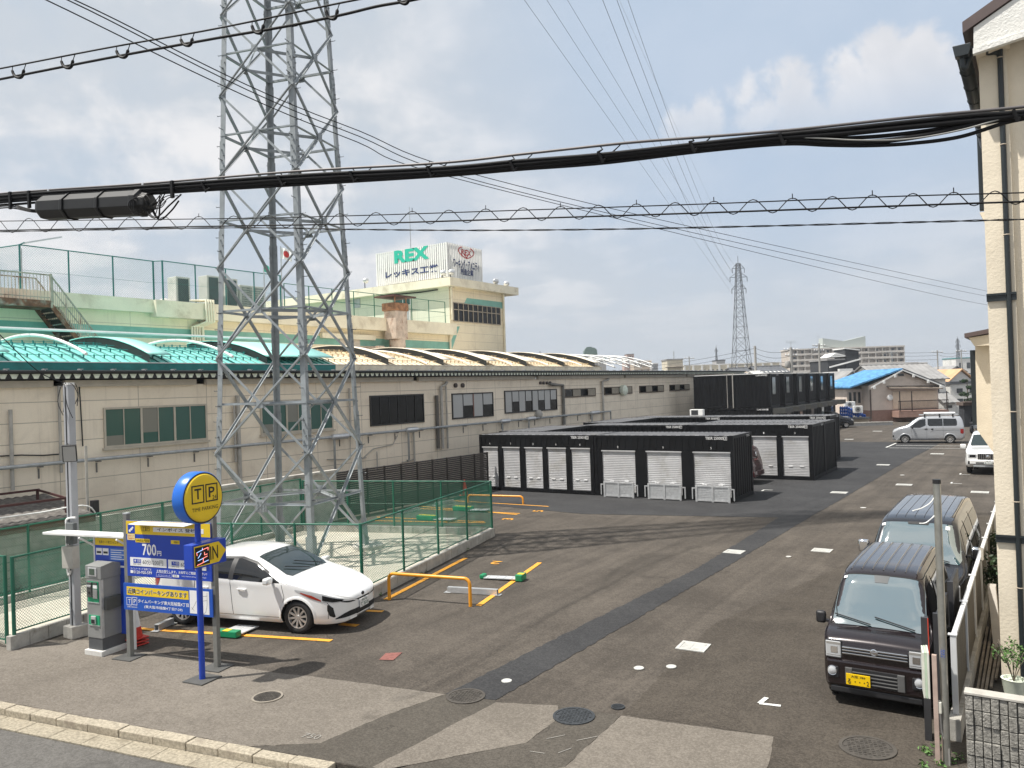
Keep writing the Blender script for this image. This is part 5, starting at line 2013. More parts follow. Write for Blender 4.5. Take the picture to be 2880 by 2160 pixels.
WB0, WB1 = .945, 3.645
c.body([(WB0, .315), (WB1, .315)], .365)
c.wheel(WB0, .315, .205, .2, 10)
c.wheel(WB1, .315, .205, .2, 10)
c.topwin('windshield', [(1.20, .60), (1.30, .66), (1.6, .64), (1.98, .585)], glass('windshield_dark', (0.022, 0.034, 0.034), 0.03, 0.9))
c.topwin('rear_window', [(3.15, .50), (3.9, .56)], SIDEG)
c.sidewin('front_door_window', [(1.33, .955, .965), (1.6, .955, 1.10), (1.95, .962, 1.26), (2.3, .975, 1.345), (2.42, .98, 1.355)], SIDEG)
c.sidewin('rear_door_window', [(2.50, .985, 1.355), (2.9, 1.0, 1.335), (3.25, 1.03, 1.27)], SIDEG)
c.sidewin('quarter_window', [(3.30, 1.035, 1.255), (3.6, 1.06, 1.16), (3.75, 1.07, 1.08)], SIDEG)
c.sidewin('window_visor', [(1.62, 1.105, 1.13), (1.95, 1.265, 1.30), (2.3, 1.35, 1.385), (2.9, 1.34, 1.375), (3.25, 1.275, 1.30)], BLACKP, eps=.012, nz=2)
c.seam([(1.28, .92), (1.22, .7), (1.30, .30), (2.40, .30), (2.46, .9), (2.46, 1.36)])
c.seam([(2.40, .30), (3.18, .30), (3.34, .62), (3.30, 1.03)])
c.seam([(.33, .30), (.30, .55), (.42, .72)])
for s in (-1, 1):
    for x in (2.18, 3.08):
        MB().tube([c.P(x - .10, s * (c.sidey(x, .80) + .012), .80), c.P(x - .05, s * (c.sidey(x, .80) + .03), .805), c.P(x + .05, s * (c.sidey(x, .80) + .03), .805), c.P(x + .10, s * (c.sidey(x, .80) + .012), .80)], .018, 7).build('door_handle', WPAINT, c.t, smooth=60)
c.mirrors(1.48, .96, WPAINT, sz=(.13, .19, .13))
c.sidewin('headlight', [(.09, .60, .645), (.22, .59, .70), (.40, .615, .765), (.66, .69, .815), (.98, .82, .845)], LENS, eps=.006)
c.sidewin('headlight_inner', [(.10, .612, .64), (.24, .61, .69), (.42, .65, .745)], GDARK, eps=.010)
c.sidewin('turn_lamp', [(.44, .635, .66), (.62, .69, .745), (.86, .785, .80)], mat('lamp_orange_red', (0.35, 0.03, 0.01), 0.2), eps=.010)
c.sidewin('air_slot', [(.205, .33, .35), (.235, .32, .50), (.30, .36, .565), (.335, .46, .56)], GAP, eps=.006)
c.sidewin('lower_grille', [(.003, .295, .40), (.03, .295, .40), (.08, .29, .375), (.15, .285, .33), (.21, .28, .295)], GAP, eps=.010)
c.box('lower_grille', GAP, (-.006, -.26, .29), (.03, .26, .40), bevel=.005)
c.sidewin('upper_slot', [(.003, .545, .572), (.05, .56, .592), (.13, .60, .625), (.2, .64, .65)], GAP, eps=.006, nz=2)
c.box('upper_slot', GAP, (-.006, -.22, .545), (.03, .22, .572), bevel=.004)
c.sidewin('front_lip', [(.003, .235, .285), (.05, .23, .28), (.14, .22, .27)], WPAINT, eps=.016, nz=2)
c.sidewin('pillar_trim', [(2.40, .975, 1.36), (2.51, .985, 1.36)], BLACKP, eps=.007)
c.plate(-.022, -.02, .465, WPLATE, INKG, '大阪 302', 'て 35-01')
em = MB().lathe([(.052, 0), (.052, .014), (.03, .02), (0, .02)], (c.P(0.02, 0, 0)[0], 0, c.P(0, 0, .612)[2]), 20, 'x')
em.build('emblem', mat('emblem_dark', (0.02, 0.025, 0.035), 0.2, 0.5), c.t, smooth=40)
c.sidewin('tail_light', [(4.22, .95, 1.04), (4.36, .70, 1.02), (4.50, .72, .96)], LENSR, eps=.006)
c.wipers([((1.22, .45), (1.50, -.15)), ((1.22, -.02), (1.46, -.52))])
c.sidewin('sill', [(1.34, .185, .27), (3.22, .19, .275)], WPAINT, eps=.012, nz=2)

# ---------------------------------------------------------------- brown kei van by the fence
S = dict(L=3.395, tumble=.17, crown=.02,
         top=[(0, .86), (.02, .93), (.07, .985), (.2, 1.04), (.36, 1.085), (.60, 1.40), (.86, 1.735), (.97, 1.80), (1.15, 1.845), (1.5, 1.868), (2.6, 1.88), (3.15, 1.865), (3.30, 1.80), (3.37, 1.5), (3.395, 1.1)],
         bot=[(0, .24), (.12, .20), (3.2, .22), (3.395, .32)],
         w=[(0, .60), (.012, .655), (.05, .70), (.14, .728), (.3, .7375), (3.2, .7375), (3.34, .71), (3.395, .64)],
         belt=[(0, .9), (.35, 1.03), (1.0, 1.06), (3.395, 1.08)], lip=None)
S['lip'] = BRPAINT
v = Car('kei_van', 'small plum brown van with a yellow number plate parked facing the camera', 'van', (-2.06, 12.05 + 1.65), R(-90), S, BRPAINT, .965)
v.body([(.53, .275), (2.93, .275)], .325)
v.wheel(.53, .275, .175, .15, 8)
v.wheel(2.93, .275, .175, .15, 8)
v.topwin('windshield', [(.375, .60), (.45, .645), (.80, .605), (.885, .585)], WSH, eps=.008)
v.topwin('header_shade', [(.89, .575), (.905, .57)], GAP, eps=.006)
v.sidewin('front_window', [(.55, 1.09, 1.12), (.72, 1.09, 1.40), (.93, 1.09, 1.64), (1.35, 1.09, 1.67), (1.40, 1.09, 1.67)], SIDEG)
v.sidewin('sliding_door_window', [(1.52, 1.10, 1.67), (2.32, 1.11, 1.67)], SIDEG)
v.sidewin('rear_side_window', [(2.42, 1.11, 1.67), (3.12, 1.12, 1.64), (3.2, 1.2, 1.5)], SIDEG)
v.seam([(.50, 1.0), (.46, .7), (.84, .62), (.90, .30), (1.44, .28), (1.46, 1.72)])
v.seam([(1.46, .28), (2.34, .28), (2.37, 1.72)])
v.seam([(.36, 1.78 - .72), (.9, 1.76), (1.2, 1.80), (3.1, 1.82)], r=.008, name='roof_drip')
for k in range(-3, 4):
    y = k * .155
    MB().tube([v.P(x, y, v.topz(x, y) + .001) for x in [1.02 + .1 * i for i in range(22)]], .010, 5).build('roof_rib', BRPAINT, v.t, smooth=60)
    MB().tube([v.P(x, y + .03, v.topz(x, y + .03) - .002) for x in [1.06 + .1 * i for i in range(21)]], .005, 4).build('roof_groove', GAP, v.t)
v.mirrors(.60, 1.06, BLACKP, sz=(.09, .15, .19))
# nose: chrome grille, lamps, black bumper, fog lamps, lower grille, plate
v.box('grille_back', BLACKP, (-.014, -.43, .775), (.03, .43, .895), bevel=.004)
for z in (.785, .828, .868):
    v.box('grille_bar', CHROME, (-.030, -.44, z), (-.008, .44, z + .022), bevel=.006)
v.box('headlight_housing', BLACKP, (-.008, .445, .70), (.07, .665, .96), True, bevel=.012)
v.box('headlight', LENS, (-.020, .455, .71), (.075, .672, .95), True, bevel=.015)
v.box('headlight_reflector', CHROME, (-.024, .50, .78), (-.018, .60, .88), True, bevel=.02)
v.box('headlight_divider', CHROME, (-.0225, .46, .745), (-.017, .66, .755), True, bevel=.002)
v.box('indicator', mat('lamp_clear_grey', (0.30, 0.29, 0.27), 0.15), (-.0215, .46, .905), (-.017, .66, .94), True, bevel=.003)
mb = MB().lathe([(.05, 0), (.05, .012), (.036, .016), (.036, .006), (0, .006)], (v.P(-.032, 0, 0)[0], 0, .835), 24, 'x')
mb.box((v.P(-.046, 0, 0)[0] - .006, -.05, .825), (v.P(-.046, 0, 0)[0] + .004, .05, .845)).build('emblem', CHROME, v.t, smooth=40)
v.box('bumper', BRPAINT, (-.035, -.665, .30), (.06, .665, .69), bevel=.035)
v.box('bumper_recess', BLACKP, (-.045, -.40, .36), (-.030, .40, .60), bevel=.006)
for z in (.385, .435, .485, .535):
    v.box('lower_grille_bar', mat('grille_grey', (0.10, 0.10, 0.10), 0.5), (-.062, -.30, z), (-.040, .30, z + .016), bevel=.003)
v.box('grille_block', mat('grille_grey', (0.10, 0.10, 0.10), 0.5), (-.060, .30, .355), (-.038, .40, .60), True, bevel=.015)
v.box('fog_bezel', BLACKP, (-.052, .49, .42), (-.03, .63, .59), True, bevel=.02)
for s in (-1, 1):
    fl = MB().lathe([(.055, 0), (.055, .018), (.04, .026), (0, .03)], (v.P(-.05, 0, 0)[0], s * .56, .505), 20, 'x')
    fl.build('fog_light', LENS, v.t, smooth=50)
    fl = MB().tube([(v.P(-.056, 0, 0)[0], s * .56 + .062 * math.cos(a * .3491), .505 + .062 * math.sin(a * .3491)) for a in range(18)], .008, 5, closed=True)
    fl.build('fog_ring', CHROME, v.t, smooth=50)
v.box('bumper_lower', BLACKP, (-.02, -.62, .20), (.06, .62, .30), bevel=.02)
v.plate(-.068, -.22, .44, YPLATE, INKB, '大阪 789', 'る ・・・2')
v.box('mirror_housing', mat('sensor_grey', (0.035, 0.04, 0.045), 0.5), (.80, -.10, 1.60), (.86, .10, 1.70), bevel=.01)
v.topwin('sensor_panel', [(.79, .09), (.885, .11)], mat('sensor_grey', (0.035, 0.04, 0.045), 0.5), eps=.012)
v.topwin('inspection_sticker', [(.835, .025), (.87, .025)], PLWHITE, eps=.012, off=-.52)
v.wipers([((.39, .50), (.47, -.05)), ((.39, -.10), (.48, -.62))])
v.sidewin('sill', [(.92, .23, .30), (2.55, .23, .30)], BLACKP, eps=.01, nz=2)

# ---------------------------------------------------------------- black van behind it
S = dict(L=4.7, tumble=.20, crown=.02,
         top=[(0, .92), (.03, 1.0), (.12, 1.06), (.35, 1.14), (.52, 1.21), (.80, 1.56), (1.06, 1.84), (1.2, 1.91), (1.45, 1.955), (2.0, 1.975), (3.8, 1.985), (4.4, 1.96), (4.58, 1.88), (4.66, 1.5), (4.7, 1.1)],
         bot=[(0, .26), (.15, .22), (4.4, .24), (4.7, .36)],
         w=[(0, .68), (.02, .74), (.08, .79), (.25, .835), (.5, .8475), (4.4, .8475), (4.62, .81), (4.7, .74)],
         belt=[(0, .95), (.5, 1.13), (1.2, 1.16), (4.7, 1.18)])
b = Car('black_van', 'glossy black van with chrome mirrors parked behind the plum brown one', 'van', (-2.03, 15.9 + 2.35), R(-90), S, BKPAINT, 1.0)
b.body([(.85, .32), (3.42, .32)], .37)
b.wheel(.85, .32, .2, .19, 8)
b.wheel(3.42, .32, .2, .19, 8)
b.topwin('windshield', [(.535, .70), (.62, .745), (1.0, .69), (1.075, .665)], WSH, eps=.008)
b.topwin('header_shade', [(1.03, .17), (1.085, .19)], BLACKP, eps=.014)
b.sidewin('front_window', [(.75, 1.19, 1.22), (.95, 1.19, 1.50), (1.15, 1.19, 1.75), (1.75, 1.19, 1.78)], SIDEG)
b.sidewin('sliding_door_window', [(1.88, 1.20, 1.78), (2.95, 1.20, 1.78)], SIDEG)
b.sidewin('rear_side_window', [(3.05, 1.20, 1.78), (4.3, 1.21, 1.76), (4.45, 1.3, 1.6)], SIDEG)
b.seam([(.66, 1.1), (.64, .7), (1.18, .66), (1.24, .32), (1.80, .30), (1.82, 1.84)])
b.seam([(1.82, .30), (2.98, .30), (3.0, 1.84)])
for k in range(-4, 4):
    y = (k + .5) * .165
    MB().tube([b.P(x, y, b.topz(x, y) - .001) for x in [1.25 + .11 * i for i in range(29)]], .007, 4).build('roof_groove', GAP, b.t)
b.mirrors(.95, 1.32, CHROME, sz=(.12, .20, .24))
b.box('grille', BLACKP, (-.014, -.45, .72), (.03, .45, .90), bevel=.004)
b.box('grille_bar', CHROME, (-.026, -.5, .80), (-.008, .5, .83), bevel=.005)
b.box('headlight', LENS, (-.012, .46, .72), (.14, .752, .98), True, bevel=.03)
b.box('headlight_reflector', CHROME, (-.022, .52, .78), (-.01, .64, .90), True, bevel=.03)
b.box('bumper', BKPAINT, (-.04, -.74, .28), (.06, .74, .66), bevel=.04)
b.topwin('round_sticker', [(.97, .035), (1.03, .035)], PLWHITE, eps=.014, off=.50)
b.topwin('inspection_sticker', [(1.0, .03), (1.05, .03)], PLWHITE, eps=.014, off=-.60)
b.wipers([((.55, .55), (.64, -.05)), ((.55, -.12), (.65, -.7))])
b.plate(-.05, 0, .46, WPLATE, INKG, '大阪 480', 'さ 12-60')

# ---------------------------------------------------------------- silver van side-on at the far end
S = dict(L=4.40, tumble=.20, crown=.02,
         top=[(0, .70), (.03, .84), (.12, .94), (.4, 1.06), (.75, 1.16), (.95, 1.24), (1.3, 1.52), (1.65, 1.74), (1.95, 1.82), (2.4, 1.845), (3.8, 1.84), (4.15, 1.80), (4.3, 1.6), (4.37, 1.2), (4.40, .9)],
         bot=[(0, .28), (.15, .22), (4.2, .24), (4.4, .38)],
         w=[(0, .58), (.03, .68), (.12, .76), (.35, .82), (.7, .8475), (4.1, .8475), (4.33, .81), (4.4, .74)],
         belt=[(0, .75), (.7, 1.02), (1.3, 1.08), (4.4, 1.12)])
n = Car('silver_van', 'silver van with a roof rack parked side-on before the beige house', 'van', (-6.62, 61.85), R(180 + 6), S, SVPAINT, 1.0)
n.body([(.81, .30), (3.535, .30)], .355)
n.wheel(.81, .30, .2, .18, 9)
n.wheel(3.535, .30, .2, .18, 9)
n.topwin('windshield', [(.97, .66), (1.05, .70), (1.62, .62)], WSH, eps=.008)
n.sidewin('front_window', [(1.15, 1.10, 1.14), (1.45, 1.08, 1.42), (1.75, 1.08, 1.63), (2.05, 1.20, 1.68), (2.10, 1.25, 1.68)], SIDEG)
n.sidewin('sliding_door_window', [(2.22, 1.28, 1.68), (2.32, 1.19, 1.68), (3.12, 1.19, 1.69)], SIDEG)
n.sidewin('rear_side_window', [(3.16, 1.19, 1.69), (3.92, 1.20, 1.67), (3.98, 1.28, 1.5)], SIDEG)
n.seam([(1.20, 1.05), (1.26, .34), (2.14, .32), (2.18, 1.72)])
n.seam([(2.18, .34), (3.14, .36), (3.14, 1.72)])
n.seam([(2.35, .78), (2.65, .90), (4.1, .92)], r=.011, name='door_rail', m=mat('rail_dark', (0.06, 0.065, 0.075), 0.5))
n.sidewin('door_handle', [(2.02, .95, 1.02), (2.20, .96, 1.03)], BLACKP, eps=.02, nz=1)
n.sidewin('door_handle', [(2.42, .94, 1.0), (2.55, .90, 1.04)], BLACKP, eps=.02, nz=1)
n.sidewin('tail_light', [(4.16, .70, .98), (4.30, .66, 1.0), (4.36, .72, .96)], LENSR, eps=.008)
n.sidewin('headlight', [(.07, .74, .84), (.2, .80, .98), (.42, .92, 1.04)], LENS, eps=.008)
n.sidewin('fog_recess', [(.03, .44, .54), (.12, .42, .58)], GAP, eps=.008, nz=1)
n.mirrors(1.28, 1.06, BLACKP, sz=(.10, .18, .20))
rk = MB()
for x in (2.05, 2.95, 3.75):
    rk.box(n.P(x - .03, -.66, 1.86), n.P(x + .03, .66, 1.93))
    for s in (-.68, .66):
        rk.box(n.P(x - .04, s, 1.78), n.P(x + .04, s + .03, 2.0))
rk.build('roof_rack', BLACKP, n.t)
for s in (-.62, .42):
    MB().tube([n.P(2.0, s + .1, 2.02), n.P(2.9, s + .1, 2.02), n.P(3.9, s + .1, 2.02)], .075, 10).build('carrier_tube', ALU, n.t, smooth=60)
MB().box(n.P(1.7, -.3, 1.90), n.P(4.1, .25, 1.96)).build('ladder', GALV, n.t)

# ---------------------------------------------------------------- white off-roader half hidden by the beige house
S = dict(L=4.82, tumble=.24, crown=.02,
         top=[(0, .92), (.03, 1.0), (.12, 1.06), (.5, 1.12), (1.1, 1.17), (1.45, 1.22), (1.8, 1.50), (2.15, 1.74), (2.4, 1.82), (2.8, 1.85), (4.2, 1.83), (4.55, 1.75), (4.72, 1.4), (4.82, 1.0)],
         bot=[(0, .50), (.1, .40), (.4, .32), (4.4, .34), (4.82, .5)],
         w=[(0, .72), (.02, .80), (.08, .86), (.25, .91), (.6, .94), (4.4, .94), (4.7, .9), (4.82, .82)],
         belt=[(0, .98), (1.3, 1.13), (4.82, 1.18)])
o_ = Car('off_roader', 'white off-road car facing the camera, half hidden by the beige house', 'car', (-2.1, 42.35 + 2.41), R(-90), S, WPAINT, 1.0)
o_.body([(.93, .38), (3.72, .38)], .44)
o_.wheel(.93, .38, .235, .22, 6)
o_.wheel(3.72, .38, .235, .22, 6)
o_.topwin('windshield', [(1.48, .74), (1.55, .78), (2.1, .68)], glass('windshield_dark', (0.022, 0.034, 0.034), 0.03, 0.9), eps=.01)
o_.sidewin('front_window', [(1.7, 1.16, 1.2), (2.2, 1.16, 1.62), (2.75, 1.18, 1.66)], SIDEG)
o_.sidewin('rear_window', [(2.85, 1.18, 1.66), (3.6, 1.2, 1.66)], SIDEG)
o_.mirrors(1.66, 1.14, WPAINT, sz=(.12, .24, .20))
o_.box('grille', BLACKP, (-.012, -.42, .72), (.03, .42, .985), bevel=.02)
for k in range(-4, 5):
    if k:
        o_.box('grille_bar', CHROME, (-.03, k * .088 - .014, .74), (-.008, k * .088 + .014, .965), bevel=.005)
MB().lathe([(.085, 0), (.085, .02), (.05, .03), (0, .03)], (o_.P(-.02, 0, 0)[0], 0, .855), 20, 'x').build('emblem', CHROME, o_.t, smooth=40)
o_.box('headlight', LENS, (-.010, .45, .80), (.10, .80, .975), True, bevel=.03)
o_.box('headlight_inner', GDARK, (-.016, .50, .83), (-.008, .74, .93), True, bevel=.02)
o_.box('fog_recess', GAP, (-.020, .62, .50), (.02, .82, .64), True, bevel=.02)
o_.box('bumper', WPAINT, (-.055, -.74, .50), (.05, .74, .70), bevel=.035)
o_.box('lower_grille', GAP, (-.064, -.50, .545), (-.05, .50, .60), bevel=.01)
o_.box('skid_plate', GALV, (-.03, -.6, .37), (.05, .6, .47), bevel=.02)
o_.plate(-.068, 0, .60, WPLATE, INKG, '大阪 302', 'ね 12-12')
o_.topwin('hood_line', [(.2, .36), (1.35, .46)], WPAINT, eps=.012)

# ---------------------------------------------------------------- maroon van tail between the rows, and a dark car far behind
S = dict(L=4.2, tumble=.2, crown=.02,
         top=[(0, .75), (.05, .9), (.5, 1.02), (1.0, 1.12), (1.5, 1.5), (1.9, 1.70), (2.4, 1.74), (3.7, 1.72), (4.0, 1.6), (4.13, 1.1), (4.2, .8)],
         bot=[(0, .28), (.2, .22), (4.0, .26), (4.2, .40)],
         w=[(0, .6), (.1, .75), (.4, .83), (3.9, .845), (4.12, .80), (4.2, .72)],
         belt=[(0, .8), (1, 1.0), (4.2, 1.08)])
m_ = Car('maroon_van', 'dark maroon van backed between the container rows, only its tail showing', 'van', (-12.95, 36.45), R(180), S, RDPAINT, 1.0)
m_.body([(.8, .3), (3.4, .3)], .35)
m_.wheel(.8, .3, .19, .18, 8)
m_.wheel(3.4, .3, .19, .18, 8)
m_.sidewin('side_window', [(1.3, 1.06, 1.1), (1.8, 1.06, 1.55), (3.8, 1.12, 1.55)], SIDEG)
m_.topwin('rear_window', [(3.96, .60), (4.08, .66)], SIDEG)
m_.sidewin('tail_light', [(4.02, .85, 1.2), (4.15, .82, 1.15)], LENSR, eps=.01)
m_.box('rear_bumper', RDPAINT, (4.16, -.78, .36), (4.26, .78, .60), bevel=.03)
q = m_.P(4.35, .62, 1.30)
MB().tube([m_.P(4.05, .6, 1.28), m_.P(4.3, .62, 1.22), q], .014, 6).tube([q, (q[0], q[1], q[2] + .02)], .02, 6).build('mirror_arm', BLACKP, m_.t)
MB().lathe([(.0, -.03), (.10, -.02), (.105, .0), (.09, .015), (0, .02)], (q[0] + .05, q[1], q[2] + .10), 16, 'x').build('convex_mirror', CHROME, m_.t, smooth=50)
S2 = dict(S)
d_ = Car('dark_car', 'black car just visible beyond the end of the rear container row', 'car', (-16.6, 79.6), R(20), S2, BKPAINT, .9)
d_.body([(.8, .3), (3.4, .3)], .35)
d_.wheel(.8, .3, .19, .18, 8)
d_.wheel(3.4, .3, .19, .18, 8)
d_.topwin('windshield', [(1.05, .66), (1.6, .6)], WSH, eps=.01)
d_.sidewin('headlight', [(.08, .7, .8), (.3, .8, .92)], LENS, eps=.01)
# ================================================================== parking signs, machine, stall furniture
LETW = mat('letter_white', (0.82, 0.82, 0.82), 0.5, var=0)
LETB = mat('letter_black', (0.012, 0.012, 0.015), 0.5, var=0)
LETR = mat('letter_red2', (0.6, 0.05, 0.02), 0.5, var=0)
# round pole sign with the arrow box
AN = R(8)
N_ = V((math.cos(AN), math.sin(AN), 0))
T_ = V((-math.sin(AN), math.cos(AN), 0))
UZ = V((0, 0, 1))
pb = V((-11.84, 8.18, 0))
t = thing('round_parking_sign', 'round yellow parking sign with a blue rim and an arrow box on a blue pole', 'sign', (pb.x, pb.y, 0))
MB().tube([pb, pb + UZ * 2.75], .050, 14).build('pole', BLUE, t, smooth=60)
MB().obox(pb - N_ * .22 - T_ * .22 + UZ * .005, N_ * .44, T_ * .44, UZ * .02).build('base_plate', mat('base_dark', (0.075, 0.075, 0.072), 0.7), t)
cz = pb + V((0.03, 0, 3.055))
RD = .435
ring_, face_, lens_ = MB(), MB(), MB()
n_ = 48
def circ(r_, d):
    return [cz + N_ * d + (T_ * math.cos(2 * math.pi * k / n_) + UZ * math.sin(2 * math.pi * k / n_)) * r_ for k in range(n_)]
prof = [(RD - .01, -.12), (RD, -.11), (RD, .11), (RD - .012, .125)]
rgs = [circ(a, b) for a, b in prof]
ring_.add([p for r_ in rgs for p in r_], [(i * n_ + k, i * n_ + (k + 1) % n_, (i + 1) * n_ + (k + 1) % n_, (i + 1) * n_ + k) for i in range(3) for k in range(n_)])
ring_.poly(list(reversed(circ(RD - .01, -.12))))
ring_.build('rim', mat('rim_blue', (0.02, 0.15, 0.62), 0.3, var=0.05), t, smooth=40)
edge_ = [circ(RD - .012, .125), circ(RD - .035, .128)]
MB().add([p for r_ in edge_ for p in r_], [(k, (k + 1) % n_, n_ + (k + 1) % n_, n_ + k) for k in range(n_)]).build('edge', NAVY, t)
edge_ = [circ(RD - .035, .128), circ(RD - .05, .150), circ(RD - .09, .158)]
mb = MB().add([p for r_ in edge_ for p in r_], [(i * n_ + k, i * n_ + (k + 1) % n_, (i + 1) * n_ + (k + 1) % n_, (i + 1) * n_ + k) for i in range(2) for k in range(n_)])
mb.poly(circ(RD - .09, .158))
fc = mb.build('face', YELL, t, smooth=40)
O = cz + N_ * .1595


def frame_rect(u0, v0, u1, v1, wd_, m, par, O_, Tv, Nv, name='logo_frame'):
    mb_ = MB()
    for (a, b, c, d) in ((u0, v0, u1, v0 + wd_), (u0, v1 - wd_, u1, v1), (u0, v0 + wd_, u0 + wd_, v1 - wd_), (u1 - wd_, v0 + wd_, u1, v1 - wd_)):
        mb_.obox(O_ + Tv * a + UZ * b, Tv * (c - a), UZ * (d - b), Nv * .003)
    return mb_.build(name, m, par)


frame_rect(-.275, -.075, -.012, .225, .021, LETB, fc, O, T_, N_)
frame_rect(.018, -.075, .28, .225, .021, LETB, fc, O, T_, N_)
txt('T', fc, LETB, O + T_ * -.215 + UZ * -.005, T_, UZ, .145, .175, bold=.015)
txt('P', fc, LETB, O + T_ * .085 + UZ * -.005, T_, UZ, .13, .175, bold=.015)
txt('24', fc, LETB, O + T_ * .165 + UZ * -.045, T_, UZ, .085, .07)
txt('TIME PARKING', fc, LETB, O + T_ * -.275 + UZ * -.205, T_, UZ, .555, .062)
# arrow box
bx = pb + UZ * 1.93 + N_ * .06
W2, HB = .36, .40
MB().obox(bx - T_ * W2 - N_ * .0, T_ * 2 * W2, UZ * HB, N_ * .20).build('arrow_box', BLUE, t, bevel=.008)
O2 = bx + N_ * .201
mb = MB().prism([O2 - T_ * (W2 - .03) + UZ * .03, O2 + T_ * (W2 - .17) + UZ * .03, O2 + T_ * (W2 - .01) + UZ * HB / 2, O2 + T_ * (W2 - .17) + UZ * (HB - .03), O2 - T_ * (W2 - .03) + UZ * (HB - .03)], N_ * .004)
ap = mb.build('arrow_panel', YELL, t)
MB().obox(O2 - T_ * (W2 - .045) + UZ * .05 + N_ * .004, T_ * .30, UZ * (HB - .10), N_ * .006).build('led_screen', mat('led_black', (0.012, 0.012, 0.014), 0.3, var=0), t)
LEDR = mat('led_red', (1.0, 0.25, 0.2), 0.5, var=0, emit=1.2)
LEDB = mat('led_blue', (0.35, 0.55, 1.0), 0.5, var=0, emit=1.0)
Os = O2 - T_ * (W2 - .045) + UZ * .05 + N_ * .0105


def led(pts, m, w_=.010):
    mb_ = MB()
    for a, b in zip(pts, pts[1:]):
        mb_.bar(Os + T_ * a[0] + UZ * a[1], Os + T_ * b[0] + UZ * b[1], w_, .004, N_)
    mb_.build('led_stroke', m, ap)


led([(.03, .22), (.10, .235), (.15, .245)], LEDB)
led([(.15, .245), (.21, .255), (.27, .265)], LEDR)
led([(.15, .245), (.15, .28)], LEDB)
led([(.03, .22), (.035, .17)], LEDR)
led([(.27, .265), (.265, .215)], LEDR)
led([(.05, .125), (.09, .16), (.12, .20)], LEDB)
led([(.19, .20), (.19, .155), (.25, .16)], LEDR)
led([(.05, .085), (.11, .095), (.16, .105)], LEDB)
led([(.16, .105), (.25, .125)], LEDR)
led([(.16, .105), (.16, .035)], LEDR)
led([(.03, .015), (.10, .025), (.18, .04)], LEDR)
led([(.18, .04), (.27, .055)], LEDB)
txt('IN', t, LETB, O2 + T_ * .0 + UZ * .095 + N_ * .005, T_, UZ, .17, .22, bold=.01)

# price board on two posts
BP, BA = V((-14.1, 8.23, 0)), math.atan2(8.65 - 8.23, -12.13 + 14.1)
BT = V((math.cos(BA), math.sin(BA), 0))
BN = V((BT.y, -BT.x, 0))


def bw(x, y):
    """photo point on the board plane -> distance along the board, height"""
    q = vp(x, y, BP, BA)
    return (q - BP).dot(BT), q.z


t = thing('price_board', 'blue and yellow parking price board in two panels between two grey posts', 'sign', (BP.x, BP.y, 0))
L2 = V((-12.13, 8.65, 0))
ztop = bw(357, 1462)[1]
for q in (BP, L2):
    d0 = q - BN * .0
    MB().obox(d0 - BT * .045 - BN * .09, BT * .09, BN * .09, UZ * (ztop + .10)).build('post', mat('post_grey', (0.21, 0.21, 0.195), 0.5, 0.2), t, bevel=.006)
    MB().obox(d0 - BT * .05 - BN * .095 + UZ * (ztop + .10), BT * .10, BN * .10, UZ * .02).build('post_cap', GALV, t)
    MB().obox(d0 - BT * .22 - BN * .22 + UZ * .006, BT * .44, BN * .40, UZ * .015).build('base_plate', MATS['base_dark'], t)


def zoomp(x, y):
    return 350 + x / 6.38, 1480 + y / 6.38


def panel(px_tl, px_br_x, y_bot, m, name, d0=.0, th=.025, par=None):
    u0, z1 = bw(*px_tl)
    u1, _ = bw(px_br_x, px_tl[1] + 10)
    _, z0 = bw(px_tl[0], y_bot)
    return (u0, u1, z0, z1, MB().obox(BP + BT * u0 + UZ * z0 + BN * d0, BT * (u1 - u0), UZ * (z1 - z0), BN * th).build(name, m, par or t, bevel=.004 if th > .02 else 0))


def patch(par, x0, y0, x1, y1, m, name, d):
    """flat coloured field; zoom coordinates: left edge x0 from y0 to y1, right edge x1"""
    a, b = zoomp(x0, y0), zoomp(x0, y1)
    u0, z1 = bw(*a)
    _, z0 = bw(*b)
    u1 = bw(*zoomp(x1, y0 + (x1 - x0) * .06))[0]
    MB().obox(BP + BT * u0 + UZ * z0 + BN * d, BT * (u1 - u0), UZ * (z1 - z0), BN * .002).build(name, m, par)
    return u0, u1, z0, z1


def btxt(par, s_, x0, y0, x1, y1, m, d, bold=.0):
    a, b = zoomp(x0, y0), zoomp(x0, y1)
    u0, z1 = bw(*a)
    _, z0 = bw(*b)
    u1 = bw(*zoomp(x1, y0 + (x1 - x0) * .06))[0]
    return txt(s_, par, m, BP + BT * u0 + UZ * z0 + BN * d, BT, UZ, u1 - u0, z1 - z0, bold=bold, depth=.001)


u0, u1, z0, z1, p1_ = panel((357, 1463), 594, 1618, BLUE, 'upper_panel')
D1 = .0255
hz0 = bw(357, 1500)[1]
MB().obox(BP + BT * (u0 + .004) + UZ * hz0 + BN * D1, BT * (u1 - u0 - .008), UZ * (z1 - hz0 - .003), BN * .002).build('yellow_header', YELL, p1_)
D2 = .028
patch(p1_, 535, 12, 1440, 95, PLWHITE, 'white_field', D2)
btxt(p1_, 'インボイス 登録済', 605, 20, 1400, 85, LETB, D2 + .0025, .01)
patch(p1_, 80, -50, 205, 118, BLUE, 'camera_sign', D2)
cam_ = MB()
for (x, y, r_) in ((120, 75, 26), (150, 45, 26), (170, 20, 20)):
    a = bw(*zoomp(x, y))
    cam_.lathe([(r_ / 6.38 * .0061, 0), (r_ / 6.38 * .0061, .003), (0, .003)], (0, 0, 0), 14, 'y')
    k = len(cam_.v)
    cam_.v[k - 42:] = [tuple(BP + BT * (a[0] + p[0]) + UZ * (a[1] + p[2]) + BN * (D2 + .002 + p[1])) for p in cam_.v[k - 42:]]
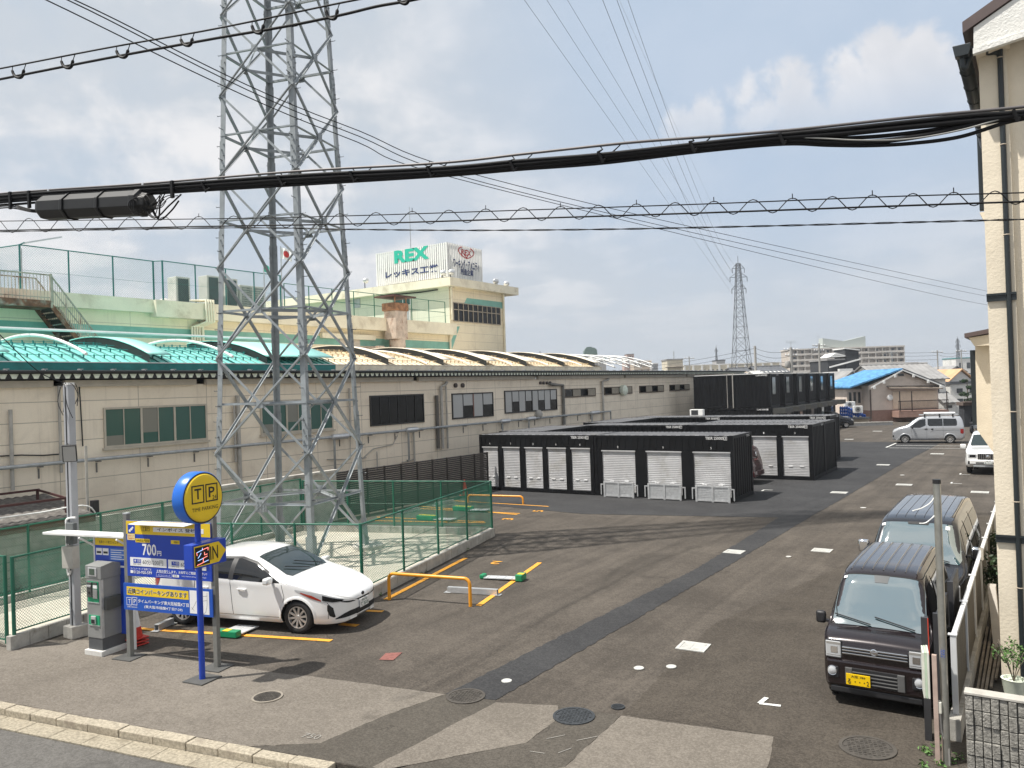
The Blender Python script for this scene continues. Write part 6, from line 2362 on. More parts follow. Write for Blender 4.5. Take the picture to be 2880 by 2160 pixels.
cam_.build('camera_icon', LETW, p1_)
patch(p1_, 75, 132, 208, 238, mat('sticker_cream', (0.8, 0.7, 0.35), 0.5, var=0), 'warning_sticker', D2)
btxt(p1_, '監視カメラ', 85, 145, 200, 180, LETR, D2 + .0025)
btxt(p1_, '録画中', 90, 192, 195, 225, LETR, D2 + .0025)
uu = bw(*zoomp(335, 0))
for i, ch in enumerate('TP'):
    a0, b0 = bw(*zoomp(335 + i * 72, 80)), bw(*zoomp(398 + i * 72, 0))
    frame_rect(a0[0], a0[1], b0[0], b0[1], .006, LETB, p1_, BP + BN * D2, BT, BN)
    btxt(p1_, ch, 350 + i * 72, 15, 385 + i * 72, 68, LETB, D2 + .001)
patch(p1_, 220, 212, 476, 280, YELL, 'yellow_label', D2)
btxt(p1_, '24時間最大料金', 230, 225, 468, 268, LETB, D2 + .0025)
btxt(p1_, '700', 340, 305, 590, 515, LETW, D2, .02)
btxt(p1_, '円', 605, 437, 682, 525, LETW, D2, .02)
patch(p1_, 855, 245, 1010, 312, YELL, 'yellow_label', D2)
btxt(p1_, '夜間最大', 905, 258, 1000, 300, LETB, D2 + .0025)
for (x0, y0, bx0, txt0, tm, price) in ((125, 545, 185, '昼間', '8:00～20:00', '60分/200円'), (805, 592, 868, '夜間', '20:00～8:00', '60分/100円')):
    patch(p1_, x0, y0, x0 + 650 if x0 < 500 else 1485, y0 + 155, PLWHITE, 'white_field', D2)
    patch(p1_, bx0, y0 + 32, bx0 + 135, y0 + 102, BLUE, 'time_tag', D2 + .002)
    btxt(p1_, txt0, bx0 + 70, y0 + 42, bx0 + 128, y0 + 95, LETW, D2 + .005)
    btxt(p1_, tm, bx0, y0 + 112, bx0 + 135, y0 + 135, LETB, D2 + .0025)
    btxt(p1_, price, bx0 + 165, y0 + 42, bx0 + 530, y0 + 132, LETB, D2 + .0025)
    a = bw(*zoomp(bx0 + 35, y0 + 65))
    st = MB()
    for k in range(6 if x0 < 500 else 5):
        an = math.pi * k / (6 if x0 < 500 else 5) + (.5 if x0 > 500 else 0)
        if x0 < 500:
            c_ = BP + BT * a[0] + UZ * a[1] + BN * (D2 + .005)
            dd_ = (BT * math.cos(an) + UZ * math.sin(an)) * .02
            st.bar(c_ - dd_, c_ + dd_, .005, .002, BN)
        else:
            c0_ = BP + BT * (a[0] + .016 * math.cos(an - 1.6)) + UZ * (a[1] + .018 * math.sin(an - 1.6)) + BN * (D2 + .005)
            an2 = an + math.pi / 5
            c1_ = BP + BT * (a[0] + .016 * math.cos(an2 - 1.6)) + UZ * (a[1] + .018 * math.sin(an2 - 1.6)) + BN * (D2 + .005)
            st.bar(c0_, c1_, .008, .002, BN)
    st.build('sun_icon' if x0 < 500 else 'moon_icon', LETW, p1_)
btxt(p1_, 'タイムパーキング 稲葉5丁目', 132, 728, 500, 768, LETW, D2)
btxt(p1_, '0120-920-599', 185, 783, 515, 838, LETW, D2, .01)
patch(p1_, 132, 780, 178, 830, LETW, 'phone_icon', D2)
btxt(p1_, '土地お借りします。お気軽にご相談ください！', 596, 768, 1500, 820, LETW, D2, .012)
a0, b0 = bw(*zoomp(596, 892)), bw(*zoomp(866, 855))
frame_rect(a0[0], a0[1], b0[0], b0[1] + .012, .003, LETW, p1_, BP + BN * D2, BT, BN)
btxt(p1_, 'タイムパーキング', 625, 853, 840, 882, LETW, D2)
patch(p1_, 885, 862, 1000, 905, LETW, 'search_box', D2)
btxt(p1_, '検索', 905, 870, 975, 896, LETB, D2 + .0025)
btxt(p1_, 'http://www.timeparking.co.jp/', 1052, 878, 1490, 905, LETW, D2)
# white cover strip on the top edge
a, b = bw(392, 1463), bw(548, 1476)
MB().obox(BP + BT * a[0] + UZ * (z1 - .02) - BN * .05, BT * (b[0] - a[0]), BN * .30 + UZ * (-.012), UZ * .012).build('top_cover', WHITE, t)
u0, u1, z0, z1, p2_ = panel((353, 1637), 602, 1711, mat('sign_blue_deep', (0.012, 0.085, 0.44), 0.35, var=0.04), 'lower_panel', d0=.03, th=.02)
E1 = .0505
patch(p2_, 80, 1065, 1185, 1215, YELL, 'yellow_band', E1)
btxt(p2_, '近隣コインパーキングあります', 96, 1092, 1160, 1192, LETW, E1 + .0022, .05)
btxt(p2_, '近隣コインパーキングあります', 98, 1094, 1160, 1190, LETB, E1 + .0040, .012)
for i, ch in enumerate('TP'):
    a0, b0 = bw(*zoomp(85 + i * 98, 1398)), bw(*zoomp(168 + i * 98, 1266))
    frame_rect(a0[0], a0[1], b0[0], b0[1], .007, LETW, p2_, BP + BN * E1, BT, BN)
    btxt(p2_, ch, 108 + i * 98, 1292, 148 + i * 98, 1370, LETW, E1)
btxt(p2_, 'TIME PARKING', 88, 1415, 268, 1438, LETW, E1)
btxt(p2_, 'タイムパーキング東大阪稲葉4丁目', 282, 1292, 1190, 1360, LETW, E1, .012)
btxt(p2_, '(東大阪市稲葉4丁目7-29)', 396, 1400, 1078, 1462, LETW, E1, .012)
patch(p2_, 1205, 1135, 1552, 1545, PLWHITE, 'map_field', E1)
ml = MB()
for pts in (((1250, 1480), (1300, 1400), (1330, 1330)), ((1420, 1190), (1430, 1560), (1480, 1600)), ((1340, 1340), (1420, 1330), (1520, 1320)), ((1520, 1180), (1525, 1400), (1500, 1530), (1440, 1580)), ((1380, 1420), (1450, 1420)), ((1430, 1250), (1520, 1240)), ((1245, 1440), (1290, 1500))):
    q = [bw(*zoomp(*p)) for p in pts]
    for a, b in zip(q, q[1:]):
        ml.bar(BP + BT * a[0] + UZ * a[1] + BN * (E1 + .003), BP + BT * b[0] + UZ * b[1] + BN * (E1 + .003), .005, .001, BN)
ml.build('map_lines', mat('map_grey', (0.2, 0.2, 0.2), 0.6, var=0), p2_)

# payment shelter: white roof, posts and the instruction board
SP = gp(380, 1826)
SP = V((SP.x, SP.y, 0))
t = thing('payment_shelter', 'white framed shelter with a blue and yellow instruction board over the payment machine', 'shelter', (SP.x, SP.y, 0))


def sw(x, y):
    q = vp(x, y, SP, BA)
    return (q - SP).dot(BT), q.z


zr = sw(268, 1500)[1]
ul = sw(268, 1560)[0]
for u in (ul, 0):
    q = SP + BT * u
    MB().tube([q, q + UZ * (zr - .05)], .03, 10).build('post', WHITE, t, smooth=60)
    MB().bar(q + UZ * (zr - .25), q + UZ * (zr - .02) + BN * .35, .03).build('bracket', WHITE, t)
a_ = sw(152, 1485)
mb = MB().obox(SP + BT * a_[0] + UZ * (zr - .03) - BN * .1, BT * (-a_[0] + .3), BN * 0.36 + UZ * .01, UZ * .05)
mb.build('roof', WHITE, t, bevel=.01)
b0, b1 = sw(275, 1512), sw(352, 1690)
IB = BN * .05
MB().obox(SP + BT * b0[0] + UZ * .30 + IB, BT * (-b0[0] - .02), UZ * (b0[1] - .30), BN * .02).build('instruction_board', BLUE, t)
zz1 = sw(275, 1510)[1]
zz0 = sw(275, 1530)[1]
MB().obox(SP + BT * (b0[0] + .01) + UZ * zz0 + IB + BN * .02, BT * (-b0[0] - .04), UZ * (zz1 - zz0), BN * .003).build('yellow_header', YELL, t)
txt('駐車カード用コンビニサービス券', t, LETB, SP + BT * (b0[0] + .12) + UZ * (zz0 + .035) + IB + BN * .024, BT, UZ, -b0[0] - .2, .055)
zi = sw(275, 1560)[1]
for k in range(2):
    MB().obox(SP + BT * (b0[0] + .03 + .17 * k) + UZ * (zi + .02) + IB + BN * .02, BT * .15, UZ * .13, BN * .003).build('picture_field', PLWHITE, t)
    MB().obox(SP + BT * (b0[0] + .05 + .17 * k) + UZ * (zi + .05) + IB + BN * .0232, BT * .11, UZ * .04, BN * .001).build('car_icon', LETB, t)
MB().obox(SP + BT * (b0[0] + .38) + UZ * (zi - .08) + IB + BN * .02, BT * (-b0[0] - .45), UZ * .24, BN * .003).build('text_field', mat('sign_blue_pale', (0.05, 0.16, 0.55), 0.4, var=0), t)
for k in range(5):
    MB().obox(SP + BT * (b0[0] + .41) + UZ * (zi - .05 + k * .042) + IB + BN * .0235, BT * (-b0[0] - .52 - .08 * (k % 2)), UZ * .012, BN * .001).build('text_line', LETW, t)
MB().obox(SP + BT * (b0[0] + .03) + UZ * (zi - .20) + IB + BN * .02, BT * (-b0[0] - .08), UZ * .035, BN * .003).build('text_line', LETW, t)

# payment machine
MG = mat('machine_grey', (0.27, 0.275, 0.27), 0.45, 0.2, 0.06, 3)
MGD = mat('machine_dark', (0.07, 0.075, 0.07), 0.5)
MGR = mat('machine_green', (0.01, 0.30, 0.14), 0.4, var=0.05)
q0 = gp(287, 1849)
t = thing('payment_machine', 'grey parking payment machine with green panels standing on a white slab', 'ticket machine', (q0.x, q0.y, 0), R(9), None, local=True)
# local: front faces -Y, right side +X; origin at the slab's front-right corner
MB().box((-.47, 0, 0), (0, .66, .10)).build('slab', mat('slab_white', (0.62, 0.61, 0.58), 0.8), t, bevel=.01)
MB().box((-.42, .06, .10), (-.05, .60, .32)).build('plinth', mat('machine_plinth', (0.085, 0.09, 0.095), 0.5), t)
MB().box((-.43, .05, .32), (-.04, .61, 1.42)).build('cabinet', MG, t, bevel=.008)
MB().prism([(-.445, .045, 1.42), (-.445, .045, 1.66), (-.445, .30, 1.70), (-.445, .62, 1.62), (-.445, .62, 1.42)], (.42, 0, 0)).build('hood', MG, t, bevel=.006)
MB().box((-.36, .030, 1.47), (-.13, .045, 1.63)).build('display_bezel', ALU, t, bevel=.005)
MB().box((-.31, .024, 1.50), (-.18, .030, 1.61)).build('display', mat('lcd', (0.07, 0.10, 0.075), 0.2, var=0), t)
gp_ = MB().box((-.385, .040, .99), (-.10, .05, 1.37)).build('green_panel', MGR, t)
MB().box((-.375, .010, 1.08), (-.25, .040, 1.36)).build('coin_unit', MGD, gp_, bevel=.008)
MB().box((-.365, .000, 1.27), (-.26, .02, 1.31)).build('note_slot', ALU, gp_, bevel=.005)
MB().lathe([(.022, .0), (.022, .012), (0, .012)], (-.30, .0, 1.17), 12, 'y').build('coin_slot', LETB, gp_)
MB().box((-.232, .022, 1.06), (-.115, .040, 1.23)).build('flap', MG, gp_, bevel=.006)
MB().box((-.225, .026, 1.25), (-.12, .040, 1.31)).build('label', PLWHITE, gp_)
MB().box((-.225, .024, 1.32), (-.12, .040, 1.36)).build('key_pad', MGD, gp_)
MB().box((-.40, .038, .975), (-.09, .05, .99)).build('ledge', ALU, t)
g2_ = MB().box((-.375, .040, .565), (-.09, .05, .745)).build('green_panel', MGR, t)
MB().box((-.29, .012, .585), (-.17, .040, .735)).build('return_tray', ALU, g2_, bevel=.008)
MB().box((-.275, .008, .60), (-.185, .014, .675)).build('tray_opening', LETB, g2_)
MB().box((-.38, .036, .55), (-.085, .05, .565)).build('ledge', ALU, t)
MB().box((-.04, .10, .84), (.03, .42, 1.07)).build('side_box', MGD, t, bevel=.006)
MB().box((-.041, .055, .33), (-.036, .10, 1.41)).build('door_edge', ALU, t)

# cones
CONE = mat('cone_red', (0.55, 0.025, 0.015), 0.5, var=0.1)
t = thing('traffic_cone', 'red stack of traffic cones with a white sleeve behind the payment machine', 'traffic cone', (-14.72, 8.72, 0), 0, None, local=True)
for k in range(3):
    MB().box((-.19, -.19, .012 + k * .06), (.19, .19, .04 + k * .06)).build('base', CONE, t, bevel=.012)
MB().lathe([(.15, .16), (.035, .86), (0, .86)], n=20).build('cone', CONE, t, smooth=50)
MB().lathe([(.118, .36), (.046, .81)], n=20).build('sleeve', PLWHITE, t, smooth=50)
txt('出庫中', t, LETB, (.045, -.098, .42), V((.7, -.7, 0)).cross(UZ) * -1, UZ, .05, .30)
q = gp(1295, 1393)
t = thing('traffic_cone', 'single red traffic cone by the brown louvre fence at the far stalls', 'traffic cone', (q.x + .25, q.y, 0), 0, None, local=True)
MB().box((-.19, -.19, .008), (.19, .19, .035)).build('base', CONE, t, bevel=.012)
MB().lathe([(.15, .035), (.03, .72), (0, .72)], n=20).build('cone', CONE, t, smooth=50)

# lamp and meter post
q0 = V((-16.37, 8.47, 0))
t = thing('service_pole', 'tall square grey pole with a floodlight and meter box in front of the green fence', 'utility pole', (q0.x, q0.y, 0))
PG = mat('pole_grey', (0.40, 0.41, 0.43), 0.5, 0.1, 0.06)
MB().box((q0.x - .17, q0.y - .17, 0), (q0.x + .17, q0.y + .17, .24)).build('footing', CONC, t, bevel=.01)
MB().obox(q0 - BT * .075 - BN * .075 + UZ * .24, BT * .15, BN * .15, UZ * 4.83).build('pole', PG, t, bevel=.005)
MB().obox(q0 - BT * .02 + BN * .077 + UZ * .24, BT * .025, BN * .004, UZ * 4.8).build('groove', LETB, t)
dw = MB()
for k in range(5):
    a = k * 1.3
    dw.tube(spline([q0 + UZ * 5.05, q0 + V((.12 * math.cos(a), .12 * math.sin(a), 5.1)), q0 + V((.2 * math.cos(a + .4), .2 * math.sin(a + .4), 4.9 - .05 * k)), q0 + V((.14 * math.cos(a + 1), .14 * math.sin(a + 1), 4.65 - .06 * k))], 4), .008, 5)
dw.build('cable_ends', BLACKP, t)
MB().cbox((q0.x + .02, q0.y, 5.1), (.14, .14, .05)).build('bracket', WHITE, t)
fl = q0 + BN * .12 + BT * .12 + UZ * 3.72
MB().tube([q0 + BN * .08 + UZ * 3.9, fl + V((-.05, 0, .15)), fl], .015, 6).build('lamp_arm', BLACKP, t)
a = V((.75, -.5, -.35)).normalized()
s1 = a.cross(UZ).normalized()
u1_ = s1.cross(a)
fo = MB().obox(fl - s1 * .13 - u1_ * .18, s1 * .26, u1_ * .36, a * .06).build('floodlight', mat('lamp_black', (0.02, 0.02, 0.02), 0.5), t, bevel=.01)
MB().obox(fl - s1 * .11 - u1_ * .16 + a * .061, s1 * .22, u1_ * .32, a * .004).build('lens', mat('lens_grey', (0.35, 0.35, 0.34), 0.3, var=0), fo)
zb0, zb1 = 1.55, 1.95
MB().obox(q0 - BT * .05 + BN * .078 + UZ * 1.42, BT * .30, BN * .16, UZ * .44).build('meter_box', mat('box_beige', (0.46, 0.44, 0.40), 0.5), t, bevel=.01)
MB().lathe([(.085, 0), (.085, .10), (.06, .13), (0, .13)], (q0.x + .12, q0.y - .16, 2.06), 16, 'y').build('meter', mat('meter_glass', (0.16, 0.17, 0.17), 0.2), t, smooth=40)
MB().obox(q0 + BN * .08 + UZ * 1.90, BT * .22, BN * .10, UZ * .42).build('meter_housing', mat('meter_dark', (0.10, 0.11, 0.11), 0.5), t, bevel=.02)
MB().tube(spline([q0 + BN * .1 + BT * .2 + UZ * 2.42, q0 + BN * .1 - BT * .04 + UZ * 2.38, q0 + BN * .11 - BT * .05 + UZ * 2.2, q0 + BN * .11 - BT * .05 + UZ * 1.35, q0 + BN * .11 + UZ * 1.28, q0 + BN * .11 + BT * .03 + UZ * 1.35], 4), .022, 7).build('conduit', WHITE, t, smooth=60)

# hoop barriers
HOOP = mat('hoop_orange', (0.80, 0.33, 0.02), 0.35, var=0.05)


def hoop(a, b, h, lab):
    a, b = V((*a, 0)), V((*b, 0))
    d = (b - a).normalized()
    c_ = .13
    pts = [a, a + UZ * (h - c_)] + [a + UZ * (h - c_) + d * c_ * (1 - math.cos(x)) + UZ * c_ * math.sin(x) for x in (R(25), R(50), R(75), R(90))]
    pts += [b + UZ * (h - c_) - d * c_ * (1 - math.cos(x)) + UZ * c_ * math.sin(x) for x in (R(90), R(75), R(50), R(25))] + [b + UZ * (h - c_), b]
    single(MB().tube(pts, .038, 12), 'hoop_barrier', HOOP, lab, 'barrier', 'orange hoop barriers', base=(a.x, a.y, 0), smooth=60)


hoop((-12.48, 13.48), (-10.47, 13.86), .60, 'orange tube hoop barrier standing in front of the white car')
hoop((-20.1, 26.7), (-17.64, 27.12), .32, 'low orange hoop barrier at the far stalls before the containers')

# lock plates, wheel stops
GRN = mat('lock_green', (0.01, 0.24, 0.10), 0.4, var=0.06)
PLT = mat('lock_plate', (0.66, 0.67, 0.68), 0.4, 0.3, 0.06, 10)


def lock(x, y, ang, lab, plate=(.55, .62), tilt=.0, endcap=False, box=(.50, .17, .13)):
    p = gp(x, y)
    t_ = thing('lock_plate', lab, 'parking lock', (p.x, p.y, 0.012), ang, 'flap locks in the stalls', local=True)
    MB().box((-box[0] / 2, -box[1] / 2, 0), (box[0] / 2, box[1] / 2, box[2])).build('housing', GRN, t_, bevel=.02)
    MB().box((-.08, -box[1] / 2 - .002, box[2]), (.06, box[1] / 2 - .02, box[2] + .004)).build('sticker', YELL, t_)
    pm_ = MB()
    a_, b_ = plate
    pm_.prism([(-a_ / 2, box[1] / 2, .035), (a_ / 2, box[1] / 2, .035), (a_ / 2, box[1] / 2 + b_, .02 + tilt), (-a_ / 2, box[1] / 2 + b_, .02 + tilt)], (0, 0, .02))
    for k in range(5):
        for j in range(4):
            pm_.cbox((-a_ / 2 + a_ * (k + .5) / 5, box[1] / 2 + b_ * (j + .5) / 4, .06 - .015 * (j + .5) / 4 + tilt * (j + .5) / 4), (.05, .012, .006))
    pm_.build('flap', PLT, t_)
    if endcap:
        MB().box((-box[0] / 2 + .06, box[1] / 2 + b_, 0), (box[0] / 2 - .06, box[1] / 2 + b_ + .12, .10)).build('end_housing', GRN, t_, bevel=.02)


lock(642, 1792, R(15), 'green lock box with a silver flap under the near side of the white car', plate=(.5, .55))
lock(1465, 1633, R(-77.5 + 180), 'green lock box with a long silver flap in the empty stall by the hoop', plate=(.26, .85), endcap=True, box=(.34, .18, .16))
lock(1303, 1436, R(-87), 'green lock box with a pale flap in the far stall nearest the containers', plate=(.4, .8), tilt=.05, box=(.4, .75, .16))
lock(1203, 1462, R(-87), 'green lock box with a pale flap in the far stall nearer the pad fence', plate=(.4, .8), tilt=.05, box=(.4, .75, .16))


def stop(x0, y0, x1, y1, lab):
    a, b = gp(x0, y0), gp(x1, y1)
    d = (b - a).normalized()
    s_ = V((-d.y, d.x, 0))
    b_ = V((a.x, a.y, 0))
    mb_ = MB().obox(V((a.x, a.y, .012)), b - a, s_ * .10, UZ * .008).obox(V((a.x, a.y, .020)), b - a, s_ * .008, UZ * .11).obox(V((a.x, a.y, .13)), b - a, s_ * .10, UZ * .008).obox(V((a.x, a.y, .02)) + s_ * .092, b - a, s_ * .008, UZ * .11)
    for e in (a, b):
        mb_.obox(V((e.x, e.y, .012)) - d * .08 - s_ * .03, d * .16, s_ * .16, UZ * .006)
    single(mb_, 'wheel_stop', ALU, lab, 'wheel stop', 'silver wheel stops', base=(b_.x, b_.y, .012))


stop(1258, 1668, 1398, 1676, 'silver channel wheel stop in the empty stall beside the orange hoop')
stop(446, 1776, 490, 1756, 'silver channel wheel stop behind the rear wheel of the white car')
stop(1226, 1423, 1278, 1414, 'silver wheel stop in the far stall nearest the containers')
stop(1125, 1447, 1180, 1436, 'silver wheel stop in the far stall nearer the pad fence')
# ================================================================== beige house on the right, its yard fence, wall, pole and odds and ends
STUC = mat('stucco_beige', (0.77, 0.685, 0.545), 0.9, var=0.07, vs=1.2, bump=0.35, bs=24, dirt=(0.67, 0.585, 0.455), dirts=0.9)
STUW = mat('stucco_white', (0.78, 0.77, 0.73), 0.85, var=0.04, bump=0.7, bs=30)
BRNR = mat('roof_brown', (0.115, 0.085, 0.08), 0.5, 0.1)
PIPB = mat('pipe_black', (0.018, 0.024, 0.027), 0.4, var=0.1)
YB = 14.0
hs = thing('beige_house', 'beige stucco house with a gable roof and black downpipe at the right edge', 'house', (-0.6, YB, 0))
XB = -0.62


def hy_(x, y, Y=YB):
    return yp(x, y, Y)


ez = hy_(2760, 100).z            # soffit height at the wall
sl_ = 0.52
MB().prism([(XB, YB, -.05), (9.0, YB, -.05), (9.0, YB, ez + sl_ * 4.8), (4.2, YB, ez + sl_ * 4.8), (XB, YB, ez)], (0, 13, 0)).build('wall', STUC, hs)
MB().box((XB - .002, YB - .09, -.05), (XB + .36, YB - .001, ez - .02)).build('pilaster', STUC, hs)
# roof slab with overhang, brown edge, white bargeboard
ov = .55
tip = hy_(2706, 62, YB - ov)
rt = []
p0 = V((tip.x, YB - ov, tip.z))
apex = V((4.2, YB - ov, tip.z + sl_ * (4.2 - tip.x)))
MB().prism([p0, apex, apex - UZ * .16, p0 - UZ * .16], (0, 14.2, 0)).build('roof', BRNR, hs)
e0 = hy_(2727, 64, YB - ov + .03)
mb = MB().prism([(tip.x + .14, YB - ov + .03, tip.z - .11), (4.2, YB - ov + .03, apex.z - .17), (4.2, YB - ov + .03, apex.z - .75), (tip.x + .95, YB - ov + .03, tip.z - .32), (tip.x + .13, YB - ov + .03, tip.z - .42)], (0, .05, 0))
mb.build('bargeboard', STUW, hs)
MB().prism([(tip.x + .12, YB - ov + .0, tip.z - .42), (tip.x + .95, YB - ov, tip.z - .32), (4.2, YB - ov, apex.z - .75), (4.2, YB - ov, apex.z - .82), (tip.x + .95, YB - ov, tip.z - .395), (tip.x + .12, YB - ov, tip.z - .50)], (0, .10, 0)).build('bargeboard_trim', STUW, hs)
MB().prism([(tip.x + .14, YB - ov + .1, tip.z - .44), (XB + .4, YB - ov + .1, tip.z - .36), (XB + .4, YB - ov + .1, tip.z - .20), (tip.x + .14, YB - ov + .1, tip.z - .20)], (0, 13.5, 0)).build('soffit', STUC, hs)
# gutter along the left eave with its hopper
gx, gz = tip.x - .02, tip.z - .36
pr = [(gx + .10 * math.cos(a), gz - .10 * math.sin(a)) for a in [math.pi * k / 10 for k in range(11)]]
MB().grid([[(x, y, z) for x, z in pr] for y in (YB - ov + .02, YB + 5.5)]).build('gutter', PIPB, hs, smooth=60, sol=.012)
MB().prism([(gx - .12, YB - ov, gz + .04), (gx + .12, YB - ov, gz + .04), (gx + .09, YB - ov, gz - .13), (gx - .09, YB - ov, gz - .13)], (0, .14, 0)).build('gutter_end', PIPB, hs, bevel=.01)
for k in range(7):
    y = YB - .3 + k * .8
    MB().tube([(x, y, z - .01) for x, z in pr], .008, 4).build('gutter_bracket', PIPB, hs)
dpx = hy_(2829, 600, YB - .12).x
zt = hy_(2820, 137, YB - .12).z
MB().tube(spline([(gx, YB - ov + .1, gz - .10), (gx + .02, YB - ov + .12, gz - .30), (gx + .14, YB - ov + .22, zt + .03), (gx + .3, YB - .35, zt), (dpx - .16, YB - .13, zt - .01), (dpx - .05, YB - .12, zt - .03), (dpx, YB - .12, zt - .12), (dpx, YB - .12, zt - .5), (dpx, YB - .12, .05)], 5), .038, 10).build('downpipe', PIPB, hs, smooth=60)
for y in (158, 405, 660, 1158, 1410, 1650):
    z = hy_(2832, y, YB - .12).z
    MB().lathe([(.043, z - .008), (.047, z), (.043, z + .008)], (dpx, YB - .12, 0), 14).build('pipe_clip', mat('clip_tan', (0.45, 0.38, 0.30), 0.6), hs)
for y in (836, 1514):
    z = hy_(2812, y, YB - .1).z
    MB().box((XB - .012, YB - .13, z - .055), (XB + .37, YB - .089, z + .055)).box((XB - .012, YB - .15, z + .03), (XB + .37, YB - .13, z + .06)).build('belt_trim', PIPB, hs)
# farther downpipe on the flank and its beige corbel
q = yp(2764, 450, 21)
MB().box((q.x - .10, 21, yp(2775, 590, 21).z), (q.x + .10, 21.15, yp(2757, 318, 21).z)).build('side_downpipe', PIPB, hs, bevel=.02)
MB().prism([(q.x - .1, 21, yp(2775, 595, 21).z), (q.x + .1, 21, yp(2775, 595, 21).z), (q.x + .1, 21, yp(2776, 655, 21).z), (q.x + .08, 21, yp(2776, 655, 21).z)], (0, .4, 0)).build('corbel', STUC, hs)
# rear wing with flat roof and slanted underside
YW = 27.0
w_ = [yp(x, y, YW) for x, y in ((2742, 955), (2748, 1209), (2800, 1282), (2800, 1500))]
MB().prism([(p.x, YW, p.z) for p in w_] + [(3, YW, w_[3].z), (3, YW, w_[0].z)], (0, 4.0, 0)).build('rear_wing', STUC, hs)
a, b = yp(2712, 938, YW - .5), yp(2712, 950, YW - .5)
MB().prism([(a.x, YW - .5, a.z), (3, YW - .5, a.z + .75), (3, YW - .5, a.z + .6), (a.x, YW - .5, b.z)], (0, 5, 0)).build('wing_roof', BRNR, hs)
MB().prism([(a.x + .1, YW - .4, b.z), (w_[0].x, YW - .4, b.z - .25), (3, YW - .4, b.z - .25), (3, YW - .4, b.z + .5)], (0, 4, 0)).build('wing_soffit', STUC, hs)
a, b = yp(2731, 985, 27.3), yp(2745, 1195, 27.3)
MB().box((yp(2732, 1100, 27.3).x, 27.3, b.z), (yp(2746, 1100, 27.3).x, 27.6, a.z)).build('black_duct', PIPB, hs)

# yard fence: white posts and rail, slatted panels
FWH = mat('fence_white', (0.66, 0.67, 0.68), 0.45, 0.1, 0.05)
SLAT = mat('fence_slat', (0.10, 0.088, 0.07), 0.6, 0.1, 0.15)
XF = -1.05
ya = xp(2692, 2085, XF).y
zt = xp(2676, 1800, XF).z
zb_ = .28
t = thing('yard_fence', 'slatted yard fence with white posts and top rail along the beige house', 'fence', (XF, ya, 0))
yb = 26.2
n_ = 8
for k in range(n_ + 1):
    y = ya + (yb - ya) * k / n_
    MB().box((XF - .035, y - .03, zb_), (XF + .035, y + .03, zt)).build('post', FWH, t, bevel=.004)
    MB().box((XF - .06, y - .04, zt), (XF + .045, y + .04, zt + .012)).build('post_cap', FWH, t)
MB().box((XF - .03, ya, zt - .055), (XF + .03, yb, zt - .005)).build('top_rail', FWH, t)
for k in range(n_):
    y0, y1 = ya + (yb - ya) * k / n_ + .035, ya + (yb - ya) * (k + 1) / n_ - .035
    mb = MB()
    m_ = int((y1 - y0) / .045)
    for j in range(m_):
        y = y0 + (y1 - y0) * j / m_
        mb.box((XF - .008, y, zb_ + .05), (XF + .008, y + .034, zt - .055))
    mb.box((XF - .015, y0, zb_ + .02), (XF + .015, y1, zb_ + .05))
    mb.build('slat_panel', SLAT, t)
curb([V((XF, ya - .1, 0)), V((XF, yb, 0))], .28, .14, BLKC, 'block_curb', 'concrete block curb under the slatted yard fence', 'block wall')
# split-face block wall
SPL = mat('split_block', (0.27, 0.26, 0.235), 0.95, var=0.4, vs=22, bump=1.0, bs=45, dirt=(0.22, 0.21, 0.19), dirts=6)
yw = gp(2722, 2160).y
xw = gp(2722, 2160).x
zw = yp(2722, 1948, yw).z
t = thing('split_block_wall', 'ribbed split-face block wall at the lower right corner below the house', 'block wall', (xw, yw, 0))
mb = MB()
hrow = (zw - .02) / 5
for r_ in range(5):
    x = xw
    while x < xw + 3.2:
        dj = random.uniform(-.018, .018)
        mb.box((x, yw - .03 + dj, r_ * hrow + .006), (x + .078, yw + .1, (r_ + 1) * hrow - .004))
        x += .088
mb.build('ribbed_face', SPL, t, bevel=.006)
MB().box((xw - .005, yw + .002, 0), (xw + 3.3, yw + .14, zw - .015)).build('core', mat('mortar_dark', (0.10, 0.095, 0.085), 0.95), t)
MB().box((xw - .01, yw - .035, zw - .015), (xw + 3.3, yw + .15, zw + .015)).build('capping', CONC, t, bevel=.005)
# silver pole with dangling white wires
q = gp(2664, 2150)
t = thing('steel_pole', 'bare galvanised steel pole with a black cap beside the brown van', 'pole', (q.x, q.y, 0))
pz = [z for z in (3.0 + .02 * k for k in range(60)) if (V((q.x, q.y, z)) - EYE).dot(AX_U) / (V((q.x, q.y, z)) - EYE).dot(AX_F) <= -(1352 - 1080) / F]
pz = pz[-1] if pz else 3.4
MB().tube([(q.x, q.y, 0), (q.x, q.y, pz)], .043, 16).build('pole', mat('pole_galv', (0.40, 0.40, 0.37), 0.3, 0.7, 0.15, 5), t, smooth=60)
MB().lathe([(.046, pz - .02), (.046, pz + .03), (0, pz + .03)], (q.x, q.y, 0), 16).build('cap', BLACKP, t)
for (a, b, c, d) in (((2636, 1372), (2622, 1408), (2595, 1428), (2566, 1437)), ((2634, 1444), (2618, 1460), (2602, 1471), (2586, 1472))):
    dd = (V((q.x, q.y, 0)) - V((0, 0, 0))).dot(AX_F)
    MB().tube(spline([dp(x, y, dd) for x, y in (a, b, c, d)], 5), .007, 6).build('wire', WHITE, t, smooth=60)
MB().box((q.x - .10, q.y - .07, .62), (q.x - .03, q.y + .01, .76)).build('switch_box', mat('box_ivory', (0.62, 0.60, 0.52), 0.5), t, bevel=.008)
MB().tube([(q.x - .06, q.y - .03, .62), (q.x - .05, q.y - .02, .4), (q.x + .02, q.y - .02, .2), (q.x + .02, q.y - .02, 0)], .018, 6).build('conduit', PIPE, t)
